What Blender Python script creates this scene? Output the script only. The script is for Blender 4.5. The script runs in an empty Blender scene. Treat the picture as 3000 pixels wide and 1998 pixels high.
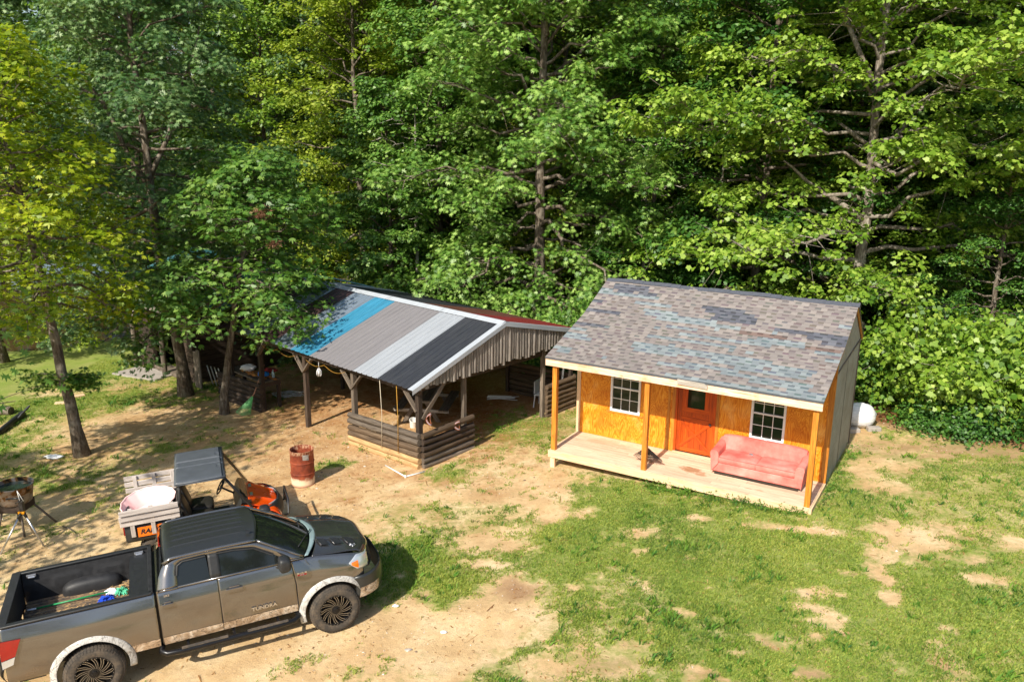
import bpy, math, random
import numpy as np
from mathutils import Vector, Matrix
C = bpy.context.scene.collection
sc = bpy.context.scene
PI = math.pi
rad = math.radians
# ---------------------------------------------------------------- camera
CAM_H, PITCH, ROLL, FPX = 8.2923, rad(14.2658), rad(0.4531), 2368.385
_f = Vector((0, math.cos(PITCH), -math.sin(PITCH)))
_u = Vector((0, math.sin(PITCH), math.cos(PITCH)))
_r = Vector((1, 0, 0))
R2 = _r*math.cos(ROLL) + _u*math.sin(ROLL)
U2 = -_r*math.sin(ROLL) + _u*math.cos(ROLL)
cd = bpy.data.cameras.new('camera')
cam = bpy.data.objects.new('camera', cd)
C.objects.link(cam)
cam.matrix_world = Matrix(((R2.x, U2.x, -_f.x, 0), (R2.y, U2.y, -_f.y, 0), (R2.z, U2.z, -_f.z, CAM_H), (0, 0, 0, 1)))
cd.sensor_width = 36
cd.lens = FPX/3000*36
cd.clip_start = 0.1
cd.clip_end = 2000
sc.camera = cam
# ---------------------------------------------------------------- light
SUN_AZ, SUN_EL = 59.0, 40.0          # heading the shadows fall towards (ccw from +x), elevation
w = bpy.data.worlds.new('World')
sc.world = w
w.use_nodes = True
nt = w.node_tree
sky = nt.nodes.new('ShaderNodeTexSky')
sky.sky_type = 'NISHITA'
sky.sun_disc = False
sky.sun_elevation = rad(SUN_EL)
# sky sun_rotation: 0 = +Y, clockwise
sun_dir_az = SUN_AZ + 180
sky.sun_rotation = rad(90 - sun_dir_az)
sky.air_density = 1.2
sky.dust_density = 1.5
nt.nodes['Background'].inputs[1].default_value = 0.12
nt.links.new(sky.outputs[0], nt.nodes['Background'].inputs[0])
sd = bpy.data.lights.new('sun', 'SUN')
sd.energy = 5.0
sd.angle = rad(0.6)
sd.color = (1, .93, .80)
so = bpy.data.objects.new('sun', sd)
C.objects.link(so)
sv = Vector((math.cos(rad(SUN_AZ))*math.cos(rad(SUN_EL)), math.sin(rad(SUN_AZ))*math.cos(rad(SUN_EL)), -math.sin(rad(SUN_EL))))
so.rotation_euler = sv.to_track_quat('-Z', 'Y').to_euler()
so.location = (-20, -30, 40)
sc.view_settings.view_transform = 'Standard'
sc.view_settings.look = 'None'
sc.view_settings.exposure = 0.45
sc.view_settings.gamma = 1
sc.render.engine = 'CYCLES'
sc.cycles.use_denoising = True
sc.cycles.max_bounces = 8
sc.cycles.diffuse_bounces = 3
sc.cycles.glossy_bounces = 3
sc.cycles.transmission_bounces = 4
sc.cycles.transparent_max_bounces = 8
# ---------------------------------------------------------------- helpers
GB, GC = 0.048173, -0.0207935
def ground_z(x, y):
    x = np.asarray(x, float); y = np.asarray(y, float)
    xs = 40*np.tanh(x/40); ys = 60*np.tanh((y-12)/60)
    return GB*(xs+3) + GC*ys
def gz(x, y):
    return float(ground_z(x, y))
def ray(px, py):
    return _f + R2*((px-1500)/FPX) - U2*((py-999)/FPX)
def gp(px, py, h=0.0):
    """point of the ground plane (raised by h) under a pixel of the 3000 px photograph"""
    v = ray(px, py)
    t = 30.0
    for _ in range(30):
        x, y = v.x*t, v.y*t
        t = t + ((gz(x, y)+h) - (CAM_H+v.z*t))/(v.z-0.02) if v.z < -0.01 else t
    return Vector((v.x*t, v.y*t, CAM_H+v.z*t))
def gd(px, py, h=0.0):               # the same from the 2354 px wide view
    return gp(px*1.27443, py*1.27443, h)
rng = np.random.default_rng(7)
random.seed(7)
_h = np.random.default_rng(3).random(65536)
def vnoise(x, y, s=0):
    xi = np.floor(x).astype(int); yi = np.floor(y).astype(int)
    fx = x-xi; fy = y-yi
    fx = fx*fx*(3-2*fx); fy = fy*fy*(3-2*fy)
    def hh(a, b):
        return _h[((a*73856093) ^ (b*19349663) ^ (s*83492791)) & 65535]
    return (hh(xi, yi)*(1-fx)+hh(xi+1, yi)*fx)*(1-fy) + (hh(xi, yi+1)*(1-fx)+hh(xi+1, yi+1)*fx)*fy
def fbm(x, y, s=0, o=4):
    r = 0; a = .5; t = 0
    for i in range(o):
        r = r + a*vnoise(x*2**i+17.3*i, y*2**i+5.1*i, s+i); t += a; a *= .5
    return r/t
def tag(o, label=None, cat=None, group=None, kind=None):
    if label: o['label'] = label
    if cat: o['category'] = cat
    if group: o['group'] = group
    if kind: o['kind'] = kind
    return o
def empty(name, loc, rz=0, label=None, cat=None, group=None, rot=None):
    o = bpy.data.objects.new(name, None)
    C.objects.link(o)
    o.location = loc
    o.rotation_euler = rot if rot else (0, 0, rz)
    o.empty_display_size = .2
    return tag(o, label, cat, group)
def copy_tree(o, parent=None):
    c = o.copy()
    C.objects.link(c)
    c.parent = parent
    for ch in o.children:
        copy_tree(ch, c)
    return c
class M:
    """collects primitives; build() links them as one mesh object. bc = board coordinates for grain, rnd = per piece"""
    def __init__(s):
        s.v = []; s.f = []; s.mi = []; s.bc = []; s.rn = []
    def add(s, verts, faces, mi=0, bc=None, rnd=None):
        n = len(s.v)
        r = random.random() if rnd is None else rnd
        off = (random.random()*20, random.random()*20, random.random()*20)
        s.v += [tuple(p) for p in verts]
        s.bc += [(b[0]+off[0], b[1]+off[1], b[2]+off[2]) for b in (bc or verts)]
        for f in faces:
            s.f.append(tuple(i+n for i in f)); s.mi.append(mi); s.rn.append(r)
        return s
    def box(s, x0, y0, z0, x1, y1, z1, mi=0, T=None, axis=None, rnd=None):
        P = [(x, y, z) for z in (z0, z1) for y in (y0, y1) for x in (x0, x1)]
        d = (abs(x1-x0), abs(y1-y0), abs(z1-z0))
        if axis is None: axis = d.index(max(d))
        o = [(p[axis], p[(axis+1) % 3], p[(axis+2) % 3]) for p in P]
        if T is not None: P = [T @ Vector(p) for p in P]
        return s.add(P, [(0, 2, 3, 1), (4, 5, 7, 6), (0, 1, 5, 4), (2, 6, 7, 3), (0, 4, 6, 2), (1, 3, 7, 5)], mi, o, rnd)
    def beam(s, p, q, w, h, up=(0, 0, 1), mi=0, rnd=None):
        p = Vector(p); q = Vector(q); d = q-p; L = d.length; d.normalize()
        u = Vector(up)
        if abs(d.dot(u)) > .98: u = Vector((1, 0, 0))
        a = d.cross(u).normalized(); b = a.cross(d)
        P = []; o = []
        for t in (0, L):
            for sa, sb in ((-1, -1), (1, -1), (1, 1), (-1, 1)):
                P.append(p+d*t+a*(sa*w/2)+b*(sb*h/2)); o.append((t, sa*w/2, sb*h/2))
        return s.add(P, [(0, 3, 2, 1), (4, 5, 6, 7), (0, 1, 5, 4), (1, 2, 6, 5), (2, 3, 7, 6), (3, 0, 4, 7)], mi, o, rnd)
    def tube(s, path, r, n=8, mi=0, cap=True, rnd=None, closed=False):
        path = [Vector(p) for p in path]; m = len(path)
        rr = r if isinstance(r, (list, tuple, np.ndarray)) else [r]*m
        P = []; o = []; F = []; L = 0; prev = None
        for i, p in enumerate(path):
            if closed: d = path[(i+1) % m]-path[i-1]
            else: d = path[min(i+1, m-1)]-path[max(i-1, 0)]
            if d.length < 1e-9: d = Vector((0, 0, 1))
            d.normalize()
            if prev is None:
                a = d.cross(Vector((0, 0, 1)) if abs(d.z) < .9 else Vector((1, 0, 0))).normalized()
            else:
                a = prev - d*prev.dot(d)
                a.normalize()
            prev = a; b = d.cross(a)
            if i: L += (p-path[i-1]).length
            for k in range(n):
                t = 2*PI*k/n
                P.append(p+(a*math.cos(t)+b*math.sin(t))*rr[i]); o.append((L, math.cos(t)*rr[i], math.sin(t)*rr[i]))
        mm = m if closed else m-1
        for i in range(mm):
            for k in range(n):
                j = (i+1) % m
                F.append((i*n+k, i*n+(k+1) % n, j*n+(k+1) % n, j*n+k))
        if cap and not closed:
            F.append(tuple(range(n-1, -1, -1))); F.append(tuple((m-1)*n+k for k in range(n)))
        return s.add(P, F, mi, o, rnd)
    def lathe(s, prof, n=32, T=None, mi=0, rnd=None, ang=2*PI, closed=True):
        P = []; F = []; m = len(prof)
        nn = n if closed else n+1
        for k in range(nn):
            t = ang*k/n
            for r, z in prof: P.append(Vector((r*math.cos(t), r*math.sin(t), z)))
        for k in range(n):
            for i in range(m-1):
                a = k*m+i; b = ((k+1) % nn)*m+i
                F.append((a, b, b+1, a+1))
        o = [tuple(p) for p in P]
        if T is not None: P = [T @ p for p in P]
        return s.add(P, F, mi, o, rnd)
    def grid(s, fn, nu, nv, mi=0, rnd=None, flip=False):
        P = [Vector(fn(i/nu, j/nv)) for i in range(nu+1) for j in range(nv+1)]
        F = []
        for i in range(nu):
            for j in range(nv):
                a = i*(nv+1)+j; q = (a, a+nv+1, a+nv+2, a+1)
                F.append(q[::-1] if flip else q)
        return s.add(P, F, mi, None, rnd)
    def prism(s, poly, z0, z1, T=None, mi=0, rnd=None):
        n = len(poly)
        P = [Vector((x, y, z0)) for x, y in poly]+[Vector((x, y, z1)) for x, y in poly]
        F = [tuple(range(n-1, -1, -1)), tuple(range(n, 2*n))]+[(i, (i+1) % n, n+(i+1) % n, n+i) for i in range(n)]
        o = [tuple(p) for p in P]
        if T is not None: P = [T @ p for p in P]
        return s.add(P, F, mi, o, rnd)
    def build(s, name, mats, parent=None, smooth=False, bevel=0, label=None, loc=None, auto=None, solid=0):
        me = bpy.data.meshes.new(name)
        me.from_pydata([tuple(p) for p in s.v], [], s.f)
        for m in (mats if isinstance(mats, (list, tuple)) else [mats]): me.materials.append(m)
        me.polygons.foreach_set('material_index', s.mi)
        a = me.attributes.new('bc', 'FLOAT_VECTOR', 'POINT'); a.data.foreach_set('vector', np.array(s.bc, float).ravel())
        a = me.attributes.new('rnd', 'FLOAT', 'FACE'); a.data.foreach_set('value', s.rn)
        if smooth:
            me.polygons.foreach_set('use_smooth', [True]*len(s.f))
            if auto: me.set_sharp_from_angle(angle=rad(auto))
        me.update()
        o = bpy.data.objects.new(name, me)
        C.objects.link(o)
        o.parent = parent
        if loc: o.location = loc
        if solid:
            md = o.modifiers.new('solid', 'SOLIDIFY'); md.thickness = solid; md.offset = -1
        if bevel:
            b = o.modifiers.new('bevel', 'BEVEL'); b.width = bevel; b.segments = 2; b.limit_method = 'ANGLE'; b.angle_limit = rad(40)
            b.harden_normals = False
        if label: o['label'] = label
        return o
def np_mesh(name, V, F, mat, rnd=None, parent=None, smooth=False, col=None):
    """V (n,3), F (m,k) arrays"""
    me = bpy.data.meshes.new(name)
    n = len(V); m, k = F.shape
    me.vertices.add(n); me.vertices.foreach_set('co', np.ascontiguousarray(V, dtype=np.float32).ravel())
    me.loops.add(m*k); me.loops.foreach_set('vertex_index', np.ascontiguousarray(F, dtype=np.int32).ravel())
    me.polygons.add(m); me.polygons.foreach_set('loop_start', np.arange(0, m*k, k, dtype=np.int32))
    if smooth: me.polygons.foreach_set('use_smooth', np.ones(m, bool))
    me.materials.append(mat)
    if rnd is not None:
        a = me.attributes.new('rnd', 'FLOAT', 'FACE'); a.data.foreach_set('value', np.ascontiguousarray(rnd, dtype=np.float32))
    if col is not None:
        a = me.attributes.new('col', 'FLOAT_COLOR', 'POINT'); a.data.foreach_set('color', np.ascontiguousarray(col, dtype=np.float32).ravel())
    me.update(); me.validate()
    o = bpy.data.objects.new(name, me)
    C.objects.link(o); o.parent = parent
    return o
def text(body, size, depth, mat, parent, T, name='lettering', bold=0, shear=0, sx=1):
    cu = bpy.data.curves.new(name, 'FONT'); cu.body = body; cu.size = size; cu.extrude = depth; cu.offset = bold; cu.shear = shear
    cu.align_x = 'CENTER'; cu.align_y = 'CENTER'; cu.resolution_u = 3
    o = bpy.data.objects.new(name, cu); C.objects.link(o)
    dg = bpy.context.evaluated_depsgraph_get()
    me = bpy.data.meshes.new_from_object(o.evaluated_get(dg))
    bpy.data.objects.remove(o); 
    me.materials.clear(); me.materials.append(mat)
    me.transform(T @ Matrix.Diagonal((sx, 1, 1, 1)))
    o = bpy.data.objects.new(name, me); C.objects.link(o); o.parent = parent
    return o
# ---------------------------------------------------------------- materials
def srgb(*c):
    return tuple(((x/255)/12.92 if x/255 <= .04045 else ((x/255+.055)/1.055)**2.4) for x in c)+(1,)
class N:
    def __init__(s, name):
        s.m = bpy.data.materials.new(name); s.m.use_nodes = True
        s.t = s.m.node_tree; s.p = s.t.nodes['Principled BSDF']; s.out = s.t.nodes['Material Output']
    def n(s, typ, **kw):
        o = s.t.nodes.new(typ)
        for k, v in kw.items():
            if k in o.inputs: s.set(o.inputs[k], v)
            else: setattr(o, k, v)
        return o
    def set(s, inp, v):
        if isinstance(v, bpy.types.NodeSocket): s.t.links.new(v, inp)
        else: inp.default_value = v
    def vec(s, src, scale):
        o = s.n('ShaderNodeVectorMath', operation='MULTIPLY'); s.set(o.inputs[0], src); o.inputs[1].default_value = scale
        return o.outputs[0]
    def attr(s, name, out='Vector'):
        return s.n('ShaderNodeAttribute', attribute_name=name).outputs[out]
    def obj(s): return s.n('ShaderNodeTexCoord').outputs['Object']
    def pos(s): return s.n('ShaderNodeNewGeometry').outputs['Position']
    def noise(s, vec, scale, detail=4, rough=.6, dist=0):
        return s.n('ShaderNodeTexNoise', Vector=vec, Scale=scale, Detail=detail, Roughness=rough, Distortion=dist).outputs[0]
    def ramp(s, fac, stops):
        o = s.n('ShaderNodeValToRGB'); s.set(o.inputs[0], fac)
        e = o.color_ramp.elements
        while len(e) < len(stops): e.new(.5)
        for i, (p, c) in enumerate(stops):
            e[i].position = p; e[i].color = c if len(c) == 4 else tuple(c)+(1,)
        return o.outputs[0]
    def mix(s, f, a, b, mode='MIX'):
        o = s.n('ShaderNodeMix', data_type='RGBA', blend_type=mode)
        s.set(o.inputs[0], f); s.set(o.inputs[6], a); s.set(o.inputs[7], b)
        return o.outputs[2]
    def math(s, op, a, b=0.0, c=0.0):
        o = s.n('ShaderNodeMath', operation=op); s.set(o.inputs[0], a); s.set(o.inputs[1], b); s.set(o.inputs[2], c)
        return o.outputs[0]
    def maprange(s, v, a, b, c=0.0, d=1.0):
        o = s.n('ShaderNodeMapRange'); s.set(o.inputs[0], v)
        for i, x in enumerate((a, b, c, d)): o.inputs[i+1].default_value = x
        return o.outputs[0]
    def bump(s, h, strength=.3, dist=.01):
        o = s.n('ShaderNodeBump', Strength=strength, Distance=dist); s.set(o.inputs['Height'], h)
        s.t.links.new(o.outputs[0], s.p.inputs['Normal']); return s
    def fin(s, col=None, rough=.6, metal=0, spec=None, coat=0, coatr=.05):
        if col is not None: s.set(s.p.inputs['Base Color'], col)
        s.set(s.p.inputs['Roughness'], rough); s.set(s.p.inputs['Metallic'], metal)
        if spec is not None: s.p.inputs['Specular IOR Level'].default_value = spec
        s.p.inputs['Coat Weight'].default_value = coat; s.p.inputs['Coat Roughness'].default_value = coatr
        return s.m
def plain(name, col, rough=.5, metal=0, var=.15, scale=8, bump=0.0, coat=0, spec=None):
    k = N(name); p = k.obj()
    n = k.noise(p, scale, 5)
    a = tuple(c*(1-var) for c in col[:3])+(1,); b = tuple(min(1, c*(1+var)) for c in col[:3])+(1,)
    c = k.ramp(n, [(.3, a), (.7, b)])
    if bump: k.bump(k.noise(p, scale*6, 3), bump, .01)
    return k.fin(c, k.maprange(n, .2, .8, rough*.85, min(1, rough*1.15)), metal, spec, coat)
def wood(name, dark, mid, light, rough=.75, scale=1.0, knots=True, bump=.25, varr=.25, dirt=None):
    k = N(name); bc = k.attr('bc'); r = k.attr('rnd', 'Fac')
    v = k.vec(bc, (1.2*scale, 22*scale, 22*scale))
    g = k.noise(v, 1.6, 6, .65, .6)
    c = k.ramp(g, [(.28, dark), (.5, mid), (.72, light)])
    big = k.noise(k.vec(bc, (1, 2, 2)), 2.2, 3)
    c = k.mix(k.maprange(big, .35, .7, 0, .5), c, k.ramp(g, [(.3, dark), (.7, mid)]))
    if knots:
        vo = k.n('ShaderNodeTexVoronoi', Vector=k.vec(bc, (1.6, 5, 5)), Scale=1.3).outputs['Distance']
        c = k.mix(k.maprange(vo, .03, .12, .75, 0), c, tuple(x*.45 for x in dark[:3])+(1,))
    c = k.mix(1.0, c, k.ramp(r, [(0, (1-varr,)*3), (1, (1+varr*.6,)*3)]), 'MULTIPLY')
    if dirt:
        dn = k.noise(k.obj(), dirt[1], 4); c = k.mix(k.maprange(dn, .52, .7, 0, .8), c, dirt[0])
    k.bump(g, bump, .006)
    return k.fin(c, rough)
MT = {}
MT['deck'] = wood('deck_lumber', srgb(186, 154, 126), srgb(216, 188, 160), srgb(232, 210, 186), .75, 1, True, .12, .16)
MT['newlumber'] = wood('new_lumber', srgb(190, 152, 114), srgb(220, 188, 150), srgb(234, 208, 178), .7, 1, True, .1, .12)
MT['stained'] = wood('stained_lumber', srgb(140, 78, 22), srgb(196, 122, 38), srgb(222, 152, 60), .5, 1, True, .12, .2)
MT['door'] = wood('door_wood', srgb(134, 44, 4), srgb(192, 74, 8), srgb(212, 94, 16), .38, .8, False, .08, .18)
MT['oldwood'] = wood('weathered_wood', srgb(62, 52, 44), srgb(104, 92, 80), srgb(146, 134, 120), .85, 1.2, True, .5, .35)
MT['polewood'] = wood('silvery_pole', srgb(78, 70, 64), srgb(132, 124, 116), srgb(172, 164, 156), .85, 1.2, True, .5, .3)
MT['darkwood'] = wood('dark_weathered_wood', srgb(34, 26, 20), srgb(62, 48, 38), srgb(92, 76, 62), .85, 1.2, True, .5, .4)
MT['logs'] = wood('log_siding', srgb(50, 38, 28), srgb(92, 74, 56), srgb(132, 112, 88), .85, 1.0, True, .6, .35)
MT['paleslab'] = wood('pale_log_siding', srgb(128, 96, 60), srgb(176, 142, 98), srgb(202, 172, 128), .85, 1.0, True, .5, .2)
MT['greywood'] = wood('grey_board', srgb(128, 118, 108), srgb(168, 160, 150), srgb(198, 190, 182), .85, 1.2, True, .4, .25)
MT['grayboard'] = wood('silver_board', srgb(150, 140, 134), srgb(190, 180, 174), srgb(214, 206, 200), .85, 1.2, True, .4, .2)
MT['cutwood'] = wood('cut_wood', srgb(176, 104, 40), srgb(206, 140, 70), srgb(226, 172, 104), .8, 1.2, True, .4, .35)
def plywood():
    k = N('stained_plywood'); bc = k.attr('bc')
    # cathedral figure, grain runs along z (component 1 of bc)
    w0 = k.noise(k.vec(bc, (2.2, .55, 1)), 1.5, 3, .5, .8)
    w1 = k.math('FRACT', k.math('MULTIPLY', w0, 17.0))
    w1 = k.math('ABSOLUTE', k.math('SUBTRACT', w1, .5))
    fine = k.noise(k.vec(bc, (60, 1.5, 1)), 1.5, 4)
    g = k.math('ADD', k.math('MULTIPLY', w1, .9), k.math('MULTIPLY', fine, .55))
    c = k.ramp(g, [(.18, srgb(176, 90, 4)), (.40, srgb(216, 124, 14)), (.66, srgb(230, 152, 40)), (.92, srgb(238, 186, 98))])
    pat = k.noise(k.vec(bc, (1.2, .9, 1)), 1.6, 5, .6, .5)
    c = k.mix(k.maprange(pat, .52, .72, 0, .5), c, srgb(236, 186, 108))
    c = k.mix(k.maprange(pat, .5, .3, 0, .5), c, srgb(176, 84, 6))
    k.bump(g, .1, .004)
    return k.fin(c, .45, 0, .4)
MT['ply'] = plywood()
def osb():
    k = N('grey_weathered_siding'); bc = k.attr('bc')
    n = k.noise(k.vec(bc, (40, 3, 1)), 2, 5, .7)
    n2 = k.noise(k.vec(bc, (1, 1, 1)), 2, 4)
    c = k.ramp(n, [(.25, srgb(112, 108, 100)), (.5, srgb(158, 152, 142)), (.8, srgb(188, 182, 170))])
    c = k.mix(k.maprange(n2, .4, .7, 0, .5), c, srgb(120, 106, 90))
    k.bump(n, .3, .005)
    return k.fin(c, .85)
MT['siding'] = osb()
def vcolmat(name, attrn, rough, bumpscale=200, bump=.3, varn=.12, metal=0, spec=None):
    k = N(name); c = k.attr(attrn, 'Color'); n = k.noise(k.obj(), bumpscale, 3)
    c = k.mix(1.0, c, k.ramp(n, [(.25, (1-varn,)*3), (.75, (1+varn,)*3)]), 'MULTIPLY')
    b = k.noise(k.obj(), 1.5, 4)
    c = k.mix(1.0, c, k.ramp(b, [(.3, (.9,)*3), (.7, (1.07,)*3)]), 'MULTIPLY')
    k.bump(n, bump, .004)
    return k.fin(c, rough, metal, spec)
def metalsheet(name, col, rough=.42, metal=.0, streak=.12):
    k = N(name); bc = k.obj()
    n = k.noise(k.vec(bc, (.5, 9, .5)), 2, 4)
    n2 = k.noise(bc, 1.2, 5)
    a = tuple(c*(1-streak) for c in col[:3])+(1,); b = tuple(min(1, c*(1+streak)) for c in col[:3])+(1,)
    c = k.ramp(n, [(.3, a), (.7, b)])
    st = k.noise(k.vec(bc, (.5, 30, .5)), 3, 4); c = k.mix(k.maprange(st, .5, .8, 0, .22), c, tuple(x*.55+.25 for x in col[:3])+(1,))
    c = k.mix(k.maprange(n2, .5, .75, 0, .25), c, tuple(x*.8+.04 for x in col[:3])+(1,))
    return k.fin(c, k.maprange(n2, .3, .7, rough*.85, rough*1.2), metal, .5)
MT['m_black'] = metalsheet('black_roof_sheet', srgb(46, 48, 54), .45)
MT['m_light'] = metalsheet('pale_roof_sheet', srgb(150, 155, 162), .42)
MT['m_trim'] = metalsheet('roof_trim', srgb(166, 172, 180), .4)
MT['m_taupe'] = metalsheet('taupe_roof_sheet', srgb(120, 117, 120), .5)
MT['m_blue'] = metalsheet('blue_roof_sheet', srgb(50, 124, 156), .45, 0, .3)
MT['m_galv'] = metalsheet('galvanised_roof_sheet', srgb(150, 164, 180), .32, .55, .25)
MT['m_brown'] = metalsheet('brown_roof_sheet', srgb(66, 44, 46), .45)
MT['m_red'] = metalsheet('red_roof_sheet', srgb(128, 44, 44), .45)
MT['m_rust'] = metalsheet('rust_brown_roof_sheet', srgb(98, 62, 50), .5)
MT['m_teal'] = metalsheet('teal_roof_sheet', srgb(40, 92, 98), .4)
MT['black'] = plain('black_plastic', (.018, .019, .021, 1), .5, 0, .2, 20, .1)
MT['greyplastic'] = plain('charcoal_plastic', (.075, .085, .1, 1), .5, 0, .12, 6, .05)
MT['white'] = plain('white_vinyl', (.8, .8, .82, 1), .35, 0, .03)
MT['pvc'] = plain('white_pipe', (.78, .77, .74, 1), .4, 0, .05)
MT['steel'] = plain('bare_steel', (.62, .63, .66, 1), .3, .85, .08)
MT['chrome'] = plain('chrome', (.85, .86, .88, 1), .08, 1, .02)
MT['conc'] = plain('concrete', srgb(158, 150, 142), .9, 0, .15, 5, .3)
MT['soil'] = plain('bare_soil', srgb(140, 106, 76), .95, 0, .3, 6, .5)
MT['rope'] = plain('yellow_rope', srgb(176, 130, 44), .8, 0, .1)
MT['paleline'] = plain('pale_cord', srgb(190, 180, 160), .8, 0, .1)
def glass(name, col=(.01, .012, .012, 1), rough=.03, trans=0):
    k = N(name); k.p.inputs['Transmission Weight'].default_value = trans
    return k.fin(col, rough, 0, .5, 0, .02)
MT['tint'] = glass('tinted_glass')
MT['pane'] = glass('window_glass', (.012, .02, .014, 1), .05)
# ---------------------------------------------------------------- ground
def blobfield(x, y, blobs, base):
    """blobs: (display x, display y, half width px, half height px, value, softness)"""
    val = np.full(x.shape, base)
    for b in blobs:
        px, py, rx, ry, v = b[:5]; soft = max(.8, b[5] if len(b) > 5 else .6)
        c = gd(px, py); a = gd(px+rx, py); t = gd(px, py-ry)
        wx = max(.05, (a-c).length); wy = max(.05, (t-c).length)
        ux = np.array([(a-c).x, (a-c).y])/wx; uy = np.array([-ux[1], ux[0]])
        if len(b) > 6:
            th = rad(b[6]); ux, uy = ux*math.cos(th)+uy*math.sin(th), -ux*math.sin(th)+uy*math.cos(th)
        dx = x-c.x; dy = y-c.y
        d = np.sqrt(((dx*ux[0]+dy*ux[1])/wx)**2+((dx*uy[0]+dy*uy[1])/wy)**2)
        d = d + (fbm(x*1.1+px, y*1.1, 3)-.5)*1.3 + (fbm(x*3.2, y*3.2+px, 5)-.5)*1.6 + (fbm(x*7.5, y*7.5, 15, 2)-.5)*.9
        m = np.clip((1+soft-d)/(2*soft+1e-6), 0, 1); m = m*m*(3-2*m)
        val = val*(1-m)+v*m
    return val
GR = [  # lawn and worn ground, far to near
    (100, 950, 330, 120, .95), (30, 850, 300, 70, .95), (250, 800, 90, 60, .9), (-300, 900, 300, 400, .9), (180, 700, 150, 25, .9),
    (100, 990, 190, 22, .25), (120, 905, 60, 10, .35), (60, 1010, 70, 30, .75), (330, 880, 60, 14, .12), (250, 1000, 120, 40, .1), (350, 960, 120, 30, .12),
    (240, 1060, 60, 14, .35), (90, 1060, 70, 10, .3), (860, 1255, 60, 14, .3),
    (1680, 1330, 520, 230, .93, .25), (2250, 1380, 300, 260, .86, .3), (2700, 1350, 420, 300, .8, .4), (2150, 1130, 260, 90, .62, .4), (2300, 1180, 120, 90, .58),
    (1180, 1290, 260, 120, .62, .5), (960, 1300, 90, 70, .97, .3), (1010, 1180, 170, 45, .42, .5), (1110, 1180, 120, 40, .4), (1010, 1350, 70, 26, .9),
    (1180, 1490, 80, 60, .9, .3), (1270, 1320, 60, 80, .85), (1420, 1160, 170, 60, .9, .3), (1300, 1240, 90, 60, .85),
    (1050, 1085, 55, 18, .85, .3), (1200, 1000, 110, 50, .62, .5), (1290, 970, 90, 24, .55), (770, 1068, 40, 11, .85, .3), (960, 1050, 60, 12, .2),
    (1160, 1080, 90, 50, .25, .5), (1290, 1060, 30, 60, .35), (1240, 1120, 60, 50, .12, .4), (1930, 1110, 60, 60, .8, .4), (1960, 1060, 40, 30, .7),
    (1010, 1395, 30, 26, .95, .25), (1105, 1385, 22, 16, .9, .25), (970, 1505, 30, 9, .85, .25), (1195, 1430, 50, 18, .75), (905, 1455, 16, 8, .5),
    # bare patches
    (1130, 1250, 90, 16, .08, .3), (1160, 1415, 90, 55, .05, .3), (1060, 1480, 80, 60, .05, .3), (930, 1450, 110, 60, .05), (1265, 1180, 40, 18, .1, .3), (1120, 1300, 60, 10, .1, .3),
    (1180, 1222, 60, 10, .15, .3), (1080, 1140, 150, 14, .12, .4), (1840, 1218, 100, 7, .05, .2, -13), (1600, 1190, 40, 8, .15, .3), (1470, 1225, 30, 12, .2), (1340, 1178, 24, 10, .2),
    (2080, 1235, 75, 34, .06, .3), (2030, 1268, 40, 20, .1, .3), (2120, 1252, 90, 12, .12, .3), (2180, 1215, 60, 18, .25), (2035, 1330, 26, 30, .1, .3), (2045, 1375, 16, 14, .1, .3),
    (1905, 1418, 26, 18, .05, .3), (1870, 1362, 40, 10, .12, .3), (1840, 1392, 18, 8, .12, .3), (1880, 1460, 20, 7, .1, .3), (1935, 1455, 16, 6, .15, .3),
    (2240, 1328, 40, 10, .12, .3), (2300, 1335, 26, 12, .15, .3), (2250, 1290, 24, 8, .3), (2340, 1250, 40, 16, .15, .3), (2170, 1480, 30, 10, .35, .3), (2170, 1530, 40, 30, .3, .3),
    (1870, 1550, 30, 10, .3, .3), (1770, 1480, 14, 26, .2, .3, 40), (1640, 1555, 70, 8, .15, .3, -35), (1700, 1500, 24, 8, .3, .3), (1470, 1420, 14, 5, .2, .3), (1590, 1285, 12, 5, .25, .3),
    (1320, 1350, 14, 7, .2, .3), (1330, 1540, 100, 26, .3, .3), (1400, 1525, 40, 12, .4, .3), (1250, 1540, 40, 30, .25, .3), (1460, 1268, 12, 6, .2), (1860, 1425, 14, 6, .2), (1500, 1480, 12, 5, .2),
    (1985, 1090, 40, 20, .15, .3), (2040, 1070, 50, 12, .12, .3), (2020, 1120, 50, 10, .2, .3), (2080, 1030, 120, 12, .2, .3), (1950, 1010, 40, 18, .25), (2200, 1040, 100, 12, .25),
    (1480, 1265, 10, 4, .2), (2180, 1450, 20, 8, .3), (1590, 1410, 16, 5, .3), (1180, 1345, 46, 22, .02, .25),
    (1560, 1405, 70, 5, .3, .3, -18), (1630, 1350, 16, 4, .3, .3),
]
SOIL = [(1190, 1350, 40, 22, 1, .3), (1870, 1552, 40, 14, .7, .4), (1640, 1555, 60, 8, .6, .3), (2200, 1490, 30, 40, .6, .4), (1420, 1530, 90, 18, .6, .4), (2230, 1030, 200, 22, .8, .4), (2354, 1040, 100, 30, .8, .4), (1770, 1480, 16, 26, .6, .3), (2170, 1530, 40, 30, .6, .3), (860, 1380, 40, 10, .4)]
MUL = [(950, 900, 330, 90, 1, .3), (1080, 960, 130, 45, 1, .2), (720, 940, 120, 50, .7, .4), (560, 900, 140, 40, .35), (330, 900, 80, 40, .35), (1240, 880, 120, 45, .8, .3), (1350, 905, 120, 30, .45, .4), (850, 1010, 150, 60, .35, .5), (400, 1010, 220, 60, .25, .5), (180, 1045, 60, 12, .5, .3)]
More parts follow.
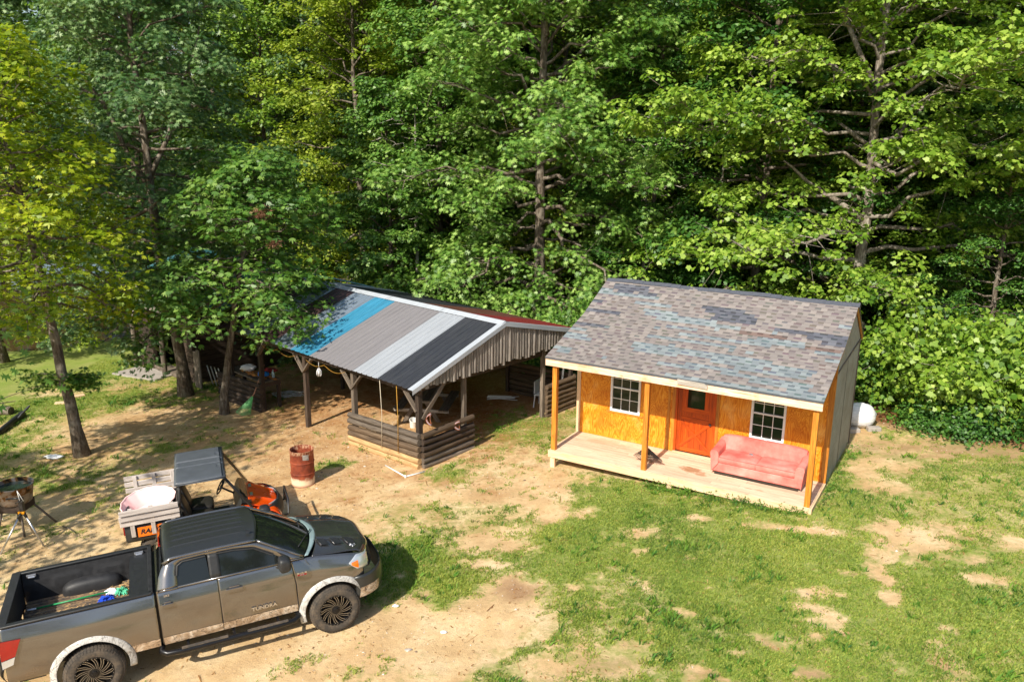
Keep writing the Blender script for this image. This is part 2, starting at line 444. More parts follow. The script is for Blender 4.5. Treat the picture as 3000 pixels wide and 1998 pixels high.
GRAV = [(760, 990, 130, 20, .8, .5), (880, 1030, 120, 26, .8, .5), (230, 1130, 200, 60, .35, .5), (980, 1075, 80, 14, .7, .4), (1080, 1420, 70, 12, .4, .4)]
def axis_lines(lo, hi, a, b, fine, grow=1.18, maxs=12):
    L = list(np.arange(a, b+1e-6, fine)); s = fine; x = a
    left = []
    while x > lo: s = min(s*grow, maxs); x -= s; left.append(x)
    s = fine; x = L[-1]; right = []
    while x < hi: s = min(s*grow, maxs); x += s; right.append(x)
    return np.array(left[::-1]+L+right)
gx = axis_lines(-260, 260, -17.5, 17.6, .11); gy = axis_lines(-60, 420, 7.4, 30.5, .11)
X, Y = np.meshgrid(gx, gy, indexing='ij')
POND = [(-22.5, 40.0, 6.5, 4.2, 25), (-27, 46, 5.5, 6.5, 0), (-30.5, 41, 7.0, 6.0, 0), (-36, 47, 9, 9, 0)]
def pond_d(x, y):
    d = np.full(np.shape(x), 9.0)
    for cx, cy, a, b, th in POND:
        c, s = math.cos(rad(th)), math.sin(rad(th)); dx = x-cx; dy = y-cy
        d = np.minimum(d, np.sqrt(((dx*c+dy*s)/a)**2+((-dx*s+dy*c)/b)**2))
    return d + (fbm(x*.35, y*.35, 9)-.5)*.35
grass = blobfield(X, Y, GR, 0.04)
far = np.clip((Y-26)/6, 0, 1)*np.clip((-9-X)/4, 0, 1)
grass = np.maximum(grass, far*.95)
soil = blobfield(X, Y, SOIL, 0.0); mul = blobfield(X, Y, MUL, 0.0); grv = blobfield(X, Y, GRAV, 0.0)
# leaf litter of the wood
def wood_line(x):
    return np.where(x > 9.0, 22.3-(x-9.0)*.7, np.where(x > -1, 21.8+(9.0-x)*.72, 29.0+np.minimum(-1-x, 11)*1.25+np.clip(-12-x, 0, 40)*2.2))
litter = np.clip((Y-wood_line(X)+.4)/1.2 + (fbm(X, Y, 21)-.5)*1.2, 0, 1)
grass = grass*(1-litter)
Z = ground_z(X, Y)
bumpz = (fbm(X*1.1, Y*1.1, 31)-.5)*.07+(fbm(X*5, Y*5, 41, 3)-.5)*.03+np.clip(grass, 0, 1)*.015
pd = pond_d(X, Y)
Z = Z+bumpz-1.2*np.clip((1.12-pd)/.3, 0, 1)
nx_, ny_ = X.shape
idx = np.arange(nx_*ny_).reshape(nx_, ny_)
F = np.stack([idx[:-1, :-1], idx[1:, :-1], idx[1:, 1:], idx[:-1, 1:]], -1).reshape(-1, 4)
V = np.stack([X, Y, Z], -1).reshape(-1, 3)
colr = np.stack([grass, mul, np.maximum(soil, 0), litter], -1).reshape(-1, 4)
def ground_mat():
    k = N('yard_ground'); P = k.pos(); A = k.n('ShaderNodeAttribute', attribute_name='col'); S = k.n('ShaderNodeSeparateColor')
    k.set(S.inputs[0], A.outputs['Color'])
    n1 = k.noise(P, 1.1, 5); n2 = k.noise(P, 9, 6, .7); n3 = k.noise(P, 60, 4, .7); n4 = k.noise(P, 260, 2)
    dirt = k.ramp(n1, [(.3, srgb(194, 160, 114)), (.5, srgb(218, 187, 140)), (.7, srgb(231, 207, 164))])
    dirt = k.mix(k.maprange(n2, .4, .72, 0, .55), dirt, srgb(186, 150, 110))
    dirt = k.mix(k.maprange(n3, .52, .72, 0, .7), dirt, srgb(140, 112, 82))
    vo = k.n('ShaderNodeTexVoronoi', Vector=P, Scale=34).outputs['Distance']
    dirt = k.mix(k.math('MULTIPLY', k.maprange(vo, .12, .2, .9, 0), k.maprange(n2, .5, .6, 0, 1)), dirt, srgb(206, 198, 186))
    soilc = k.ramp(n3, [(.3, srgb(128, 100, 72)), (.6, srgb(178, 142, 106))])
    c = k.mix(S.outputs['Blue'], dirt, soilc)
    fib = k.noise(k.vec(P, (1, 1, .2)), 70, 5, .75, 1.5)
    mulc = k.ramp(fib, [(.3, srgb(66, 40, 22)), (.5, srgb(150, 90, 42)), (.68, srgb(208, 136, 66))])
    c = k.mix(k.math('MULTIPLY', S.outputs['Green'], k.maprange(n2, .3, .55, .5, 1)), c, mulc)
    lit = k.ramp(fib, [(.3, srgb(60, 40, 26)), (.5, srgb(120, 80, 52)), (.7, srgb(170, 120, 84))])
    c = k.mix(A.outputs['Alpha'], c, lit)
    gm = k.math('ADD', S.outputs['Red'], k.math('MULTIPLY', k.math('SUBTRACT', n2, .5), 1.3))
    gm = k.maprange(gm, .22, .80, 0, .92)
    gc = k.ramp(n3, [(.3, srgb(84, 114, 38)), (.5, srgb(120, 144, 58)), (.7, srgb(160, 170, 80))])
    gc = k.mix(k.maprange(n1, .4, .65, 0, .5), gc, srgb(150, 150, 88))
    c = k.mix(gm, c, gc)
    h = k.math('ADD', k.math('MULTIPLY', n3, .6), k.math('MULTIPLY', n2, 1.2)); h = k.math('ADD', h, k.math('MULTIPLY', n4, .35))
    k.bump(h, .55, .05)
    return k.fin(c, .95, 0, .15)
MT['ground'] = ground_mat()
go = np_mesh('ground', V, F, MT['ground'], smooth=True, col=colr)
tag(go, kind='structure')
def water():
    k = N('pond_water'); n = k.noise(k.vec(k.pos(), (1, 2.2, 1)), 3.5, 4)
    k.bump(n, .12, .02)
    return k.fin(srgb(74, 60, 34), .05, 0, .5)
po = M(); zp = gz(-21, 40)-.28
po.add([(-60, 28, zp), (-12, 28, zp), (-12, 62, zp), (-60, 62, zp)], [(0, 1, 2, 3)])
tag(po.build('pond_water', water()), 'muddy brown pond beyond the lawn behind the trees', kind='structure')
# ---------------------------------------------------------------- grass blades
from_g = (gx, gy, grass)
def samp(field, x, y):
    i = np.clip(np.searchsorted(gx, x)-1, 0, len(gx)-2); j = np.clip(np.searchsorted(gy, y)-1, 0, len(gy)-2)
    tx = (x-gx[i])/(gx[i+1]-gx[i]); ty = (y-gy[j])/(gy[j+1]-gy[j])
    return (field[i, j]*(1-tx)+field[i+1, j]*tx)*(1-ty)+(field[i, j+1]*(1-tx)+field[i+1, j+1]*tx)*ty
def in_view(x, y, m=.16):
    d = np.stack([x, y, ground_z(x, y)-CAM_H], -1)
    a = d @ np.array(R2); b = d @ np.array(U2); c = d @ np.array(_f)
    return (c > 0) & (np.abs(a/c) < 1500/FPX+m) & (np.abs(b/c) < 999/FPX+m)
CABV = Matrix.Rotation(rad(-30.9), 4, 'Z')
def off_cabin(x, y):
    a = rad(-30.9); dx = x-.9963; dy = y-19.331
    u = dx*math.cos(a)+dy*math.sin(a); v = -dx*math.sin(a)+dy*math.cos(a)
    return ~((u > -.05) & (u < 6.43) & (v > 0.06) & (v < 5.0))
def leafmat(name, c0, c1, c2, rough=.5, trans=.35, spec=.4, nscale=.35, lift=(1, 1, 1)):
    c0, c1, c2 = [(c_[0]*lift[0], c_[1]*lift[1], c_[2]*lift[2], 1) for c_ in (c0, c1, c2)]
    k = N(name); r = k.attr('rnd', 'Fac'); n = k.noise(k.pos(), nscale, 3)
    f = k.math('ADD', k.math('MULTIPLY', r, .6), k.math('MULTIPLY', k.math('SUBTRACT', n, .3), 1.0))
    c = k.ramp(f, [(.1, c0), (.5, c1), (.92, c2)])
    k.fin(c, rough, 0, spec)
    tr = k.n('ShaderNodeBsdfTranslucent'); k.set(tr.inputs[0], k.mix(1.0, c, (1.25, 1.3, .55, 1), 'MULTIPLY'))
    mx = k.n('ShaderNodeMixShader'); mx.inputs[0].default_value = trans
    k.t.links.new(k.p.outputs[0], mx.inputs[1]); k.t.links.new(tr.outputs[0], mx.inputs[2]); k.t.links.new(mx.outputs[0], k.out.inputs[0])
    return k.m
def blades(name, x, y, nb, h, spread, mat, seed, width=.005):
    g = np.random.default_rng(seed); n = len(x)*nb
    X = np.repeat(x, nb)+g.normal(0, spread, n); Y = np.repeat(y, nb)+g.normal(0, spread, n)
    ok = off_cabin(X, Y); X = X[ok]; Y = Y[ok]; n = len(X)
    Zg = samp(Z, X, Y)-.004
    hh = h*g.uniform(.5, 1.3, n)*(.6+.8*fbm(X*.9, Y*.9, 77)); a = g.uniform(0, 2*PI, n); lean = g.uniform(.2, 1.1, n)*hh; b = a+g.normal(0, .6, n)
    wv = width*g.uniform(.7, 1.6, n)
    sx, sy = -np.sin(a)*wv, np.cos(a)*wv
    lx, ly = np.cos(b)*lean, np.sin(b)*lean
    P0 = np.stack([X-sx, Y-sy, Zg], -1); P1 = np.stack([X+sx, Y+sy, Zg], -1)
    P2 = np.stack([X+sx*.8+lx*.4, Y+sy*.8+ly*.4, Zg+hh*.65], -1); P3 = np.stack([X-sx*.3+lx, Y-sy*.3+ly, Zg+hh], -1)
    Vv = np.stack([P0, P1, P2, P3], 1).reshape(-1, 3)
    return np_mesh(name, Vv, np.arange(n*4).reshape(n, 4), mat, rnd=g.random(n))
MT['grass'] = leafmat('grass_blades', srgb(86, 116, 56), srgb(130, 152, 60), srgb(182, 182, 92), .6, .3, .25, .5)
N0 = 1000000
x = rng.uniform(-17.4, 17.5, N0); y = rng.uniform(7.5, 33, N0)
gv = samp(grass, x, y)*.92+(fbm(x*4, y*4, 61)-.5)*1.1+(fbm(x*.8, y*.8, 67)-.5)*.5
keep = (gv > .30+rng.random(N0)*.48) & in_view(x, y) & off_cabin(x, y)
# nearer ground gets more tufts
D = np.hypot(x, y)
keep &= rng.random(N0) < np.clip(1.5-D/22, .3, 1)
x = x[keep]; y = y[keep]
print('tufts', len(x))
gro = blades('grass', x, y, 4, .044, .024, MT['grass'], 5)
tag(gro, 'short patchy lawn grass growing over the sandy yard', 'grass', kind='stuff')
# coarse tufts
x = rng.uniform(-17, 14.5, 14000); y = rng.uniform(8.6, 30, 14000)
gv = samp(grass, x, y)+(fbm(x*2, y*2, 91)-.5)*.9
keep = (gv > .5) & (fbm(x*1.7, y*1.7, 95) > .55) & in_view(x, y) & off_cabin(x, y)
x = x[keep]; y = y[keep]
MT['tuft'] = leafmat('coarse_grass', srgb(56, 98, 46), srgb(88, 130, 46), srgb(130, 158, 56), .6, .3, .25, .7)
tag(blades('grass', x, y, 8, .10, .035, MT['tuft'], 6, .009), 'coarse darker grass tufts in the yard', 'grass', kind='stuff')
# pebbles on the bare dirt
x = rng.uniform(-13, 13, 9000); y = rng.uniform(9, 24, 9000)
keep = (samp(grass, x, y) < .35) & (fbm(x*.7, y*.7, 55) > .5-.12*(samp(grv, x, y) > .3)) & in_view(x, y) & off_cabin(x, y)
x = x[keep]; y = y[keep]; n = len(x); r_ = rng.uniform(.006, .02, n)*(1+(rng.random(n) < .06)*1.2); zz = samp(Z, x, y)
oc = np.array([(1, 0, 0), (0, 1, 0), (-1, 0, 0), (0, -1, 0), (0, 0, .7), (0, 0, -.5)])
a = rng.uniform(0, 6.28, n); st_ = rng.uniform(.7, 1.5, n)
V3 = np.stack([np.cos(a)[:, None]*oc[None, :, 0]*st_[:, None]-np.sin(a)[:, None]*oc[None, :, 1], np.sin(a)[:, None]*oc[None, :, 0]*st_[:, None]+np.cos(a)[:, None]*oc[None, :, 1], np.repeat(oc[None, :, 2], n, 0)], -1)*r_[:, None, None]+np.stack([x, y, zz], -1)[:, None, :]
tri = np.array([(0, 1, 4), (1, 2, 4), (2, 3, 4), (3, 0, 4), (1, 0, 5), (2, 1, 5), (3, 2, 5), (0, 3, 5)])
Fp = (tri[None]+6*np.arange(n)[:, None, None]).reshape(-1, 3)
kk = N('pebble_stone'); kk.fin(kk.ramp(kk.attr('rnd', 'Fac'), [(0, srgb(120, 100, 80)), (.5, srgb(176, 156, 132)), (1, srgb(214, 206, 194))]), .85)
tag(np_mesh('pebbles', V3.reshape(-1, 3), Fp, kk.m, rnd=np.repeat(rng.random(n), 8)), 'small pale pebbles strewn over the bare sandy yard', 'pebbles', kind='stuff')
# straw, twigs and dead leaves on the dirt
x = rng.uniform(-17, 14.5, 60000); y = rng.uniform(8.6, 30, 60000)
gv = samp(grass, x, y); mv = samp(mul, x, y)+samp(litter, x, y)
keep = (rng.random(60000) < .25+mv*.9) & in_view(x, y) & off_cabin(x, y)
x = x[keep]; y = y[keep]; n = len(x)
a = rng.uniform(0, 2*PI, n); L = rng.uniform(.008, .035, n)*(1+(rng.random(n) < .03)*4); wd = rng.uniform(.003, .01, n)
zz = samp(Z, x, y)+.006
c, s = np.cos(a), np.sin(a)
P = [np.stack([x+c*L*i-s*wd*j, y+s*L*i+c*wd*j, zz+.01*(i > 0)], -1) for i, j in ((-1, -1), (1, -1), (1, 1), (-1, 1))]
MT['straw'] = leafmat('straw', srgb(110, 74, 44), srgb(160, 118, 72), srgb(206, 172, 122), .8, .1, .2)
tag(np_mesh('leaf_litter', np.stack(P, 1).reshape(-1, 3), np.arange(n*4).reshape(n, 4), MT['straw'], rnd=rng.random(n)), 'dry straw and dead leaves scattered on the dirt', 'litter', kind='stuff')
# ---------------------------------------------------------------- trees
def barkmat(name, a, b, c, scale=1.0):
    k = N(name); P = k.obj()
    n = k.noise(k.vec(P, (9*scale, 9*scale, 2.2*scale)), 1.6, 6, .7, .5); n2 = k.noise(P, 2.2, 4)
    col = k.ramp(n, [(.3, a), (.5, b), (.7, c)])
    col = k.mix(k.maprange(n2, .52, .66, 0, .7), col, c)
    k.bump(n, .9, .05)
    return k.fin(col, .9, 0, .2)
MT['bark'] = barkmat('grey_brown_bark', srgb(52, 44, 38), srgb(104, 92, 80), srgb(150, 142, 130))
MT['barkpale'] = barkmat('pale_grey_bark', srgb(96, 88, 78), srgb(160, 152, 140), srgb(204, 198, 188))
MT['barkmid'] = barkmat('mid_grey_bark', srgb(74, 66, 58), srgb(128, 118, 106), srgb(178, 170, 158))
MT['barkdark'] = barkmat('dark_bark', srgb(40, 32, 26), srgb(76, 64, 54), srgb(118, 108, 96))
LEAF = {
 'oak': leafmat('oak_leaves', srgb(60, 96, 38), srgb(100, 132, 54), srgb(166, 186, 110), .46, .3, .5, lift=(1.12, 1.2, 1.0)),
 'maple': leafmat('maple_leaves', srgb(66, 98, 28), srgb(112, 138, 44), srgb(166, 180, 88), .45, .35, .45, lift=(1.12, 1.2, 1.0)),
 'hickory': leafmat('hickory_leaves', srgb(78, 102, 16), srgb(130, 146, 24), srgb(188, 186, 60), .45, .4, .4, lift=(1.12, 1.2, 1.0)),
 'bluegreen': leafmat('blue_green_leaves', srgb(44, 76, 42), srgb(78, 106, 60), srgb(136, 154, 110), .46, .25, .5, lift=(1.12, 1.2, 1.0)),
 'green': leafmat('green_leaves', srgb(48, 84, 32), srgb(84, 118, 46), srgb(136, 158, 82), .45, .3, .45, lift=(1.12, 1.2, 1.0)),
 'yellowgreen': leafmat('yellow_green_leaves', srgb(76, 98, 24), srgb(122, 138, 40), srgb(170, 174, 78), .5, .4, .35, lift=(1.12, 1.2, 1.0)),
 'deep': leafmat('deep_green_leaves', srgb(36, 68, 28), srgb(60, 98, 38), srgb(100, 130, 58), .45, .3, .4, lift=(1.12, 1.2, 1.0)),
}
def tmpl(pts, fold=.12):
    R = [(x, y) for x, y in pts]; Lh = [(-x, y) for x, y in pts if x > 1e-6][::-1]
    poly = R+Lh
    return np.array([(x, y, -abs(x)*fold*2) for x, y in poly])
T_OAK = tmpl([(0, 0), (.05, .2), (.3, .12), (.09, .34), (.46, .42), (.12, .56), (.34, .84), (.07, .74), (0, 1.05)])
T_MAPLE = tmpl([(0, 0), (.26, -.04), (.34, .16), (.5, .40), (.27, .52), (.16, .8), (0, 1.0)])
T_DIA = tmpl([(0, 0), (.2, .45), (0, 1.0)])
T_WIDE = tmpl([(0, 0), (.3, .3), (.2, .75), (0, 1.0)])
T_LAN = tmpl([(0, 0), (.13, .4), (.09, .75), (0, 1.0)])
def leaves_mesh(name, P, size, T, mat, g, up=.85, outw=None, palm=0, drop=.0, rnd=None):
    """P (n,3) leaf bases; palm>0: each leaf is a fan of that many leaflets"""
    n = len(P)
    a = g.uniform(0, 2*PI, n)
    if palm:
        m = n*palm; P = np.repeat(P, palm, 0); base = np.repeat(a, palm)
        fan = np.tile(np.linspace(-1.25, 1.25, palm), n); ang = base+fan
        sz = np.repeat(size*g.uniform(.75, 1.25, n), palm)*(1-.28*np.abs(fan)/1.25); r = np.repeat(g.random(n), palm)
        nrm = np.repeat(np.stack([g.normal(0, .38, n), g.normal(0, .38, n), np.full(n, up*.75)], -1), palm, 0)
        if outw is not None: nrm = nrm+np.repeat(outw, palm, 0)
        n = m
    else:
        ang = a; sz = size*g.uniform(.65, 1.3, n); r = g.random(n)
        nrm = np.stack([g.normal(0, .38, n), g.normal(0, .38, n), np.full(n, up*.75)], -1)
        if outw is not None: nrm = nrm+outw
    if rnd is not None: r = rnd
    nrm /= np.linalg.norm(nrm, axis=1)[:, None]
    d = np.stack([np.cos(ang), np.sin(ang), np.full(n, -drop)], -1)
    d -= nrm*(d*nrm).sum(1)[:, None]; d /= np.linalg.norm(d, axis=1)[:, None]
    s = np.cross(d, nrm)
    k = len(T)
    Vv = P[:, None, :]+sz[:, None, None]*(s[:, None, :]*T[None, :, 0:1]+d[:, None, :]*T[None, :, 1:2]+nrm[:, None, :]*T[None, :, 2:3])
    return np_mesh(name, Vv.reshape(-1, 3), np.arange(n*k).reshape(n, k), mat, rnd=r)
def make_tree(name, seed, H, Rr, base, nl, T, mat, bark, size, trunk_r=.22, dens=1.0, lean=(0, 0), palm=0, flat=.3, clump=.34, per=16, shape='oval', elev=(5, 55), droop=.25, fork=None, gap=0.0, dropleaf=.15, twig=True, azr=None):
    """root Empty > trunk (with limbs), crown"""
    g = np.random.default_rng(seed)
    root = empty(name, (0, 0, 0))
    tr = M()
    K = 14
    zs = np.linspace(0, H*.95, K)
    wx = np.cumsum(g.normal(0, .05*H/20, K)); wy = np.cumsum(g.normal(0, .05*H/20, K)); wx[0] = wy[0] = 0
    tx = wx+lean[0]*(zs/H)**1.2*H; ty = wy+lean[1]*(zs/H)**1.2*H
    rr = trunk_r*(1-.85*zs/H)*(1+.55*np.exp(-zs/.35))
    tr.tube([(tx[i], ty[i], zs[i]-(.15 if i == 0 else 0)) for i in range(K)], list(rr), 12, rnd=.5)
    def tp(z):
        return np.array([np.interp(z, zs, tx), np.interp(z, zs, ty), z]), np.interp(z, zs, rr)
    pts = []; 
    if fork:
        for (zf, az, el, L) in fork:
            p, r = tp(zf); d = np.array([math.cos(az)*math.cos(el), math.sin(az)*math.cos(el), math.sin(el)])
            path = [p+d*L*t+np.array([0, 0, .15*L*t*t])+g.normal(0, .03*L, 3)*(t > 0)*t for t in np.linspace(0, 1, 7)]
            tr.tube(path, list(np.linspace(r*.75, .03, 7)), 8, rnd=.5)
    ph = g.uniform(0, 2*PI)
    for i in range(nl):
        t = (i+.5)/nl; t = t**.85
        z = H*(base+(.97-base)*t)
        if shape == 'oval': pr = math.sin(PI*min(1, .28+.72*t)**.9)**.6*.95+.08
        elif shape == 'wide': pr = 1-.55*t**2
        elif shape == 'cone': pr = 1.05-.85*t
        else: pr = .75+.25*math.sin(PI*t)
        L = Rr*pr*g.uniform(.65, 1.15)
        az = ph+i*2.39996+g.normal(0, .3)
        if azr: az = g.uniform(*azr)
        el = rad(elev[0]+(elev[1]-elev[0])*t+g.normal(0, 8))
        p0, r0 = tp(min(z, H*.93)); 
        z0 = p0[2]
        nn = 9; path = []
        side = g.normal(0, .12)
        for q in np.linspace(0, 1, nn):
            aa = az+side*q*1.5
            h = L*q*math.cos(el); v = L*q*math.sin(el)-droop*L*q*q*(1-.6*t)
            path.append(np.array([p0[0]+math.cos(aa)*h, p0[1]+math.sin(aa)*h, z0+v])+g.normal(0, .025*L, 3)*(q > 0))
        lr = max(.016, min(r0*.5, .017*L)); 
        tr.tube(path, list(np.linspace(lr, .008, nn)), 6, cap=False, rnd=.5)
        path = np.array(path)
        ns = max(3, int(L*2.6*dens))
        for j in range(ns):
            q = .28+.72*(j+g.uniform(0, 1))/ns; q = min(q, 1)
            b = np.array([np.interp(q*(nn-1), range(nn), path[:, c]) for c in range(3)])
            sL = L*g.uniform(.16, .34)*(1.1-.5*q)+.25
            sa = az+(1 if j % 2 else -1)*g.uniform(.5, 1.3); se = g.normal(.15, .28+.25*min(flat, .6))
            d = np.array([math.cos(sa)*math.cos(se), math.sin(sa)*math.cos(se), math.sin(se)])
            e = b+d*sL+np.array([0, 0, -.12*sL])
            if twig: tr.tube([b, (b+e)/2+g.normal(0, .03, 3), e], [.012+.004*sL, .008, .004], 3, cap=False, rnd=.5)
            if g.random() < gap: continue
            nc = 1+(g.random() < .45)
            for c in range(nc):
                qq = 1-c*.5-g.uniform(0, .25)
                pts.append(np.append(b+(e-b)*qq+g.normal(0, .06, 3), az))
            if q > .9: pts.append(np.append(path[-1], az))
    pts = np.array(pts)
    cl = np.repeat(pts, per, 0); n = len(cl)
    # every spray is a small dome: leaves sit on its upper and outer side and face outwards
    dd = g.normal(0, 1, (n, 3)); dd[:, 2] = np.where(dd[:, 2] < -.35, -dd[:, 2], dd[:, 2]); dd[:, 2] += .15; dd /= np.linalg.norm(dd, axis=1)[:, None]
    cr = np.repeat(clump*g.uniform(1.1, 2.1, len(pts)), per)[:, None]
    off = dd*cr*g.uniform(.55, 1.08, (n, 1))*np.array([1, 1, min(1, flat*1.5)])
    P = cl[:, :3]+off; P[:, 2] -= .12*np.hypot(off[:, 0], off[:, 1])
    outw = dd*np.array([.9, .9, .5])+np.stack([np.cos(cl[:, 3])*.2, np.sin(cl[:, 3])*.2, np.zeros(n)], -1)
    rn = None
    tr.build('trunk', bark, root, smooth=True)
    leaves_mesh('crown', P, size, T, mat, g, .85, outw, palm, dropleaf).parent = root
    return root
def put(o, x, y, s=1.0, rz=0.0, label=None, cat='tree', group=None, name=None, sink=.05, sz=None):
    o.location = (x, y, gz(x, y)-sink); o.rotation_euler = (0, 0, rz); o.scale = (s, s, sz or s)
    if name: o.name = name
    tag(o, label, cat, group)
    return o
WG = 'trees of the dark wood'
# the big oak between shed and cabin
t = make_tree('oak_tree', 11, 21, 6.4, .10, 90, T_OAK, LEAF['oak'], MT['bark'], .205, .26, 1.3, per=40, clump=.34, flat=.5, elev=(-8, 55), droop=.22, gap=.10, dropleaf=.5, shape='wide',
              fork=[(14.2, 2.6, .6, 4.5), (14.6, .3, .75, 4.5), (10.5, .2, .5, 4.0), (15.2, 1.2, 1.0, 4)])
put(t, 1.0, 32.5, 1, 0.4, 'large oak with star shaped leaves and tall bare upper trunk between shed and cabin')
# maple with pale trunk right of the cabin
t = make_tree('maple_tree', 12, 20, 7.6, .08, 84, T_MAPLE, LEAF['maple'], MT['barkmid'], .145, .22, 1.45, per=48, clump=.36, flat=.34, elev=(-4, 55), droop=.16, gap=.10, dropleaf=.25, shape='wide',
              fork=[(9.5, 2.4, 1.05, 6.5), (5.2, 2.9, .5, 3.5), (7.5, .3, .45, 3.5), (12, .6, .8, 4.5)])
put(t, 11.9, 27.6, 1, 0.2, 'tall maple with pale forked trunk and layered branches behind the cabin end')
# yellow green hickory, left edge
t = make_tree('hickory_tree', 13, 11.4, 3.0, .38, 66, T_LAN, LEAF['hickory'], MT['bark'], .155, .165, 1.45, lean=(-.125, -.02), palm=5, per=16, clump=.30, flat=.6, elev=(-8, 50), droop=.3, gap=.05, dropleaf=.6, shape='oval')
hick = put(t, -12.2, 21.5, 1, 0, 'leaning hickory with yellow green leaves at the left edge')
# low leafy sprig on its trunk
g_ = np.random.default_rng(19); st = M(); cl = []
for i in range(13):
    a = g_.uniform(-.5, .5)+(0 if i % 3 else PI); L = g_.uniform(.5, 1.15); b0 = np.array([-.20, -.02, 2.15+g_.uniform(-.15, .3)]); e0 = b0+np.array([math.cos(a)*L, math.sin(a)*L*.8-.15, g_.uniform(-.1, .25)])
    st.tube([tuple(b0), tuple((b0+e0)/2+np.array([0, 0, .08])), tuple(e0)], [.014, .01, .004], 4)
    for q in np.linspace(.3, 1, 6): cl.append(b0+(e0-b0)*q)
cl = np.repeat(np.array(cl), 11, 0); cl = cl+g_.normal(0, 1, cl.shape)*[.14, .14, .09]
st.build('sprig', MT['bark'], t); leaves_mesh('sprig_leaves', cl, .14, T_OAK, LEAF['green'], g_, .8, None, 0, .4).parent = t
# mid left trees
t = make_tree('oak_tree', 14, 17.5, 3.9, .20, 84, T_OAK, LEAF['bluegreen'], MT['bark'], .175, .20, 1.35, lean=(-.05, .0), per=36, clump=.32, flat=.5, elev=(-16, 55), droop=.3, gap=.05, dropleaf=.5, shape='oval',
              fork=[(7.2, 2.9, 1.0, 4.5), (7.6, .2, 1.1, 4.5)])
put(t, -11.5, 27.2, 1, 0, 'blue green oak with forked trunk left of the open shed')
t = make_tree('hickory_tree', 15, 8.2, 3.0, .42, 58, T_LAN, LEAF['green'], MT['bark'], .165, .13, 1.5, lean=(.20, .03), palm=5, per=15, clump=.28, flat=.6, elev=(-12, 45), droop=.35, gap=.0, dropleaf=.6, shape='oval')
put(t, -9.35, 24.9, 1, 0, 'green leafy tree hanging over the corner of the shed roof')
# generic kinds of the wood
protos = []
spec = [
 ('tulip_tree', 21, 20, 4.4, .08, 62, T_WIDE, 'green', 'barkdark', .19, dict(elev=(-5, 60), shape='oval', flat=.42)),
 ('beech_tree', 22, 18, 4.8, .04, 62, T_WIDE, 'deep', 'bark', .18, dict(elev=(-4, 50), shape='wide', flat=.4)),
 ('forest_oak', 23, 22, 5.0, .08, 62, T_OAK, 'bluegreen', 'barkdark', .23, dict(elev=(-5, 58), shape='oval', flat=.42)),
 ('ash_tree', 24, 21, 4.6, .08, 62, T_WIDE, 'yellowgreen', 'bark', .18, dict(elev=(-5, 60), shape='oval', flat=.42)),
 ('forest_maple', 25, 17, 5.0, .04, 60, T_MAPLE, 'green', 'bark', .20, dict(elev=(-4, 55), shape='wide', flat=.4)),
 ('elm_tree', 26, 19, 4.8, .08, 62, T_WIDE, 'maple', 'barkdark', .18, dict(elev=(-5, 58), shape='oval', flat=.4)),
]
for nm, sd_, H, Rr, ba, nl, T, lf, bk, sz, kw in spec:
    protos.append(make_tree(nm, sd_, H, Rr, ba, nl, T, LEAF[lf], MT[bk], sz, .2, 1.0, per=46, clump=.38, gap=.05, dropleaf=.3, **kw))
used = [False]*len(protos)
def plant(kind, x, y, s, rz, label, group=None, sz=None):
    if used[kind]: o = copy_tree(protos[kind])
    else: o = protos[kind]; used[kind] = True
    return put(o, x, y, s, rz, label, 'tree', group, None, .05, sz)
KL = ['mid green tulip tree standing in the wood behind the yard', 'deep green beech standing in the wood behind the yard', 'blue green oak standing in the wood behind the yard',
      'yellow green ash standing in the wood behind the yard', 'green layered maple standing in the wood behind the yard', 'bright green elm standing in the wood behind the yard']
rt = np.random.default_rng(42)
named = [  # kind, x, y, scale, label
 (3, -7.5, 40, .95, 'tall yellow green ash behind the teal roof at the wood edge'),
 (0, -3.2, 37.5, .9, 'mid green tulip tree behind the middle of the striped shed roof'),
 (5, -13.2, 45, .95, 'bright green elm behind the old log cabin'),
 (4, -5.2, 34.2, .62, 'small layered maple close behind the shed ridge'),
 (1, 5.6, 32.5, .72, 'dark beech just behind the cabin ridge'),
 (5, 7.9, 35.5, .85, 'elm with thin trunk behind the cabin ridge'),
 (4, 17.2, 30.5, .85, 'layered maple right of the pale trunked maple'),
 (1, 15.4, 25.2, .5, 'low dark beech sapling above the bushes at the right edge'),
 (2, -18.5, 41, .95, 'blue green oak at the far end of the log cabin'),
 (3, -21.5, 33, .72, 'yellow green ash on the lawn at the left edge'),
]
named += [(0, -27, 57, 1.25, 'tall tulip tree across the pond at the left edge'), (2, -33, 54, 1.2, 'blue green oak across the pond at the left edge'), (3, -23, 60, 1.25, 'yellow green ash across the pond'), (5, -38, 60, 1.3, 'bright green elm far across the pond'),
 (2, -19.5, 54, 1.2, 'blue green oak behind the far end of the log cabin'), (0, -42, 66, 1.4, 'tulip tree at the far left corner of the wood'), (4, -30, 63, 1.4, 'layered maple across the pond')]
pos = []
for k_, x, y, s, lab in named:
    plant(k_, x, y, s, rt.uniform(0, 6.28), lab); pos.append((x, y))
pos += [(1, 32.5), (11.9, 27.6)]
cnt = 0
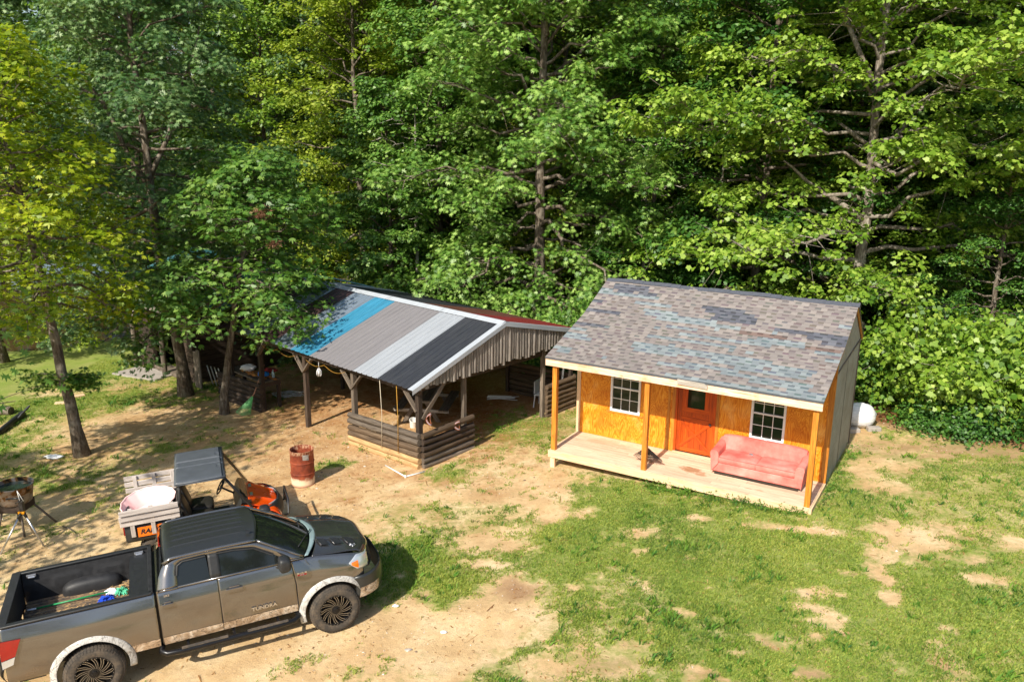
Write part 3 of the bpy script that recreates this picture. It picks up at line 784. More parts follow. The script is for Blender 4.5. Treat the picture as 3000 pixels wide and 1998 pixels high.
for _ in range(6000):
    if cnt >= 190: break
    y = rt.uniform(29, 92); x = rt.uniform(-.72*y-4, .72*y+4)
    if y < float(wood_line(x))+5: continue
    if x < -13 and pond_d(np.array(x), np.array(y)) < 1.35: continue
    if x < -13.5-(y-36)*.25 and y < 54: continue
    dmin = 3.1 if y < 50 else 4.0
    if any((x-a)**2+(y-b)**2 < dmin**2 for a, b in pos): continue
    wts = [.2, .15, .16, .14, .16, .19]
    if x < -6: wts = [.18, .06, .2, .32, .08, .16]
    k_ = int(rt.choice(6, p=wts)); s = rt.uniform(.8, 1.15)
    if y < 40: s *= .85
    plant(k_, x, y, s, rt.uniform(0, 6.28), KL[k_], WG+' '+['(tulip)', '(beech)', '(oak)', '(ash)', '(maple)', '(elm)'][k_], s*rt.uniform(.95, 1.2))
    pos.append((x, y)); cnt += 1
print('forest', cnt)
# thin bare poles inside the wood edge
def pole_tree(seed, H, r):
    return make_tree('young_tree', seed, H, 1.8, .55, 14, T_WIDE, LEAF['green'], MT['barkpale'], .17, r, .9, per=9, clump=.35, elev=(10, 50), gap=.1)
pt = pole_tree(51, 9, .09)
for i, (x, y) in enumerate([(5.2, 31.8), (7.9, 31.4), (-4.0, 33.5)]):
    o = pt if i == 0 else copy_tree(pt)
    put(o, x, y, .85+.3*rt.random(), rt.uniform(0, 6), ['thin pale trunked young tree behind the middle of the cabin ridge', 'thin pale trunked young tree behind the right part of the cabin ridge', 'thin pale trunked young tree behind the shed ridge'][i], 'tree', 'young trees at the wood edge')
# shrubs along the edge
def make_bush(name, seed, R, H, T, mat, size, per=12, palm=0, nst=9, dens=1.0):
    g = np.random.default_rng(seed); root = empty(name, (0, 0, 0)); st = M(); pts = []
    for i in range(int(nst*3.4)):
        az = g.uniform(0, 2*PI); rr = R*math.sqrt(g.uniform(0.02, 1)); h = H*(1-.55*(rr/R)**2)*g.uniform(.35, 1.05)
        e = np.array([math.cos(az)*rr, math.sin(az)*rr, h]); b = np.array([math.cos(az)*rr*.15, math.sin(az)*rr*.15, -.05])
        md = (b+e)/2+np.array([0, 0, h*.22])
        st.tube([b, md, e], [.028, .018, .006], 4, cap=False, rnd=.5)
        for j in range(int(9*dens)):
            q = g.uniform(.35, 1); p = (1-q)**2*b+2*q*(1-q)*md+q*q*e
            d = g.normal(0, 1, 3); d[2] *= .35; d /= np.linalg.norm(d)
            tp_ = p+d*g.uniform(.15, .5)*R*.5
            pts.append(np.append(tp_, az))
    pts = np.array(pts); cl = np.repeat(pts, per, 0); n = len(cl)
    off = g.normal(0, 1, (n, 3))*np.array([.30, .30, .17]); off = off*1.25; P = cl[:, :3]+off; P[:, 2] = np.maximum(P[:, 2], .04)
    outw = off/.3*.7+np.stack([np.cos(cl[:, 3])*.3, np.sin(cl[:, 3])*.3, np.zeros(n)], -1)
    st.build('stems', MT['barkdark'], root, smooth=True)
    leaves_mesh('foliage', P, size, T, mat, g, .85, outw, palm, .35).parent = root
    return root
b1 = make_bush('shrub', 61, 1.9, 3.1, T_MAPLE, LEAF['maple'], .14, 28)
b2 = make_bush('shrub', 62, 1.7, 2.4, T_WIDE, LEAF['green'], .14, 20)
b3 = make_bush('shrub', 63, 1.6, 2.8, T_OAK, LEAF['oak'], .155, 22)
b4 = make_bush('shrub', 64, 1.2, 1.3, T_WIDE, LEAF['deep'], .12, 18)
B = [  # proto, x, y, s, label
 (b1, 12.3, 22.9, 1.05, 'broad leaved sapling clump nearest the cabin end'), (b1, 13.6, 21.5, 1.05, 'broad leaved sapling clump at the right edge of the yard'),
 (b2, 10.9, 24.4, 1.0, 'dense shrub behind the white bale'), (b2, 14.6, 22.6, 1.35, 'tall dark shrub behind the sapling clumps'),
 (b4, 11.7, 21.3, .7, 'low shrub beside the white bale'), (b4, 12.6, 20.7, .8, 'low shrub at the foot of the saplings'), (b4, 14.4, 19.6, .9, 'low shrub at the far right edge of the yard'),
 (b3, 1.8, 29.0, 1.15, 'oak shrub below the big oak trunk'), (b3, 4.0, 27.6, 1.0, 'oak shrub just behind the cabin roof'), (b3, -.8, 30.5, 1.15, 'oak shrub behind the shed gable'),
 (b2, -2.8, 32.2, 1.1, 'leafy shrub behind the red end of the shed roof'), (b1, -5.2, 33.6, 1.0, 'leafy shrub behind the black end of the shed roof'), (b2, -7.6, 35.6, 1.3, 'leafy shrub behind the shed ridge'),
 (b1, 6.4, 27.2, .9, 'leafy shrub peeping over the cabin ridge'), (b2, 8.8, 26.2, .95, 'leafy shrub behind the cabin back corner'), (b4, 2.6, 27.6, 1.3, 'low dark shrub between shed and cabin'),
 (b2, 16.4, 20.4, 1.5, 'large shrub mass beyond the right edge of the yard'), (b4, -10.8, 37.4, 1.6, 'dark shrub behind the teal roof'),
]
seen = set()
for p_, x, y, s, lab in B:
    o = p_ if id(p_) not in seen else copy_tree(p_); seen.add(id(p_))
    put(o, x, y, s, rt.uniform(0, 6.28), lab, 'shrub', 'shrubs along the wood edge')
# undergrowth on the forest floor: too many small plants to count
g = np.random.default_rng(70)
x = g.uniform(-14, 22, 26000); y = g.uniform(15, 46, 26000)
dl = y-wood_line(x)
keep = (dl > .1+g.random(26000)*2.0) & (fbm(x*.6, y*.6, 71) > .44+.1*(dl > 3)) & off_cabin(x, y)
x = x[keep]; y = y[keep]; n = len(x)
P = np.repeat(np.stack([x, y, ground_z(x, y)+g.uniform(.05, .55, n)*np.clip((y-wood_line(x))/1.5, .2, 1)], -1), 9, 0); P += g.normal(0, 1, P.shape)*[.2, .2, .12]
tag(leaves_mesh('undergrowth', P, .15, T_WIDE, LEAF['green'], g, .9, None, 0, .3), 'low leafy undergrowth along the edge of the wood', 'undergrowth', kind='stuff')
# trees standing beside and behind the photographer: they shade the yard and mirror in the glass
t = make_tree('oak_tree', 17, 9.5, 4.0, .34, 40, T_OAK, LEAF['oak'], MT['bark'], .24, .26, 1.0, per=13, clump=.4, flat=.6, elev=(5, 60), gap=.2, dropleaf=.4)
put(t, -14.4, 14.0, 1, 0, 'oak just outside the left edge whose shade falls on the yard and shed')
for i, (k_, x, y, s) in enumerate([(2, -19.5, 12.5, .42), (0, -25, 16.5, .5)]):
    plant(k_, x, y, s, i*1.3, ['blue green oak left of the yard', 'tulip tree far left of the yard'][i])
for i in range(12):
    x = -55+10*i+rt.uniform(-2, 2); y = -38+rt.uniform(-6, 4)
    plant(int(rt.integers(0, 6)), x, y, rt.uniform(.7, 1.0), rt.uniform(0, 6), 'tree in the row across the field behind the camera', 'trees behind the camera')
# ---------------------------------------------------------------- cabin
CW, YW, ZD = 6.38, 1.581, .527
cab = empty('cabin', (.9963, 19.3314, 0), rad(-30.9), 'small cabin with orange stained plywood front, shingle roof and bare lumber porch', 'cabin')
CABM = Matrix.Translation((.9963, 19.3314, 0)) @ Matrix.Rotation(rad(-30.9), 4, 'Z')
def cabw(u, v, z=0): return CABM @ Vector((u, v, z))
def deckmat():
    k = MT['deck'].copy(); k.name = 'deck_boards'; t = k.node_tree
    n = N.__new__(N); n.m = k; n.t = t; n.p = t.nodes['Principled BSDF']; n.out = t.nodes['Material Output']
    old = n.p.inputs['Base Color'].links[0].from_socket
    o = n.obj(); c = old
    for (cx, cy, rx, ry, s) in ((3.5, .66, .34, .2, .75), (3.75, .5, .2, .1, .6), (4.95, .33, .12, .035, .6), (5.2, .36, .12, .03, .6), (1.0, 1.2, .7, .25, .25)):
        m = n.n('ShaderNodeMapping'); n.set(m.inputs[0], o); m.inputs[1].default_value = (-cx/rx, -cy/ry, 0); m.inputs[3].default_value = (1/rx, 1/ry, 0)
        ln = n.n('ShaderNodeVectorMath', operation='LENGTH'); n.set(ln.inputs[0], m.outputs[0])
        d = n.math('ADD', ln.outputs['Value'], n.math('MULTIPLY', n.math('SUBTRACT', n.noise(o, 7, 5), .5), 1.6))
        c = n.mix(n.maprange(d, 1.0, .55, 0, s), c, srgb(150, 98, 52))
    n.set(n.p.inputs['Base Color'], c)
    return k
MT['deck2'] = deckmat()
m = M()
nb = 11; bw = (YW+.0)/nb
for i in range(nb):
    y0 = i*bw+.003; cuts = [0, 1.9+random.uniform(-.6, .9), 4.3+random.uniform(-.6, .9), CW]
    for a, b in zip(cuts[:-1], cuts[1:]): m.box(a+.0015, y0, ZD-.035, b-.0015, y0+bw-.006, ZD+random.uniform(-.001, .001), axis=0)
m.build('deck', MT['deck2'], cab, bevel=.003)
m = M()
m.box(-.0, -.042, ZD-.185, 3.18, -.004, ZD-.004); m.box(3.183, -.042, ZD-.185, CW+.04, -.004, ZD-.004)
m.box(CW+.002, -.003, ZD-.185, CW+.04, YW, ZD-.004); m.box(-.04, -.042, ZD-.185, -.002, YW+3.3, ZD-.004)
m.build('rim_board', MT['newlumber'], cab, bevel=.003)
m = M()
for u in (.8, 1.6, 2.4, 3.2, 4, 4.8, 5.6): m.box(u, .0, ZD-.18, u+.04, 4.9, ZD-.04)
m.build('floor_joist', MT['newlumber'], cab)
for u, v in ((.07, .03), (3.2, .03), (.07, 1.6), (CW-.07, .03), (.07, 4.8), (CW-.1, 4.8)):
    p = cabw(u, v); m = M(); m.box(u-.065, v-.04, gz(p.x, p.y)-.1, u+.065, v+.07, ZD-.187); m.build('leg', MT['newlumber'], cab, bevel=.004)
for u in (.075, 2.52, 6.3):
    m = M(); m.box(u-.06, .012, ZD, u+.06, .132, 2.80, axis=2); m.build('post', MT['stained'], cab, bevel=.006)
    m = M(); m.box(u-.02, .0, ZD+.05, u+.02, .011, ZD+.12)
# roof profile (v, z)
RP = [(-.09, 2.985), (2.0, 3.68), (3.54, 4.42)]
def roofz(v):
    if v < 2.0: return 2.985+(v+.09)*(.695/2.09)
    if v < 3.54: return 3.68+(v-2.0)*(.74/1.54)
    return 4.42-(v-3.54)*(1.09/1.56)
# front wall with openings
WINS = [(.93, 1.76, 1.30, 2.50), (4.58, 5.39, 1.28, 2.48)]
DOOR = (2.70, 3.74, ZD, 2.62)
wt_ = roofz(YW)-.06
m = M(); T = .02
def wallbox(u0, z0, u1, z1):
    m.add([(u0, YW, z0), (u1, YW, z0), (u1, YW, z1), (u0, YW, z1), (u0, YW+T, z0), (u1, YW+T, z0), (u1, YW+T, z1), (u0, YW+T, z1)],
          [(0, 1, 2, 3), (5, 4, 7, 6), (4, 0, 3, 7), (1, 5, 6, 2), (3, 2, 6, 7), (4, 5, 1, 0)], 0, [(a, b, 0) for a, b in ((u0, z0), (u1, z0), (u1, z1), (u0, z1))*2])
segs = [(0.0, ZD, .93, wt_), (.93, ZD, 1.76, 1.30), (.93, 2.50, 1.76, wt_), (1.76, ZD, 2.70, wt_), (2.70, 2.62, 3.74, wt_), (3.74, ZD, 4.58, wt_), (4.58, ZD, 5.39, 1.28), (4.58, 2.48, 5.39, wt_), (5.39, ZD, CW, wt_)]
random.seed(5)
# one sheet offset for each 1.22 m sheet so the figure runs through the pieces of a sheet
off = {}
def wseg(u0, z0, u1, z1):
    i = int((u0+u1)/2/1.22)
    if i not in off: off[i] = (random.random()*20, random.random()*20, 0)
    n = len(m.v); wallbox(u0, z0, u1, z1)
    P = [(u0, z0), (u1, z0), (u1, z1), (u0, z1)]*2
    m.bc[n:] = [(a+off[i][0], b+off[i][1], 0) for a, b in P]
for s in segs:
    cuts = sorted({s[0], s[2]} | {1.22*k for k in range(1, 6) if s[0] < 1.22*k < s[2]})
    for a, b in zip(cuts[:-1], cuts[1:]): wseg(a, s[1], b, s[3])
m.build('front_wall', MT['ply'], cab)
m = M()
for u in (2.56, ): m.box(u-.06, YW-.012, ZD, u+.0, YW-.001, wt_, axis=2)
m.box(2.62, YW-.018, ZD, 2.70, YW-.001, 2.66, axis=2); m.box(3.74, YW-.018, ZD, 3.82, YW-.001, 2.66, axis=2)
m.build('door_trim', MT['stained'], cab, bevel=.002)
m = M(); m.box(-.05, YW-.03, ZD-.0, .055, YW+.0, wt_, axis=2); m.build('corner_board', MT['newlumber'], cab, bevel=.003)
m = M(); m.box(CW-.09, YW-.035, ZD+.0, CW+.03, YW-.002, wt_, axis=2); m.box(CW+.002, YW-.002, ZD-.15, CW+.022, YW+.10, wt_+.02, axis=2); m.build('corner_board', MT['stained'], cab, bevel=.003)
# side and back walls
def sidewall(u, name):
    m = M(); z0 = ZD-.2
    vs = [YW+.02, 3.54, 4.95]
    poly = [(YW+.02, z0), (4.95, z0), (4.95, roofz(4.95)-.05), (3.54, 4.36), (2.0, roofz(2.0)-.06), (YW+.02, roofz(YW+.02)-.06)]
    P = [(u, a, b) for a, b in poly]+[(u+(-.02 if u > 1 else .02), a, b) for a, b in poly]; n = len(poly)
    F = [tuple(range(n)) if u > 1 else tuple(range(n-1, -1, -1)), tuple(range(2*n-1, n-1, -1)) if u > 1 else tuple(range(n, 2*n))]+[(i, n+i, n+(i+1) % n, (i+1) % n) for i in range(n)]
    m.add(P, F, 0, [(p[1], p[2], 0) for p in P])
    return m.build(name, MT['siding'], cab)
sidewall(CW, 'side_wall'); sidewall(0, 'side_wall')
m = M(); m.box(0.021, 4.93, ZD-.2, CW-.021, 4.95, 3.36, axis=2); m.build('back_wall', MT['siding'], cab)
m = M(); m.beam((CW+.012, YW+.12, 3.13), (CW+.012, 4.94, 3.27), .02, .045); m.box(CW+.001, 4.87, ZD-.15, CW+.02, 4.949, 3.24, axis=2)
m.box(CW+.001, 3.2, ZD-.15, CW+.006, 3.215, 3.1, axis=2)
m.build('batten', MT['oldwood'], cab)
# windows
for (u0, u1, z0, z1) in WINS:
    e = empty('window', (0, 0, 0)); e.parent = cab
    f = M(); fw = .055
    f.box(u0-.0, YW-.03, z0, u0+fw, YW+.05, z1); f.box(u1-fw, YW-.03, z0, u1, YW+.05, z1); f.box(u0+fw+.001, YW-.03, z0, u1-fw-.001, YW+.05, z0+fw); f.box(u0+fw+.001, YW-.03, z1-fw, u1-fw-.001, YW+.05, z1)
    zm = z0+.65
    f.box(u0+fw+.001, YW-.018, zm-.02, u1-fw-.001, YW+.04, zm+.02)
    f.build('frame', MT['white'], e, bevel=.004)
    g_ = M(); iu0, iu1 = u0+fw, u1-fw
    for k in (1, 2):
        uu = iu0+(iu1-iu0)*k/3; g_.box(uu-.008, YW-.004, z0+fw, uu+.008, YW+.004, zm-.021); g_.box(uu-.008, YW+.006, zm+.021, uu+.008, YW+.014, z1-fw)
    for zz in ((z0+fw+zm)/2, ): g_.box(iu0, YW-.0035, zz-.008, iu1, YW+.0035, zz+.008)
    for zz in ((zm+z1-fw)/2, ): g_.box(iu0, YW+.0065, zz-.008, iu1, YW+.0135, zz+.008)
    g_.build('muntin', MT['white'], e)
    p = M(); p.add([(iu0, YW+.012, z0+fw), (iu1, YW+.012, z0+fw), (iu1, YW+.012, zm), (iu0, YW+.012, zm)], [(0, 1, 2, 3)]); p.add([(iu0, YW+.022, zm), (iu1, YW+.022, zm), (iu1, YW+.022, z1-fw), (iu0, YW+.022, z1-fw)], [(0, 1, 2, 3)])
    p.build('pane', MT['pane'], e)
    s = M(); s.box(u0-.09, YW-.03, z0-.045, u1+.09, YW-.001, z0-.003, axis=0); s.build('sill', MT['stained'], e, bevel=.003)
# door
d = empty('door', (0, 0, 0)); d.parent = cab
u0, u1, z0, z1 = 2.76, 3.68, ZD+.06, 2.58
f = M(); f.box(2.70, YW-.02, ZD+.04, 2.758, YW+.06, 2.62, axis=2); f.box(3.682, YW-.02, ZD+.04, 3.74, YW+.06, 2.62, axis=2); f.box(2.76, YW-.02, 2.585, 3.68, YW+.06, 2.62)
f.build('frame', MT['door'], d, bevel=.002)
f = M(); f.box(2.70, YW-.07, ZD+.001, 3.74, YW+.0, ZD+.035); f.build('threshold', MT['newlumber'], d, bevel=.004)
f = M(); v0, v1 = YW+.012, YW+.045
zmid = 1.50
# lower leaf: vertical boards, frame and cross
nbd = 6
for i in range(nbd):
    a = u0+(u1-u0)*i/nbd; f.box(a+.002, v0+.012, z0, a+(u1-u0)/nbd-.002, v1, zmid, axis=2)
st = .11
for (a, b, c_, e_) in ((u0, z0, u0+st, z1), (u1-st, z0, u1, z1)): f.box(a, v0-.006, b, c_, v0+.011, e_, axis=2)
f.box(u0+st, v0-.006, z0, u1-st, v0+.011, z0+.10, axis=0); f.box(u0+st, v0-.006, zmid-.1, u1-st, v0+.011, zmid+.0, axis=0)
f.beam((u0+st, v0+.003, z0+.12), (u1-st, v0+.003, zmid-.12), .014, .075, up=(0, 1, 0)) if 0 else None
for (pa, pb, dv) in (((u0+st, z0+.13), (u1-st, zmid-.13), 0), ((u0+st, zmid-.13), (u1-st, z0+.13), .0015)):
    p = Vector((pa[0], v0-.010-dv, pa[1])); q = Vector((pb[0], v0-.010-dv, pb[1])); dd = (q-p).normalized(); nn = Vector((-dd.z, 0, dd.x))*.036
    P = [p-nn, q-nn, q+nn, p+nn]; P2 = [x+Vector((0, .0212, 0)) for x in P]
    f.add(P+P2, [(0, 1, 2, 3), (7, 6, 5, 4), (0, 4, 5, 1), (1, 5, 6, 2), (2, 6, 7, 3), (3, 7, 4, 0)], 0, [(0, 0, 0), (1, 0, 0), (1, .07, 0), (0, .07, 0)]*2)
f.build('lower_panel', MT['door'], d, bevel=.002)
f = M()
f.box(u0+st, v0+.0, zmid+.004, u1-st, v1, zmid+.25, axis=0)
for i in range(5):
    a = u0+st+(u1-u0-2*st)*i/5; f.box(a+.002, v0-.004, zmid+.03, a+(u1-u0-2*st)/5-.002, v0-.0005, zmid+.13, axis=2)
f.box(u0+st, v0-.0, zmid+.25, u0+st+.13, v1, z1, axis=2); f.box(u1-st-.13, v0, zmid+.25, u1-st, v1, z1, axis=2); f.box(u0+st+.13, v0, z1-.12, u1-st-.13, v1, z1, axis=0)
f.build('upper_panel', MT['door'], d, bevel=.002)
f = M(); f.add([(u0+st+.13, v0+.02, zmid+.25), (u1-st-.13, v0+.02, zmid+.25), (u1-st-.13, v0+.02, z1-.12), (u0+st+.13, v0+.02, z1-.12)], [(0, 1, 2, 3)]); f.build('pane', MT['pane'], d)
f = M(); Tm = Matrix.Translation((u1-.06, v0-.05, 1.42)) @ Matrix.Rotation(PI/2, 4, 'X'); f.lathe([(0, .03), (.028, .03), (.032, .012), (.014, -.01), (.014, -.045), (.032, -.046), (.032, -.05)], 16, Tm); f.build('knob', MT['black'], d, smooth=True, auto=40)
# fascia and eave beam
m = M(); m.box(-.14, -.075, 2.765, CW+.05, -.035, 2.955, axis=0)
m.build('fascia', wood('fascia_lumber', srgb(196, 140, 108), srgb(228, 196, 168), srgb(242, 222, 204), .7, .8, True, .1, .1, (srgb(206, 130, 70), 2.2)), cab, bevel=.004)
m = M(); m.box(-.02, .0, 2.80, CW+.0, .13, 2.93, axis=0); m.build('eave_beam', MT['stained'], cab)
m = M(); m.add([(3.28, -.078, 2.86), (3.98, -.078, 2.84), (3.98, -.078, 2.92), (3.9, -.078, 2.965), (3.28, -.078, 2.975)]+[(3.28, -.112, 2.86), (3.98, -.112, 2.84), (3.98, -.112, 2.92), (3.9, -.112, 2.965), (3.28, -.112, 2.975)],
      [(0, 4, 3, 2, 1)[::-1], (5, 6, 7, 8, 9), (0, 1, 6, 5)[::-1], (1, 2, 7, 6)[::-1], (2, 3, 8, 7)[::-1], (3, 4, 9, 8)[::-1], (4, 0, 5, 9)[::-1]]); m.build('scrap_board', MT['greywood'], cab, label='grey weathered scrap board nailed on the fascia')
# side trim boards under the roof edges
for u in (CW+.03, -.10):
    m = M(); m.beam((u, -.05, roofz(-.05)-.09), (u, 2.0, roofz(2)-.09), .022, .12); m.beam((u, 2.0, roofz(2)-.09), (u, 3.54, 4.42-.09), .022, .12); m.beam((u, 3.55, 4.42-.09), (u, 5.08, roofz(5.08)-.08), .024, .12)
    m.build('barge_board', MT['stained'], cab)

m = M()
for u in np.arange(.02, CW, .61): m.beam((u+.03, -.03, roofz(-.03)-.1), (u+.03, YW, roofz(YW)-.1), .04, .12)
m.build('rafter', MT['newlumber'], cab)
# roof: sheathing slabs plus shingle tabs
roof = M()
U0, U1 = -.135, CW+.06
prof = [(-.10, 2.982), (2.0, 3.68), (3.54, 4.42), (5.12, roofz(5.12))]
P = []
for (v, z) in prof: P += [(U0, v, z-.008), (U1, v, z-.008), (U0, v, z-.034), (U1, v, z-.034)]
F = []
for i in range(3):
    a, b = i*4, i*4+4
    F += [(a, a+1, b+1, b), (a+2, b+2, b+3, a+3), (a, b, b+2, a+2), (a+1, a+3, b+3, b+1)]
F += [(0, 2, 3, 1), (12, 13, 15, 14)]
roof.add(P, F)
ro = roof.build('roof', MT['greyplastic'], cab)
RUNS = [('d',.15,1.18,3.59),('d',.39,.86,3.41),('d',1.05,1.46,3.4),('b',-.1,.26,3.43),('b',-.1,1.58,3.25),('d',-.1,.14,2.78),('b',1.02,2.02,2.91),('b',1.46,2.33,2.62),('d',-.1,.78,2.39),('d',2.9,3.95,3.07),('d',3.02,4.15,2.93),('d',3.29,4.34,2.76),('b',2.36,3.3,2.59),('b',1.87,2.92,2.41),('b',2.27,2.94,2.09),('b',2.88,3.94,2.37),('d',-.1,.7,1.71),('d',4.81,5.32,2.51),('d',5.25,6.5,2.51),('d',5.63,6.5,2.38),('r',4.11,5.14,2.24),('b',-.1,.23,1.44),('b',-.1,.4,1.2),('b',-.1,.65,1.0),('b',2.65,4.8,1.84),('b',2.02,2.53,1.59),('b',2.57,4.06,1.57),('b',4.51,5.5,2.09),('b',4.33,5.59,1.95),('d',6.01,6.5,2.24),('b',-.15,.29,.51),('b',.03,.4,.37),('b',1.77,4.54,1.11),('b',1.94,2.97,.86),('b',2.69,3.12,1.0),('r',5.59,6.38,1.99),('b',5.81,6.4,1.83),('b',2.56,3.64,.47),('b',3.34,4.51,.6),('b',3.75,4.89,.94),('b',4.56,5.07,1.1),('b',5.09,5.97,.96),('b',4.32,5.94,.73),('b',3.01,4.16,.12),('b',3.87,5.66,.12),('b',4.12,6.08,.47),('b',4.79,5.63,.34),('b',5.64,6.5,.25),('b',5.87,6.5,.12),('b',4.86,6.4,.04),('b',5.04,5.4,.38),('b',6.21,6.5,1.58),('b',6.23,6.5,2.96),('b',5.39,6.1,.34),('b',3.87,4.56,.0)]
EXP = .138; slen = math.hypot(2.09, .695); s2 = math.hypot(1.54, .74)
def rp(s):   # slope distance -> (v, z), normal
    if s < slen: t = s/slen; return (-.09+2.09*t, 2.985+.695*t), (-.3155, .949)
    t = (s-slen)/s2; return (2.0+1.54*t, 3.68+.74*t), (-.433, .9013)
V_ = []; F_ = []; COL = []
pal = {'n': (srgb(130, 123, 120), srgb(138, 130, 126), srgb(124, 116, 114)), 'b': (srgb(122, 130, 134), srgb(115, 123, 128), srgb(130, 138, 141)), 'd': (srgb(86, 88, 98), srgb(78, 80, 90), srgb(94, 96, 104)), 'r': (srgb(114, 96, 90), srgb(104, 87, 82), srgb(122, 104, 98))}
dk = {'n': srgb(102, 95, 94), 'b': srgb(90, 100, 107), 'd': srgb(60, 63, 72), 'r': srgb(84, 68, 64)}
def quad(p, col):
    n = len(V_); V_.extend(p); F_.append((n, n+1, n+2, n+3)); COL.extend([col]*4)
def sp(u, s, h):
    (v, z), (nv, nz) = rp(s); return (u, v+nv*h, z+nz*h)
ncourse = int((slen+s2)/EXP)+1
rs = np.random.default_rng(8)
for c_ in range(ncourse):
    s0 = c_*EXP; s1 = min(s0+EXP, slen+s2)
    u = U0-.005; odd = c_ % 2; k_ = 0
    wave = .004
    while u < U1:
        wd = rs.uniform(.11, .19); ue = min(u+wd, U1+.006); um = (u+ue)/2
        kind = 'n'
        for (cc, a, b, ss) in RUNS:
            if a-.03 <= um <= b+.03 and abs((s0+EXP/2)-ss) < EXP*.56: kind = cc
        if kind == 'n' and rs.random() < .012: kind = 'b'
        raised = (k_+odd) % 2
        base = pal[kind][int(rs.integers(0, 3))]; j = rs.uniform(.95, 1.05); base = tuple(x*j for x in base[:3])+(1,)
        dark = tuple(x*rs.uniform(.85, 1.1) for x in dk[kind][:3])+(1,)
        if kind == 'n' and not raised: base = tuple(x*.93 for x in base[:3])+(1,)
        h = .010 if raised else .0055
        e = rs.uniform(-.004, .004)
        A = sp(u, s0+e, h+.002); B_ = sp(ue, s0+e, h+.002); Cc = sp(ue, s1, h-.004); D_ = sp(u, s1, h-.004)
        if raised:
            quad([A, B_, Cc, D_], base)
        else:
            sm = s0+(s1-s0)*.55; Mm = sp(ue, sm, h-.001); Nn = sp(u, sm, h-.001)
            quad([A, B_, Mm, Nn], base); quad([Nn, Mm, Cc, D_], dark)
        # front lip and sides
        A2 = sp(u, s0+e, -.004); B2 = sp(ue, s0+e, -.004)
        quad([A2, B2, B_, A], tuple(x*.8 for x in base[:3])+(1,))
        if raised:
            quad([sp(u, s1, 0), sp(u, s0+e, 0), A, D_], base); quad([sp(ue, s0+e, 0), sp(ue, s1, 0), Cc, B_], base)
        u = ue; k_ += 1
# back slope, plain courses
for c_ in range(13):
    for q in range(40):
        u = U0+(U1-U0)*q/40; ue = u+(U1-U0)/40
        va = 5.13-c_*.125; vb = va-.125
        quad([(ue, va, roofz(va)+.012), (u, va, roofz(va)+.012), (u, vb, roofz(vb)+.004), (ue, vb, roofz(vb)+.004)], tuple(x*rs.uniform(.85, 1.1) for x in pal['n'][0][:3])+(1,))
MT['shingle'] = vcolmat('asphalt_shingles', 'col', .9, 260, .35, .16)
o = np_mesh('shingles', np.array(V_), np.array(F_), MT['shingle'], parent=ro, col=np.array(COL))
m = M()
kx = np.linspace(U0-.01, U1+.01, 26)
for a, b in zip(kx[:-1], kx[1:]):
    dz = .012*math.sin(a*2.1)+.008*math.sin(a*5)
    zt = 4.446+dz; r_ = random.uniform(0, 1)
    m.add([(a, 3.40, zt-.072), (b+.02, 3.40, zt-.066), (b+.02, 3.535, zt+.006), (a, 3.535, zt), (b+.02, 3.68, zt-.095), (a, 3.68, zt-.1)], [(0, 1, 2, 3), (3, 2, 4, 5)], rnd=r_)
m.build('ridge_cap', plain('slate_ridge_shingle', srgb(74, 78, 88), .9, 0, .2, 14, .3), ro, solid=.008)
# ---------------------------------------------------------------- couch on the porch
def couchmat():
    k = N('faded_coral_fabric'); o = k.obj(); n = k.noise(o, 2.2, 5); n2 = k.noise(o, 140, 2)
    c = k.ramp(n, [(.3, srgb(190, 94, 86)), (.5, srgb(212, 122, 112)), (.72, srgb(226, 152, 142))])
    k.bump(k.math('ADD', k.math('MULTIPLY', n2, .3), k.noise(k.vec(o, (1, 1, 2.5)), 6, 3, .5, 1.2)), .45, .02)
    return k.fin(c, .9, 0, .2)
MT['couch'] = couchmat()
cu = empty('sofa', tuple(cabw(3.93, .70, ZD)), rad(-30.9), 'faded coral pink two cushion sofa on the cabin porch', 'sofa')
W_, D_ = 2.13, .80
def soft(name, fn, nu, nv, mat=MT['couch'], parent=cu): 
    m = M(); m.grid(fn, nu, nv); return m.build(name, mat, parent, smooth=True)
m = M(); m.box(.02, .03, .075, W_-.02, D_-.06, .30); m.build('base', MT['couch'], cu, bevel=.02, smooth=True, auto=50)
m = M(); m.box(.10, .05, 0, W_-.10, .10, .072); m.box(.10, D_-.15, 0, W_-.1, D_-.1, .072); m.build('plinth', MT['darkwood'], cu)
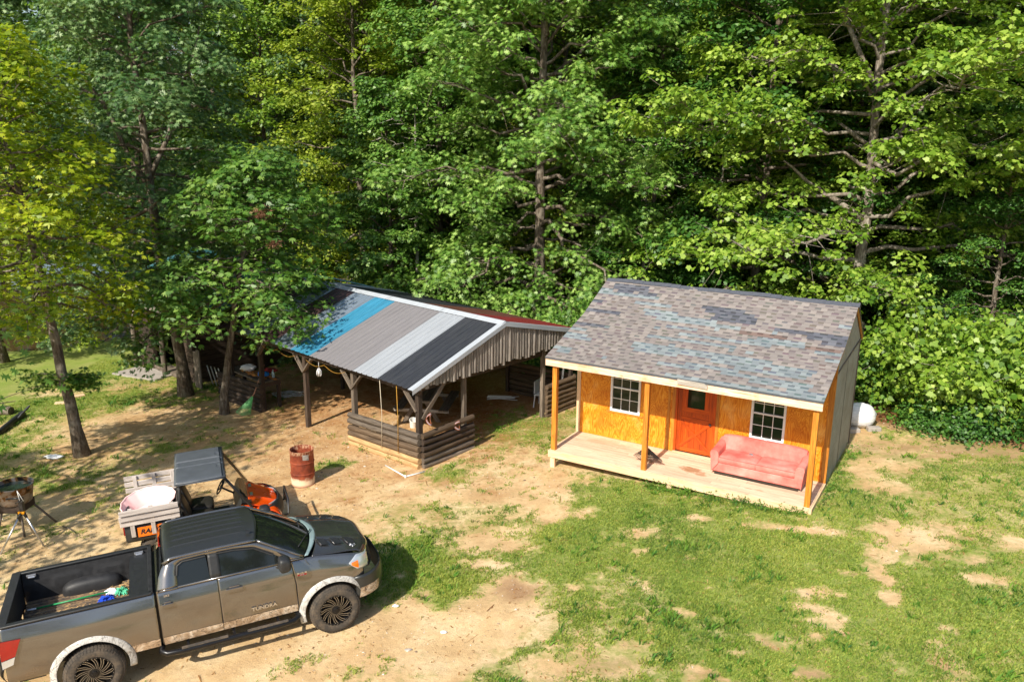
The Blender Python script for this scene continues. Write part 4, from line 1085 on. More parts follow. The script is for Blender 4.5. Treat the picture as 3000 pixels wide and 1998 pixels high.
def cushion(x0, x1, y0, y1, z0, z1, name, puff=.03):
    m = M(); nx, ny = 16, 12
    def top(s):
        def f(a, b):
            x = x0+(x1-x0)*a; y = y0+(y1-y0)*b
            ea = 1-abs(2*a-1)**6; eb = 1-abs(2*b-1)**6; e = min(ea, eb)**.5 if min(ea, eb) > 0 else 0
            inset = .012*(1-e)
            zc = (z0+z1)/2; hh = (z1-z0)/2
            dent = -.03*math.exp(-(((a-.62)/.3)**2+((b-.55)/.3)**2)) if s > 0 else 0
            z = zc+s*(hh*(.72+.28*e)+puff*ea*eb)+dent
            return (x, y, z)
        return f
    m.grid(top(1), nx, ny); m.grid(top(-1), nx, ny, flip=True)
    # sides
    def side(path):
        def f(a, b):
            i = a*4; k = int(min(i, 3.999)); t = i-k
            cs = [(x0, y0), (x1, y0), (x1, y1), (x0, y1), (x0, y0)]
            x = cs[k][0]+(cs[k+1][0]-cs[k][0])*t; y = cs[k][1]+(cs[k+1][1]-cs[k][1])*t
            zc = (z0+z1)/2; hh = (z1-z0)/2*.72; bl = .018*math.sin(PI*b)
            nx_ = (0, 1, 0, -1)[k]; ny_ = (-1, 0, 1, 0)[k]
            return (x+nx_*bl, y+ny_*bl, zc-hh+2*hh*b)
        return f
    m.grid(side(0), 32, 5)
    o = m.build(name, MT['couch'], cu, smooth=True)
    # piping
    p = M(); hh = (z1-z0)/2*.72; zc = (z0+z1)/2
    p.tube([(x0, y0-.004, zc+hh), (x1, y0-.004, zc+hh)], .006, 6); p.tube([(x0+.004, y0, zc-hh), (x1-.004, y0, zc-hh)], .006, 6)
    p.build('piping', plain('coral_piping', srgb(196, 92, 84), .9), o, smooth=True)
aw = .19
cushion(aw, W_/2-.004, .03, .62, .29, .47, 'seat_cushion'); cushion(W_/2+.004, W_-aw, .03, .62, .29, .47, 'seat_cushion')
def backf(a, b):   # a along width, b around the section from front bottom over the top to back bottom
    x = aw*.45+(W_-aw*.9)*a
    sec = [(.56, .40), (.60, .52), (.645, .64), (.68, .74), (.72, .79), (.78, .80), (.83, .77), (.84, .70), (.84, .50), (.84, .10)]
    i = b*(len(sec)-1); k = int(min(i, len(sec)-2)); t = i-k
    y = sec[k][0]*(1-t)+sec[k+1][0]*t; z = sec[k][1]*(1-t)+sec[k+1][1]*t
    e = 1-abs(2*a-1)**8; z = .1+(z-.1)*(.93+.07*e); 
    if b < .5: y -= .035*(1-abs(4*(a % .5)-1)**3)*math.sin(PI*b*2)*.8
    return (x, y, z-.014*math.exp(-((a-.5)/.012)**2)*(b < .6))
m = M(); m.grid(backf, 80, 27)
for aa in (0, 1):
    pts_ = [backf(aa, b/27) for b in range(28)]; m.add(pts_, [tuple(range(28)) if aa == 0 else tuple(range(27, -1, -1))])
m.build('backrest', MT['couch'], cu, smooth=True, auto=60)
for sgn in (0, 1):
    def armf(a, b):   # a from front to back, b around section (outer bottom, over the roll, inner bottom)
        sec = [(.03, .07), (.015, .25), (.0, .42), (-.015, .53), (.0, .585), (.06, .61), (.13, .60), (.175, .56), (.19, .48), (.19, .30)]
        i = b*(len(sec)-1); k = int(min(i, len(sec)-2)); t = i-k
        x = sec[k][0]*(1-t)+sec[k+1][0]*t; z = sec[k][1]*(1-t)+sec[k+1][1]*t
        rise = 1+.20*max(0, (a-.25)/.75)**1.4; z = z if z < .2 else .2+(z-.2)*rise
        y = .0+.83*a
        if sgn: x = W_-x
        return (x, y, z)
    m = M(); m.grid(armf, 14, 27, flip=bool(sgn) is False)
    pts_ = [armf(0, b/27) for b in range(28)]; m.add(pts_, [tuple(range(28))])
    pts_ = [armf(1, b/27) for b in range(28)]; m.add(pts_, [tuple(range(27, -1, -1))])
    m.build('armrest', MT['couch'], cu, smooth=True, auto=60)
# small can on the seat
cn = M(); cn.lathe([(0, 0), (.028, 0), (.032, .01), (.032, .1), (.026, .115), (0, .115)], 16, Matrix.Rotation(PI/2, 4, 'X'))
o = cn.build('drink_can', MT['steel'], None, smooth=True, auto=40); o.location = cabw(4.72, 1.18, ZD+.50); o.rotation_euler = (0, 0, .5)
tag(o, 'small silver can lying on the pink sofa cushion', 'can')
# black rake on the deck
def rake(name, lab, apex, tips_c, tip_dir, half, n, hand, mat, handmat, r0=.0035, grp=None, fanr=.5):
    rk = empty(name, (0, 0, 0), 0, lab, 'rake', grp); A = Vector(apex); Cn = Vector(tips_c); td = Vector(tip_dir).normalized()
    f = M(); fw = (Cn-A)
    nr = td.cross(fw).normalized()
    ends = []
    for i in range(n):
        t = -1+2*i/(n-1); ang = t*half
        d = (fw.normalized()*math.cos(ang)+td*math.sin(ang)); L = fw.length*(1.0-.03*abs(t))
        st_ = A+d*.04; en = A+d*L
        f.tube([st_, A+d*L*.9, en+nr*(-.02 if nr.z > 0 else .02)], r0, 4, cap=False); ends.append((d, L))
    for fr in (.45, .68):
        f.tube([A+d*L*fr for d, L in ends], r0*1.6, 4)
    # webbing near the apex
    for i in range(n-1):
        d0, L0 = ends[i]; d1, L1 = ends[i+1]; q0, q1 = .06, .50
        f.add([A+d0*q0*L0, A+d1*q0*L1, A+d1*q1*L1, A+d0*q1*L0], [(0, 1, 2, 3)])
    f.build('rake_head', mat, rk)
    h = M(); h.tube([A+fw.normalized()*.06, A-fw.normalized()*.06, Vector(hand)], [.02, .018, .014], 8); h.build('handle', handmat, rk, smooth=True)
    return rk
tdv = cabw(1, 0)-cabw(0, 0)
rake('rake', 'black fan rake standing against the middle porch post', cabw(2.53, .20, 1.06), cabw(2.46, .52, ZD+.03), tdv, .70, 24, cabw(2.50, .15, 2.05), MT['black'], MT['black'], .0085)
# ---------------------------------------------------------------- open shed
SX, SY = -2.38, 19.72
SA = rad(47)
shed = empty('open_shed', (SX, SY, 0), SA, 'open sided pole shed with roof of striped metal sheets and half log walls', 'shed')
SM = Matrix.Translation((SX, SY, 0)) @ Matrix.Rotation(SA, 4, 'Z')
def sw(x, y, z=0): return SM @ Vector((x, y, z))
def sg(x, y): p = sw(x, y); return gz(p.x, p.y)
ZE, ZR, XR = 2.055, 3.25, 3.05
def lz(x): return ZE+(x+.30)*(ZR-ZE)/(XR+.30)
def rz_(x): return ZR-(x-XR)*.232
def sheet(y0, y1, xa, xb, zf, lift=0.0):
    """ribbed metal sheet running from xa (eave) to xb (ridge)"""
    m = M(); pts = []; n = max(1, int(round((y1-y0)/.23))); st = (y1-y0)/n
    for i in range(n):
        b = y0+i*st; pts += [(b, .0), (b+.018, .022), (b+.04, .022), (b+.058, 0), (b+st*.5, .0), (b+st*.5+.008, .005), (b+st*.5+.016, 0)]
    pts.append((y1, 0))
    for (ya, ha), (yb, hb) in zip(pts[:-1], pts[1:]):
        m.add([(xa, ya, zf(xa)+ha+lift), (xb, ya, zf(xb)+ha+lift), (xb, yb, zf(xb)+hb+lift), (xa, yb, zf(xa)+hb+lift)], [(0, 1, 2, 3)] if xb < xa else [(3, 2, 1, 0)], rnd=.5)
    return m
rf = empty('roof', (0, 0, 0)); rf.parent = shed
LS = [(-.14, .26, 'm_black'), (.26, 1.31, 'm_black'), (1.31, 2.37, 'm_light'), (2.37, 3.44, 'm_taupe'), (3.44, 4.5, 'm_taupe'), (4.5, 5.5, 'm_blue'), (5.5, 6.62, 'm_galv'), (6.62, 7.68, 'm_brown'), (7.68, 8.7, 'm_galv'), (8.7, 9.78, 'm_brown')]
LAB = {'m_black': 'black metal roof sheet', 'm_light': 'pale grey metal roof sheet', 'm_taupe': 'taupe metal roof sheet', 'm_blue': 'bright blue metal roof sheet', 'm_galv': 'galvanised metal roof sheet', 'm_brown': 'dark brown metal roof sheet', 'm_red': 'red metal roof sheet', 'm_rust': 'rusty brown metal roof sheet'}
for i, (a, b, mt) in enumerate(LS):
    ex = random.uniform(-.02, .03)
    sheet(a, b+.01, -.30-ex, XR-.02, lz, .004*(i % 2)).build('roof_sheet', MT[mt], rf, label=LAB[mt], solid=.003)
RS = [(-.14, .9, 'm_red'), (.9, 1.95, 'm_red'), (1.95, 3.0, 'm_rust'), (3.0, 4.1, 'm_rust'), (4.1, 5.2, 'm_black'), (5.2, 6.3, 'm_black'), (6.3, 7.4, 'm_black'), (7.4, 8.5, 'm_black'), (8.5, 9.78, 'm_light')]
for i, (a, b, mt) in enumerate(RS):
    sheet(a, b+.01, 6.75, XR+.02, rz_, .004*(i % 2)).build('roof_sheet', MT[mt], rf, label=LAB[mt], solid=.003)
m = M(); segy = np.linspace(-.16, 9.78, 5)
for a, b in zip(segy[:-1], segy[1:]):
    z = ZR+.055
    m.add([(XR-.17, a, lz(XR-.17)+.035), (XR-.015, a, z), (XR+.015, a, z), (XR+.17, a, rz_(XR+.17)+.035), (XR-.17, b+.03, lz(XR-.17)+.035), (XR-.015, b+.03, z), (XR+.015, b+.03, z), (XR+.17, b+.03, rz_(XR+.17)+.035)],
          [(0, 1, 5, 4)[::-1], (1, 2, 6, 5)[::-1], (2, 3, 7, 6)[::-1]])
m.build('ridge_cap', MT['m_trim'], rf, solid=.003)
for xa, xb, zf in ((-.36, XR-.0, lz), (XR+.0, 6.8, rz_)):
    m = M(); h = .034
    m.add([(xa, -.19, zf(xa)+h), (xb, -.19, zf(xb)+h), (xb, .0, zf(xb)+h), (xa, .0, zf(xa)+h), (xa, -.19, zf(xa)-.09), (xb, -.19, zf(xb)-.09)], [(0, 1, 2, 3), (4, 5, 1, 0)])
    m.build('rake_trim', MT['m_trim'], rf, solid=.003)
# purlins and rafters
m = M()
for x in np.linspace(0.0, 2.9, 5): m.beam((x, -.1, lz(x)-.06), (x, 9.7, lz(x)-.06), .07, .06)
for x in np.linspace(3.3, 6.6, 5): m.beam((x, -.1, rz_(x)-.06), (x, 9.7, rz_(x)-.06), .07, .06)
for y in (.0, 2.78, 5.2, 7.8, 9.6):
    m.beam((-.05, y+.02, lz(-.05)-.17), (XR, y+.02, lz(XR)-.17), .05, .13); m.beam((XR, y+.02, rz_(XR)-.17), (6.5, y+.02, rz_(6.5)-.17), .05, .13)
    m.beam((-.05, y+.08, 1.95), (6.4, y+.08, 1.98), .05, .14)
m.build('roof_frame', MT['darkwood'], shed)
m = M(); m.beam((-.02, -.1, 1.93), (-.02, 9.7, 1.93), .11, .14); m.beam((6.3, -.1, 2.0), (6.3, 9.7, 2.0), .11, .14); m.build('eave_beam', MT['darkwood'], shed)
# posts
POSTS = [(0, 0), (0, 2.78), (0, 5.2), (0, 7.8), (1.63, .05), (4.92, .06), (6.28, .08), (6.3, 2.8), (6.3, 5.2), (6.3, 7.8), (0, 9.7), (3.1, 7.8)]
for i, (x, y) in enumerate(POSTS):
    wdt = .135 if i < 4 else .115
    m = M(); g0 = sg(x, y)
    top = 1.86 if x < .5 or x > 6 else 2.3
    tw = random.uniform(-.015, .015)
    m.beam((x, y, g0-.15), (x+tw, y+tw, top), wdt, wdt, up=(0, 1, 0)); m.build('post', MT['oldwood'] if i in (1, 4, 5) else MT['darkwood'], shed, bevel=.008)
for (x, y, dx, dy) in [(0, 2.78, 0, 1), (0, 2.78, 0, -1), (0, 5.2, 0, 1), (0, 5.2, 0, -1), (0, 7.8, 0, -1), (0, 0, 0, 1)]:
    m = M(); m.beam((x-.07, y, 1.40), (x-.07, y+dy*.46, 1.87), .05, .11, up=(1, 0, 0)); m.build('brace', MT['oldwood'], shed, bevel=.004)
m = M(); m.beam((.05, -.075, 1.18), (.86, -.09, 2.08), .11, .045, up=(0, 1, 0)); m.build('brace', MT['oldwood'], shed, bevel=.004)
# gable of upright poles
m = M(); x = -.12; gr_ = np.random.default_rng(4)
while x < 6.62:
    d_ = gr_.uniform(.095, .14); xc = x+d_/2; top = (lz(xc) if xc < XR else rz_(xc))-.02
    bot = min(1.99+.03*xc, 2.17)+gr_.uniform(-.05, .05)
    if top-bot > .03:
        n_ = 8; ps = []
        m.tube([(xc, -.085, top), (xc+gr_.uniform(-.008, .008), -.085, (top+bot)/2), (xc+gr_.uniform(-.01, .01), -.085, bot)], [d_/2*1.04]*3, 9, rnd=gr_.random())
    x += d_*.97
m.build('gable_poles', MT['polewood'], shed, smooth=True, auto=50)
# half log walls
def logwall(p0, p1, n, r, mats, out=0.0, gap=(.0,), hgt=None, jit=.012, name='log_wall', back=False):
    e = empty(name, (0, 0, 0)); e.parent = shed
    g0 = sg(*p0)-.04; g1 = sg(*p1)-.04
    for i in range(n):
        gp_ = gap[i] if i < len(gap) else 0
        z0 = g0+r+i*(2*r*.97)+gp_; z1 = g1+r+i*(2*r*.97)*(hgt or 1)+gp_+random.uniform(-jit, jit)
        m = M(); K = 8; path = []
        for k in range(K+1):
            t = k/K; path.append((p0[0]+(p1[0]-p0[0])*t+random.uniform(-.006, .006), p0[1]+(p1[1]-p0[1])*t+random.uniform(-.006, .006), z0+(z1-z0)*t+random.uniform(-.006, .006)))
        m.tube(path, [r*random.uniform(.94, 1.03) for _ in path], 12)
        m.build('log', MT[mats[i]], e, smooth=True, auto=50)
    return e
logwall((-.11, -.12), (-.11, 2.92), 6, .083, ['paleslab', 'paleslab', 'logs', 'logs', 'oldwood', 'oldwood'], gap=(0, 0, 0, .0, .035, .035), jit=.02)
logwall((-.05, -.16), (1.80, -.13), 6, .080, ['oldwood', 'oldwood', 'logs', 'darkwood', 'darkwood', 'logs'], gap=(0, 0, 0, .02, .05, .06), jit=.05)
logwall((4.98, -.04), (6.34, -.04), 7, .078, ['logs']*7, jit=.03)
logwall((6.40, .0), (6.40, 2.9), 7, .080, ['logs']*7, jit=.03)
logwall((-.10, 7.7), (-.10, 10.5), 6, .085, ['darkwood']*6, jit=.02)
# counter behind the far log wall
ct = empty('counter', tuple(sw(0, 7.86)), SA, 'dark work counter covered with bark strips at the far end of the shed', 'counter')
ct.location.z = 0
g0 = sg(.6, 7.86)
m = M()
for i in range(5): m.box(.02+i*.13, -.06, .43, .145+i*.13, 2.3, .47, axis=1)
m.build('top', MT['oldwood'], ct, bevel=.004)
m = M(); m.box(.0, -.10, .30, .66, -.061, .425); m.box(.62, -.06, .30, .66, 2.3, .425); m.build('apron', MT['darkwood'], ct)
for (x, y) in ((.6, -.02), (.6, 2.2), (.06, .3)):
    m = M(); m.box(x-.05, y-.05, g0-.3, x+.05, y+.05, .298, axis=2); m.build('leg', MT['darkwood'], ct)
for i, (yy, w2, sc_) in enumerate(((.25, .5, 0), (.75, .55, 1), (1.3, .5, 0))):
    m = M()
    for k in range(9):
        a = random.uniform(-.5, .5); cx_ = random.uniform(.15, .5); cy_ = yy+random.uniform(-.25, .25); L = random.uniform(.2, .45)
        m.beam((cx_-L/2*math.sin(a), cy_-L/2*math.cos(a), .485+k*.006), (cx_+L/2*math.sin(a), cy_+L/2*math.cos(a), .487+k*.006), random.uniform(.05, .12), .01)
    o = m.build('bark_pile', MT['cutwood'], None); o.matrix_world = SM @ Matrix.Translation((0, 7.86, 0))
    tag(o, ['orange brown bark strips heaped on the near end of the shed counter', 'orange brown bark strips heaped on the middle of the shed counter', 'orange brown bark strips heaped on the far end of the shed counter'][i], 'bark pile', 'bark heaps on the counter')
def blobmesh(name, loc, r, mat, seed=0, sq=(1, 1, .6), rough=.35):
    m = M(); n = 14
    def f(a, b):
        th = a*2*PI; ph = (b-.5)*PI
        d = 1+rough*(float(fbm(np.array(math.cos(th)*2+seed), np.array(math.sin(th)*2+ph*2+seed), seed))-.5)*2
        return (math.cos(th)*math.cos(ph)*r*sq[0]*d, math.sin(th)*math.cos(ph)*r*sq[1]*d, math.sin(ph)*r*sq[2]*d)
    m.grid(f, 24, 14); o = m.build(name, mat, None, smooth=True); o.location = loc; return o
MT['bluecloth'] = plain('blue_cloth', srgb(30, 120, 214), .8, 0, .15)
MT['bluerope'] = plain('blue_mop', srgb(16, 72, 196), .85, 0, .2, 30, .5)
MT['whitebag'] = plain('white_sack', srgb(226, 228, 232), .75, 0, .05, 6, .2)
MT['redthing'] = plain('dark_red_cloth', srgb(120, 28, 30), .8, 0, .15)
tag(blobmesh('bag', sw(.30, 8.25, .60), .17, MT['bluecloth'], 3, (1.2, .8, .55)), 'bright blue plastic bag on the shed counter', 'bag')
tag(blobmesh('bag', sw(.30, 9.2, .62), .2, MT['whitebag'], 5, (1.3, .8, .6)), 'crumpled grey white bag on the shed counter behind the post', 'bag')
tag(blobmesh('cloth', sw(.75, 8.6, .56), .17, MT['redthing'], 8, (1.4, .8, .5)), 'dark red cloth heap behind the blue bag', 'cloth')
m = M(); m.lathe([(0, 0), (.045, 0), (.045, .2), (.016, .26), (.016, .30), (0, .30)], 16)
o = m.build('bottle', plain('pale_bottle', srgb(150, 180, 190), .3), None, smooth=True, auto=40); o.location = sw(.5, 7.95, .475); tag(o, 'clear plastic bottle standing on the shed counter end', 'bottle')
# cords, lamp, rakes around the shed
def hang(x, y, z0, z1, mat, lab, sway=.02):
    m = M(); m.tube([(0, 0, z0), (sway, 0, (z0+z1)/2), (sway*.6, sway, z1)], .009, 5); o = m.build('cord', mat, None, smooth=True); o.matrix_world = SM @ Matrix.Translation((x, y, 0)); tag(o, lab, 'cord')
hang(-.22, .62, 2.0, .12, MT['rope'], 'yellow cord hanging from the shed eave by the front corner')
hang(-.22, 1.32, 2.0, .06, MT['paleline'], 'pale thin cord hanging from the shed eave', .04)
m = M()
for y0 in (2.9, 3.9, 5.4, 6.4):
    y1 = y0+1.0; m.tube([(-.2, y0+(y1-y0)*t, 1.88-.12*math.sin(PI*t)) for t in np.linspace(0, 1, 8)], .005, 5)
o = m.build('cord', MT['rope'], None, smooth=True); o.matrix_world = SM.copy(); tag(o, 'yellow brown cord looped along under the shed eave', 'cord')
m = M()
for k in range(4): m.lathe([(0, -.05), (.03, -.04), (.04, 0), (.03, .04), (.012, .06)], 10, Matrix.Rotation(k*.4, 4, 'Z')) if k == 0 else None
for k in range(8):
    a = k*PI/4; m.tube([(.02*math.cos(a), .02*math.sin(a), .12), (.07*math.cos(a), .07*math.sin(a), .03), (.07*math.cos(a), .07*math.sin(a), -.06), (.04*math.cos(a), .04*math.sin(a), -.12)], .006, 4)
m.tube([(0, 0, .12), (0, 0, .3)], .006, 4)
o = m.build('hanging_lamp', MT['white'], None, smooth=True); o.location = sw(-.22, 4.15, 1.62); tag(o, 'small white wire cage lamp hanging under the shed eave', 'lamp')
MT['greenplastic'] = plain('green_plastic', srgb(96, 168, 96), .5, 0, .1)
MT['rakehandle'] = plain('faded_handle', srgb(168, 120, 96), .6)
rb = gp(708, 1221)
rake('leaf_rake', 'green plastic fan rake leaning on the dark log wall by the tree', (rb.x+.30, rb.y+.38, rb.z+.62), (rb.x, rb.y, rb.z+.05), (1, -.35, 0), .40, 22, (rb.x+.62, rb.y+.72, rb.z+1.55), MT['greenplastic'], MT['rakehandle'], .006)
# white pipes pile under the shed
for i in range(9):
    m = M(); c = sw(5.5+random.uniform(-.06, .06), 2.3+random.uniform(-.12, .12)); a = rad(-3+random.uniform(-14, 14)); L = random.uniform(.35, .5)
    zz = gz(c.x, c.y)+.03+i*.012
    m.tube([(c.x-L*math.cos(a), c.y-L*math.sin(a)*1, zz), (c.x+L*math.cos(a), c.y+L*math.sin(a), zz+.01)], .014, 7); o = m.build('white_pipe', MT['pvc'], None, smooth=True)
    tag(o, 'thin white plastic pipe in the loose pile under the shed roof', 'pipe', 'white pipes piled under the shed')
# coil of white cable
c = gp(840, 1160); m = M()
for k in range(9):
    ox, oy = random.uniform(-.12, .3), random.uniform(-.08, .08); rx, ry = random.uniform(.22, .5), random.uniform(.14, .3); ph = random.uniform(0, 6)
    m.tube([(c.x+ox+rx*math.cos(t+ph), c.y+oy+ry*math.sin(t+ph), c.z+.03+.02*k*.5+.02*math.sin(3*t)) for t in np.linspace(0, 2*PI*.97, 26)], .009, 5, cap=False)
tag(m.build('cable_coil', MT['pvc'], None, smooth=True), 'tangled coil of white cable on the shed floor', 'cable')
# picnic table
pc = gp(650+.45435*1290, 740+.45435*1100)
pt_ = empty('picnic_table', (pc.x-.02, pc.y+.05, pc.z), rad(-7), 'weathered A frame picnic table under the open shed', 'table')
m = M()
for i in range(5): m.box(-.37+i*.15, -.15, .72, -.23+i*.15, 1.85, .76, axis=1)
m.build('tabletop', MT['oldwood'], pt_, bevel=.004)
for s in (-1, 1):
    m = M()
    for k in (0, 1): m.box(s*.70-.14+k*.145, -.15, .43, s*.70-.005+k*.145, 1.85, .47, axis=1)
    m.build('bench', MT['oldwood'], pt_, bevel=.004)
for y in (.02, 1.6):
    m = M(); m.box(-.85, y-.02, .335, .85, y+.02, .428); m.box(-.37, y-.02, .63, .37, y+.02, .718); m.build('crossbar', MT['greywood'], pt_, bevel=.01)
    for s in (-1, 1):
        m = M(); m.beam((s*.55, y+.04*s+.001, -.03), (s*.12, y+.04*s+.001, .70), .13, .036, up=(0, 1, 0)); m.build('leg', MT['oldwood'], pt_, bevel=.003)
# things by the corner post
p = gp(1211, 1252)
m = M(); m.lathe([(0, 0), (.10, 0), (.125, .26), (.135, .26), (.135, .28), (.12, .28), (.1, .02), (0, .02)], 22)
o = m.build('bucket', MT['pvc'], None, smooth=True, auto=40); o.location = (p.x, p.y, p.z); o.rotation_euler = (.25, .1, 0); tag(o, 'small white bucket on the bark mulch by the shed corner post', 'bucket')
m = M(); p = sw(.22, .35); z0 = gz(p.x, p.y)
m.tube([(p.x, p.y, z0), (p.x+.02, p.y, z0+.85)], .017, 8); m.tube([(p.x+.02, p.y, z0+.85), (p.x+.02, p.y, z0+1.02)], .022, 8, mi=1)
tag(m.build('pole', [MT['steel'], MT['bluecloth']], None, smooth=True), 'thin pole with blue grip leaning by the shed corner post', 'pole')
def hoop(cx, y, z, rx, rz_a, mats, name, lab, n=3):
    e = empty(name, tuple(sw(cx, y, z)), SA, lab, 'strap')
    for k in range(n):
        m = M(); m.tube([((rx+.012*k)*math.cos(t), (-.05-.1*math.sin(t)**2), rz_a*math.sin(t)-.02*k) for t in np.linspace(0, 2*PI, 30)[:-1]], .008, 6, closed=True)
        m.build('loop', MT[mats[k % len(mats)]], e, smooth=True)
MT['orangestrap'] = plain('orange_strap', srgb(158, 88, 54), .7); MT['palestrap'] = plain('pale_blue_strap', srgb(150, 166, 184), .7)
hoop(.16, -.12, 1.22, .05, .15, ['orangestrap', 'palestrap'], 'strap_loop', 'orange and pale blue strap looped on the shed corner brace')
hoop(1.14, -.14, .80, .07, .11, ['orangestrap', 'palestrap', 'orangestrap'], 'strap_loop', 'orange and grey straps hanging over the front log wall')
# white chair back and leaning pipe at the far corner
ch = empty('plastic_chair', tuple(sw(5.75, .75)), SA+.3, 'white plastic chair inside the shed behind the far log wall', 'chair'); ch.location.z = sg(5.75, .75)
m = M(); m.box(-.22, -.22, .40, .22, .22, .43); m.build('seat', MT['white'], ch, bevel=.01)
m = M(); m.box(-.22, .19, .45, .22, .22, .86); m.build('backrest', MT['white'], ch, bevel=.015)
for a in (-1, 1):
    for b in (-1, 1):
        m = M(); m.beam((a*.19, b*.19, .4), (a*.22, b*.22, 0), .03, .03); m.build('leg', MT['white'], ch)
m = M(); a = sw(6.05, .3); m.tube([(a.x, a.y, sg(6, .3)), (a.x+.12, a.y-.12, 1.85)], .03, 10); tag(m.build('pipe', MT['pvc'], None, smooth=True), 'white pipe leaning against the far shed post near the cabin', 'pipe')
# ---------------------------------------------------------------- old log cabin beyond the shed
oc = empty('log_cabin', (SX, SY, 0), SA, 'old dark log cabin with teal metal roof behind the trees', 'cabin')
zl = -.95
def ocwall(y0, y1, n, x=.2):
    m = M()
    for i in range(n): m.beam((x, y0, zl+.1+i*.205), (x, y1, zl+.1+i*.205), .16, .19); 
    return m
ocwall(16.3, 17.85, 13).build('front_wall', MT['darkwood'], oc, bevel=.01); ocwall(12.9, 14.3, 13).build('front_wall', MT['darkwood'], oc, bevel=.01)
m = M()
for i in range(13): m.beam((.3, 17.8, zl+.1+i*.205), (5.6, 17.8, zl+.1+i*.205), .16, .19)
for i in range(13): m.beam((.3, 12.95, zl+.1+i*.205), (5.6, 12.95, zl+.1+i*.205), .16, .19)
for i in range(13): m.beam((5.7, 12.9, zl+.1+i*.205), (5.7, 17.85, zl+.1+i*.205), .16, .19)
m.build('side_wall', MT['darkwood'], oc)
m = M()
for i in range(7): z = 1.62+i*.19; m.box(.02, 15.0+max(0, (i-4))*.25, z, .055, 17.55-max(0, (i-4))*.35, z+.18, axis=1)
m.build('gable_boards', MT['grayboard'], oc)
for y in (17.6, 15.0): 
    m = M(); m.tube([(-.05, y, zl-.2), (-.05, y, 1.6)], .1, 10); m.build('post', MT['oldwood'], oc, smooth=True, auto=50)
m = M(); m.beam((-.03, 17.6, 1.1), (-.03, 17.05, 1.65), .09, .1, up=(1, 0, 0)); m.build('brace', MT['grayboard'], oc)
m = M(); m.box(.12, 14.3, zl, .6, 16.3, zl+.28); m.build('step', MT['oldwood'], oc, bevel=.01)
def tealsheet(y0, y1, xa, za, xb, zb):
    m = M(); f = lambda x: za+(x-xa)*(zb-za)/(xb-xa)
    n = int((y1-y0)/.40)
    for i in range(n+1):
        y = y0+(y1-y0)*i/n
        if i < n: m.add([(xa, y, f(xa)), (xb, y, f(xb)), (xb, y+(y1-y0)/n, f(xb)), (xa, y+(y1-y0)/n, f(xa))], [(0, 1, 2, 3)] if xb < xa else [(3, 2, 1, 0)])
        m.beam((xa, y, f(xa)+.02), (xb, y, f(xb)+.02), .03, .04, mi=1)
    return m
tp_ = [MT['m_teal'], plain('pale_roof_seam', srgb(120, 170, 178), .4)]
tealsheet(9.9, 14.6, -.25, 2.5, 3.0, 3.5).build('roof', tp_, oc); tealsheet(9.9, 18.3, 6.2, 2.5, 3.0, 3.5).build('roof', tp_, oc); tealsheet(17.5, 18.3, -.25, 2.5, 3.0, 3.5).build('roof', tp_, oc)
m = M()  # cross gable roof above the grey boards
for (ya, yb) in ((14.6, 16.2), (17.7, 16.2)): m.add([(-.3, ya, 2.45), (-.3, yb, 3.15), (3.0, yb, 3.6), (3.0, ya, 3.3)], [(0, 1, 2, 3) if ya > yb else (3, 2, 1, 0)])
m.build('roof', MT['m_teal'], oc, solid=.01)
m = M(); m.box(2.85, 9.9, 3.5, 3.15, 18.3, 3.54); m.build('ridge_cap', MT['m_teal'], oc)
m = M(); pc = gp(465, 1105); m.add([(pc.x-1.5, pc.y+1.6, gz(pc.x-1.5, pc.y+1.6)+.07), (pc.x-2.1, pc.y+.6, gz(pc.x-2.1, pc.y+.6)+.07), (pc.x+.1, pc.y-.6, gz(pc.x, pc.y-.6)+.07), (pc.x+.7, pc.y+.3, gz(pc.x+.7, pc.y)+.07)], [(0, 1, 2, 3)])
tag(m.build('concrete_slab', MT['conc'], None, solid=.09), 'worn concrete slab before the old log cabin', kind='structure')
m = M(); p0 = sw(.0, 12.3)
bd = empty('board_sign', (p0.x, p0.y, gz(p0.x, p0.y)), SA, 'pale plank panel with dark stains leaning beside the old log cabin', 'panel')
for i in range(2): m.box(-.02, -.25+i*.26, 0, .02, 0+i*.26, 1.45-.1*i, axis=2)
m.build('plank', MT['oldwood'], bd)
for i in range(4):
    m = M(); a = gp(625+i*11, 1128+i*3); m.tube([(a.x, a.y, a.z), (a.x-.22, a.y+.12, a.z+.72)], .02, 7); o = m.build('fence_picket', MT['pvc'], None, smooth=True)
    tag(o, 'thin white pole leaning beside the log cabin corner', 'pole', 'white poles leaning by the log cabin')
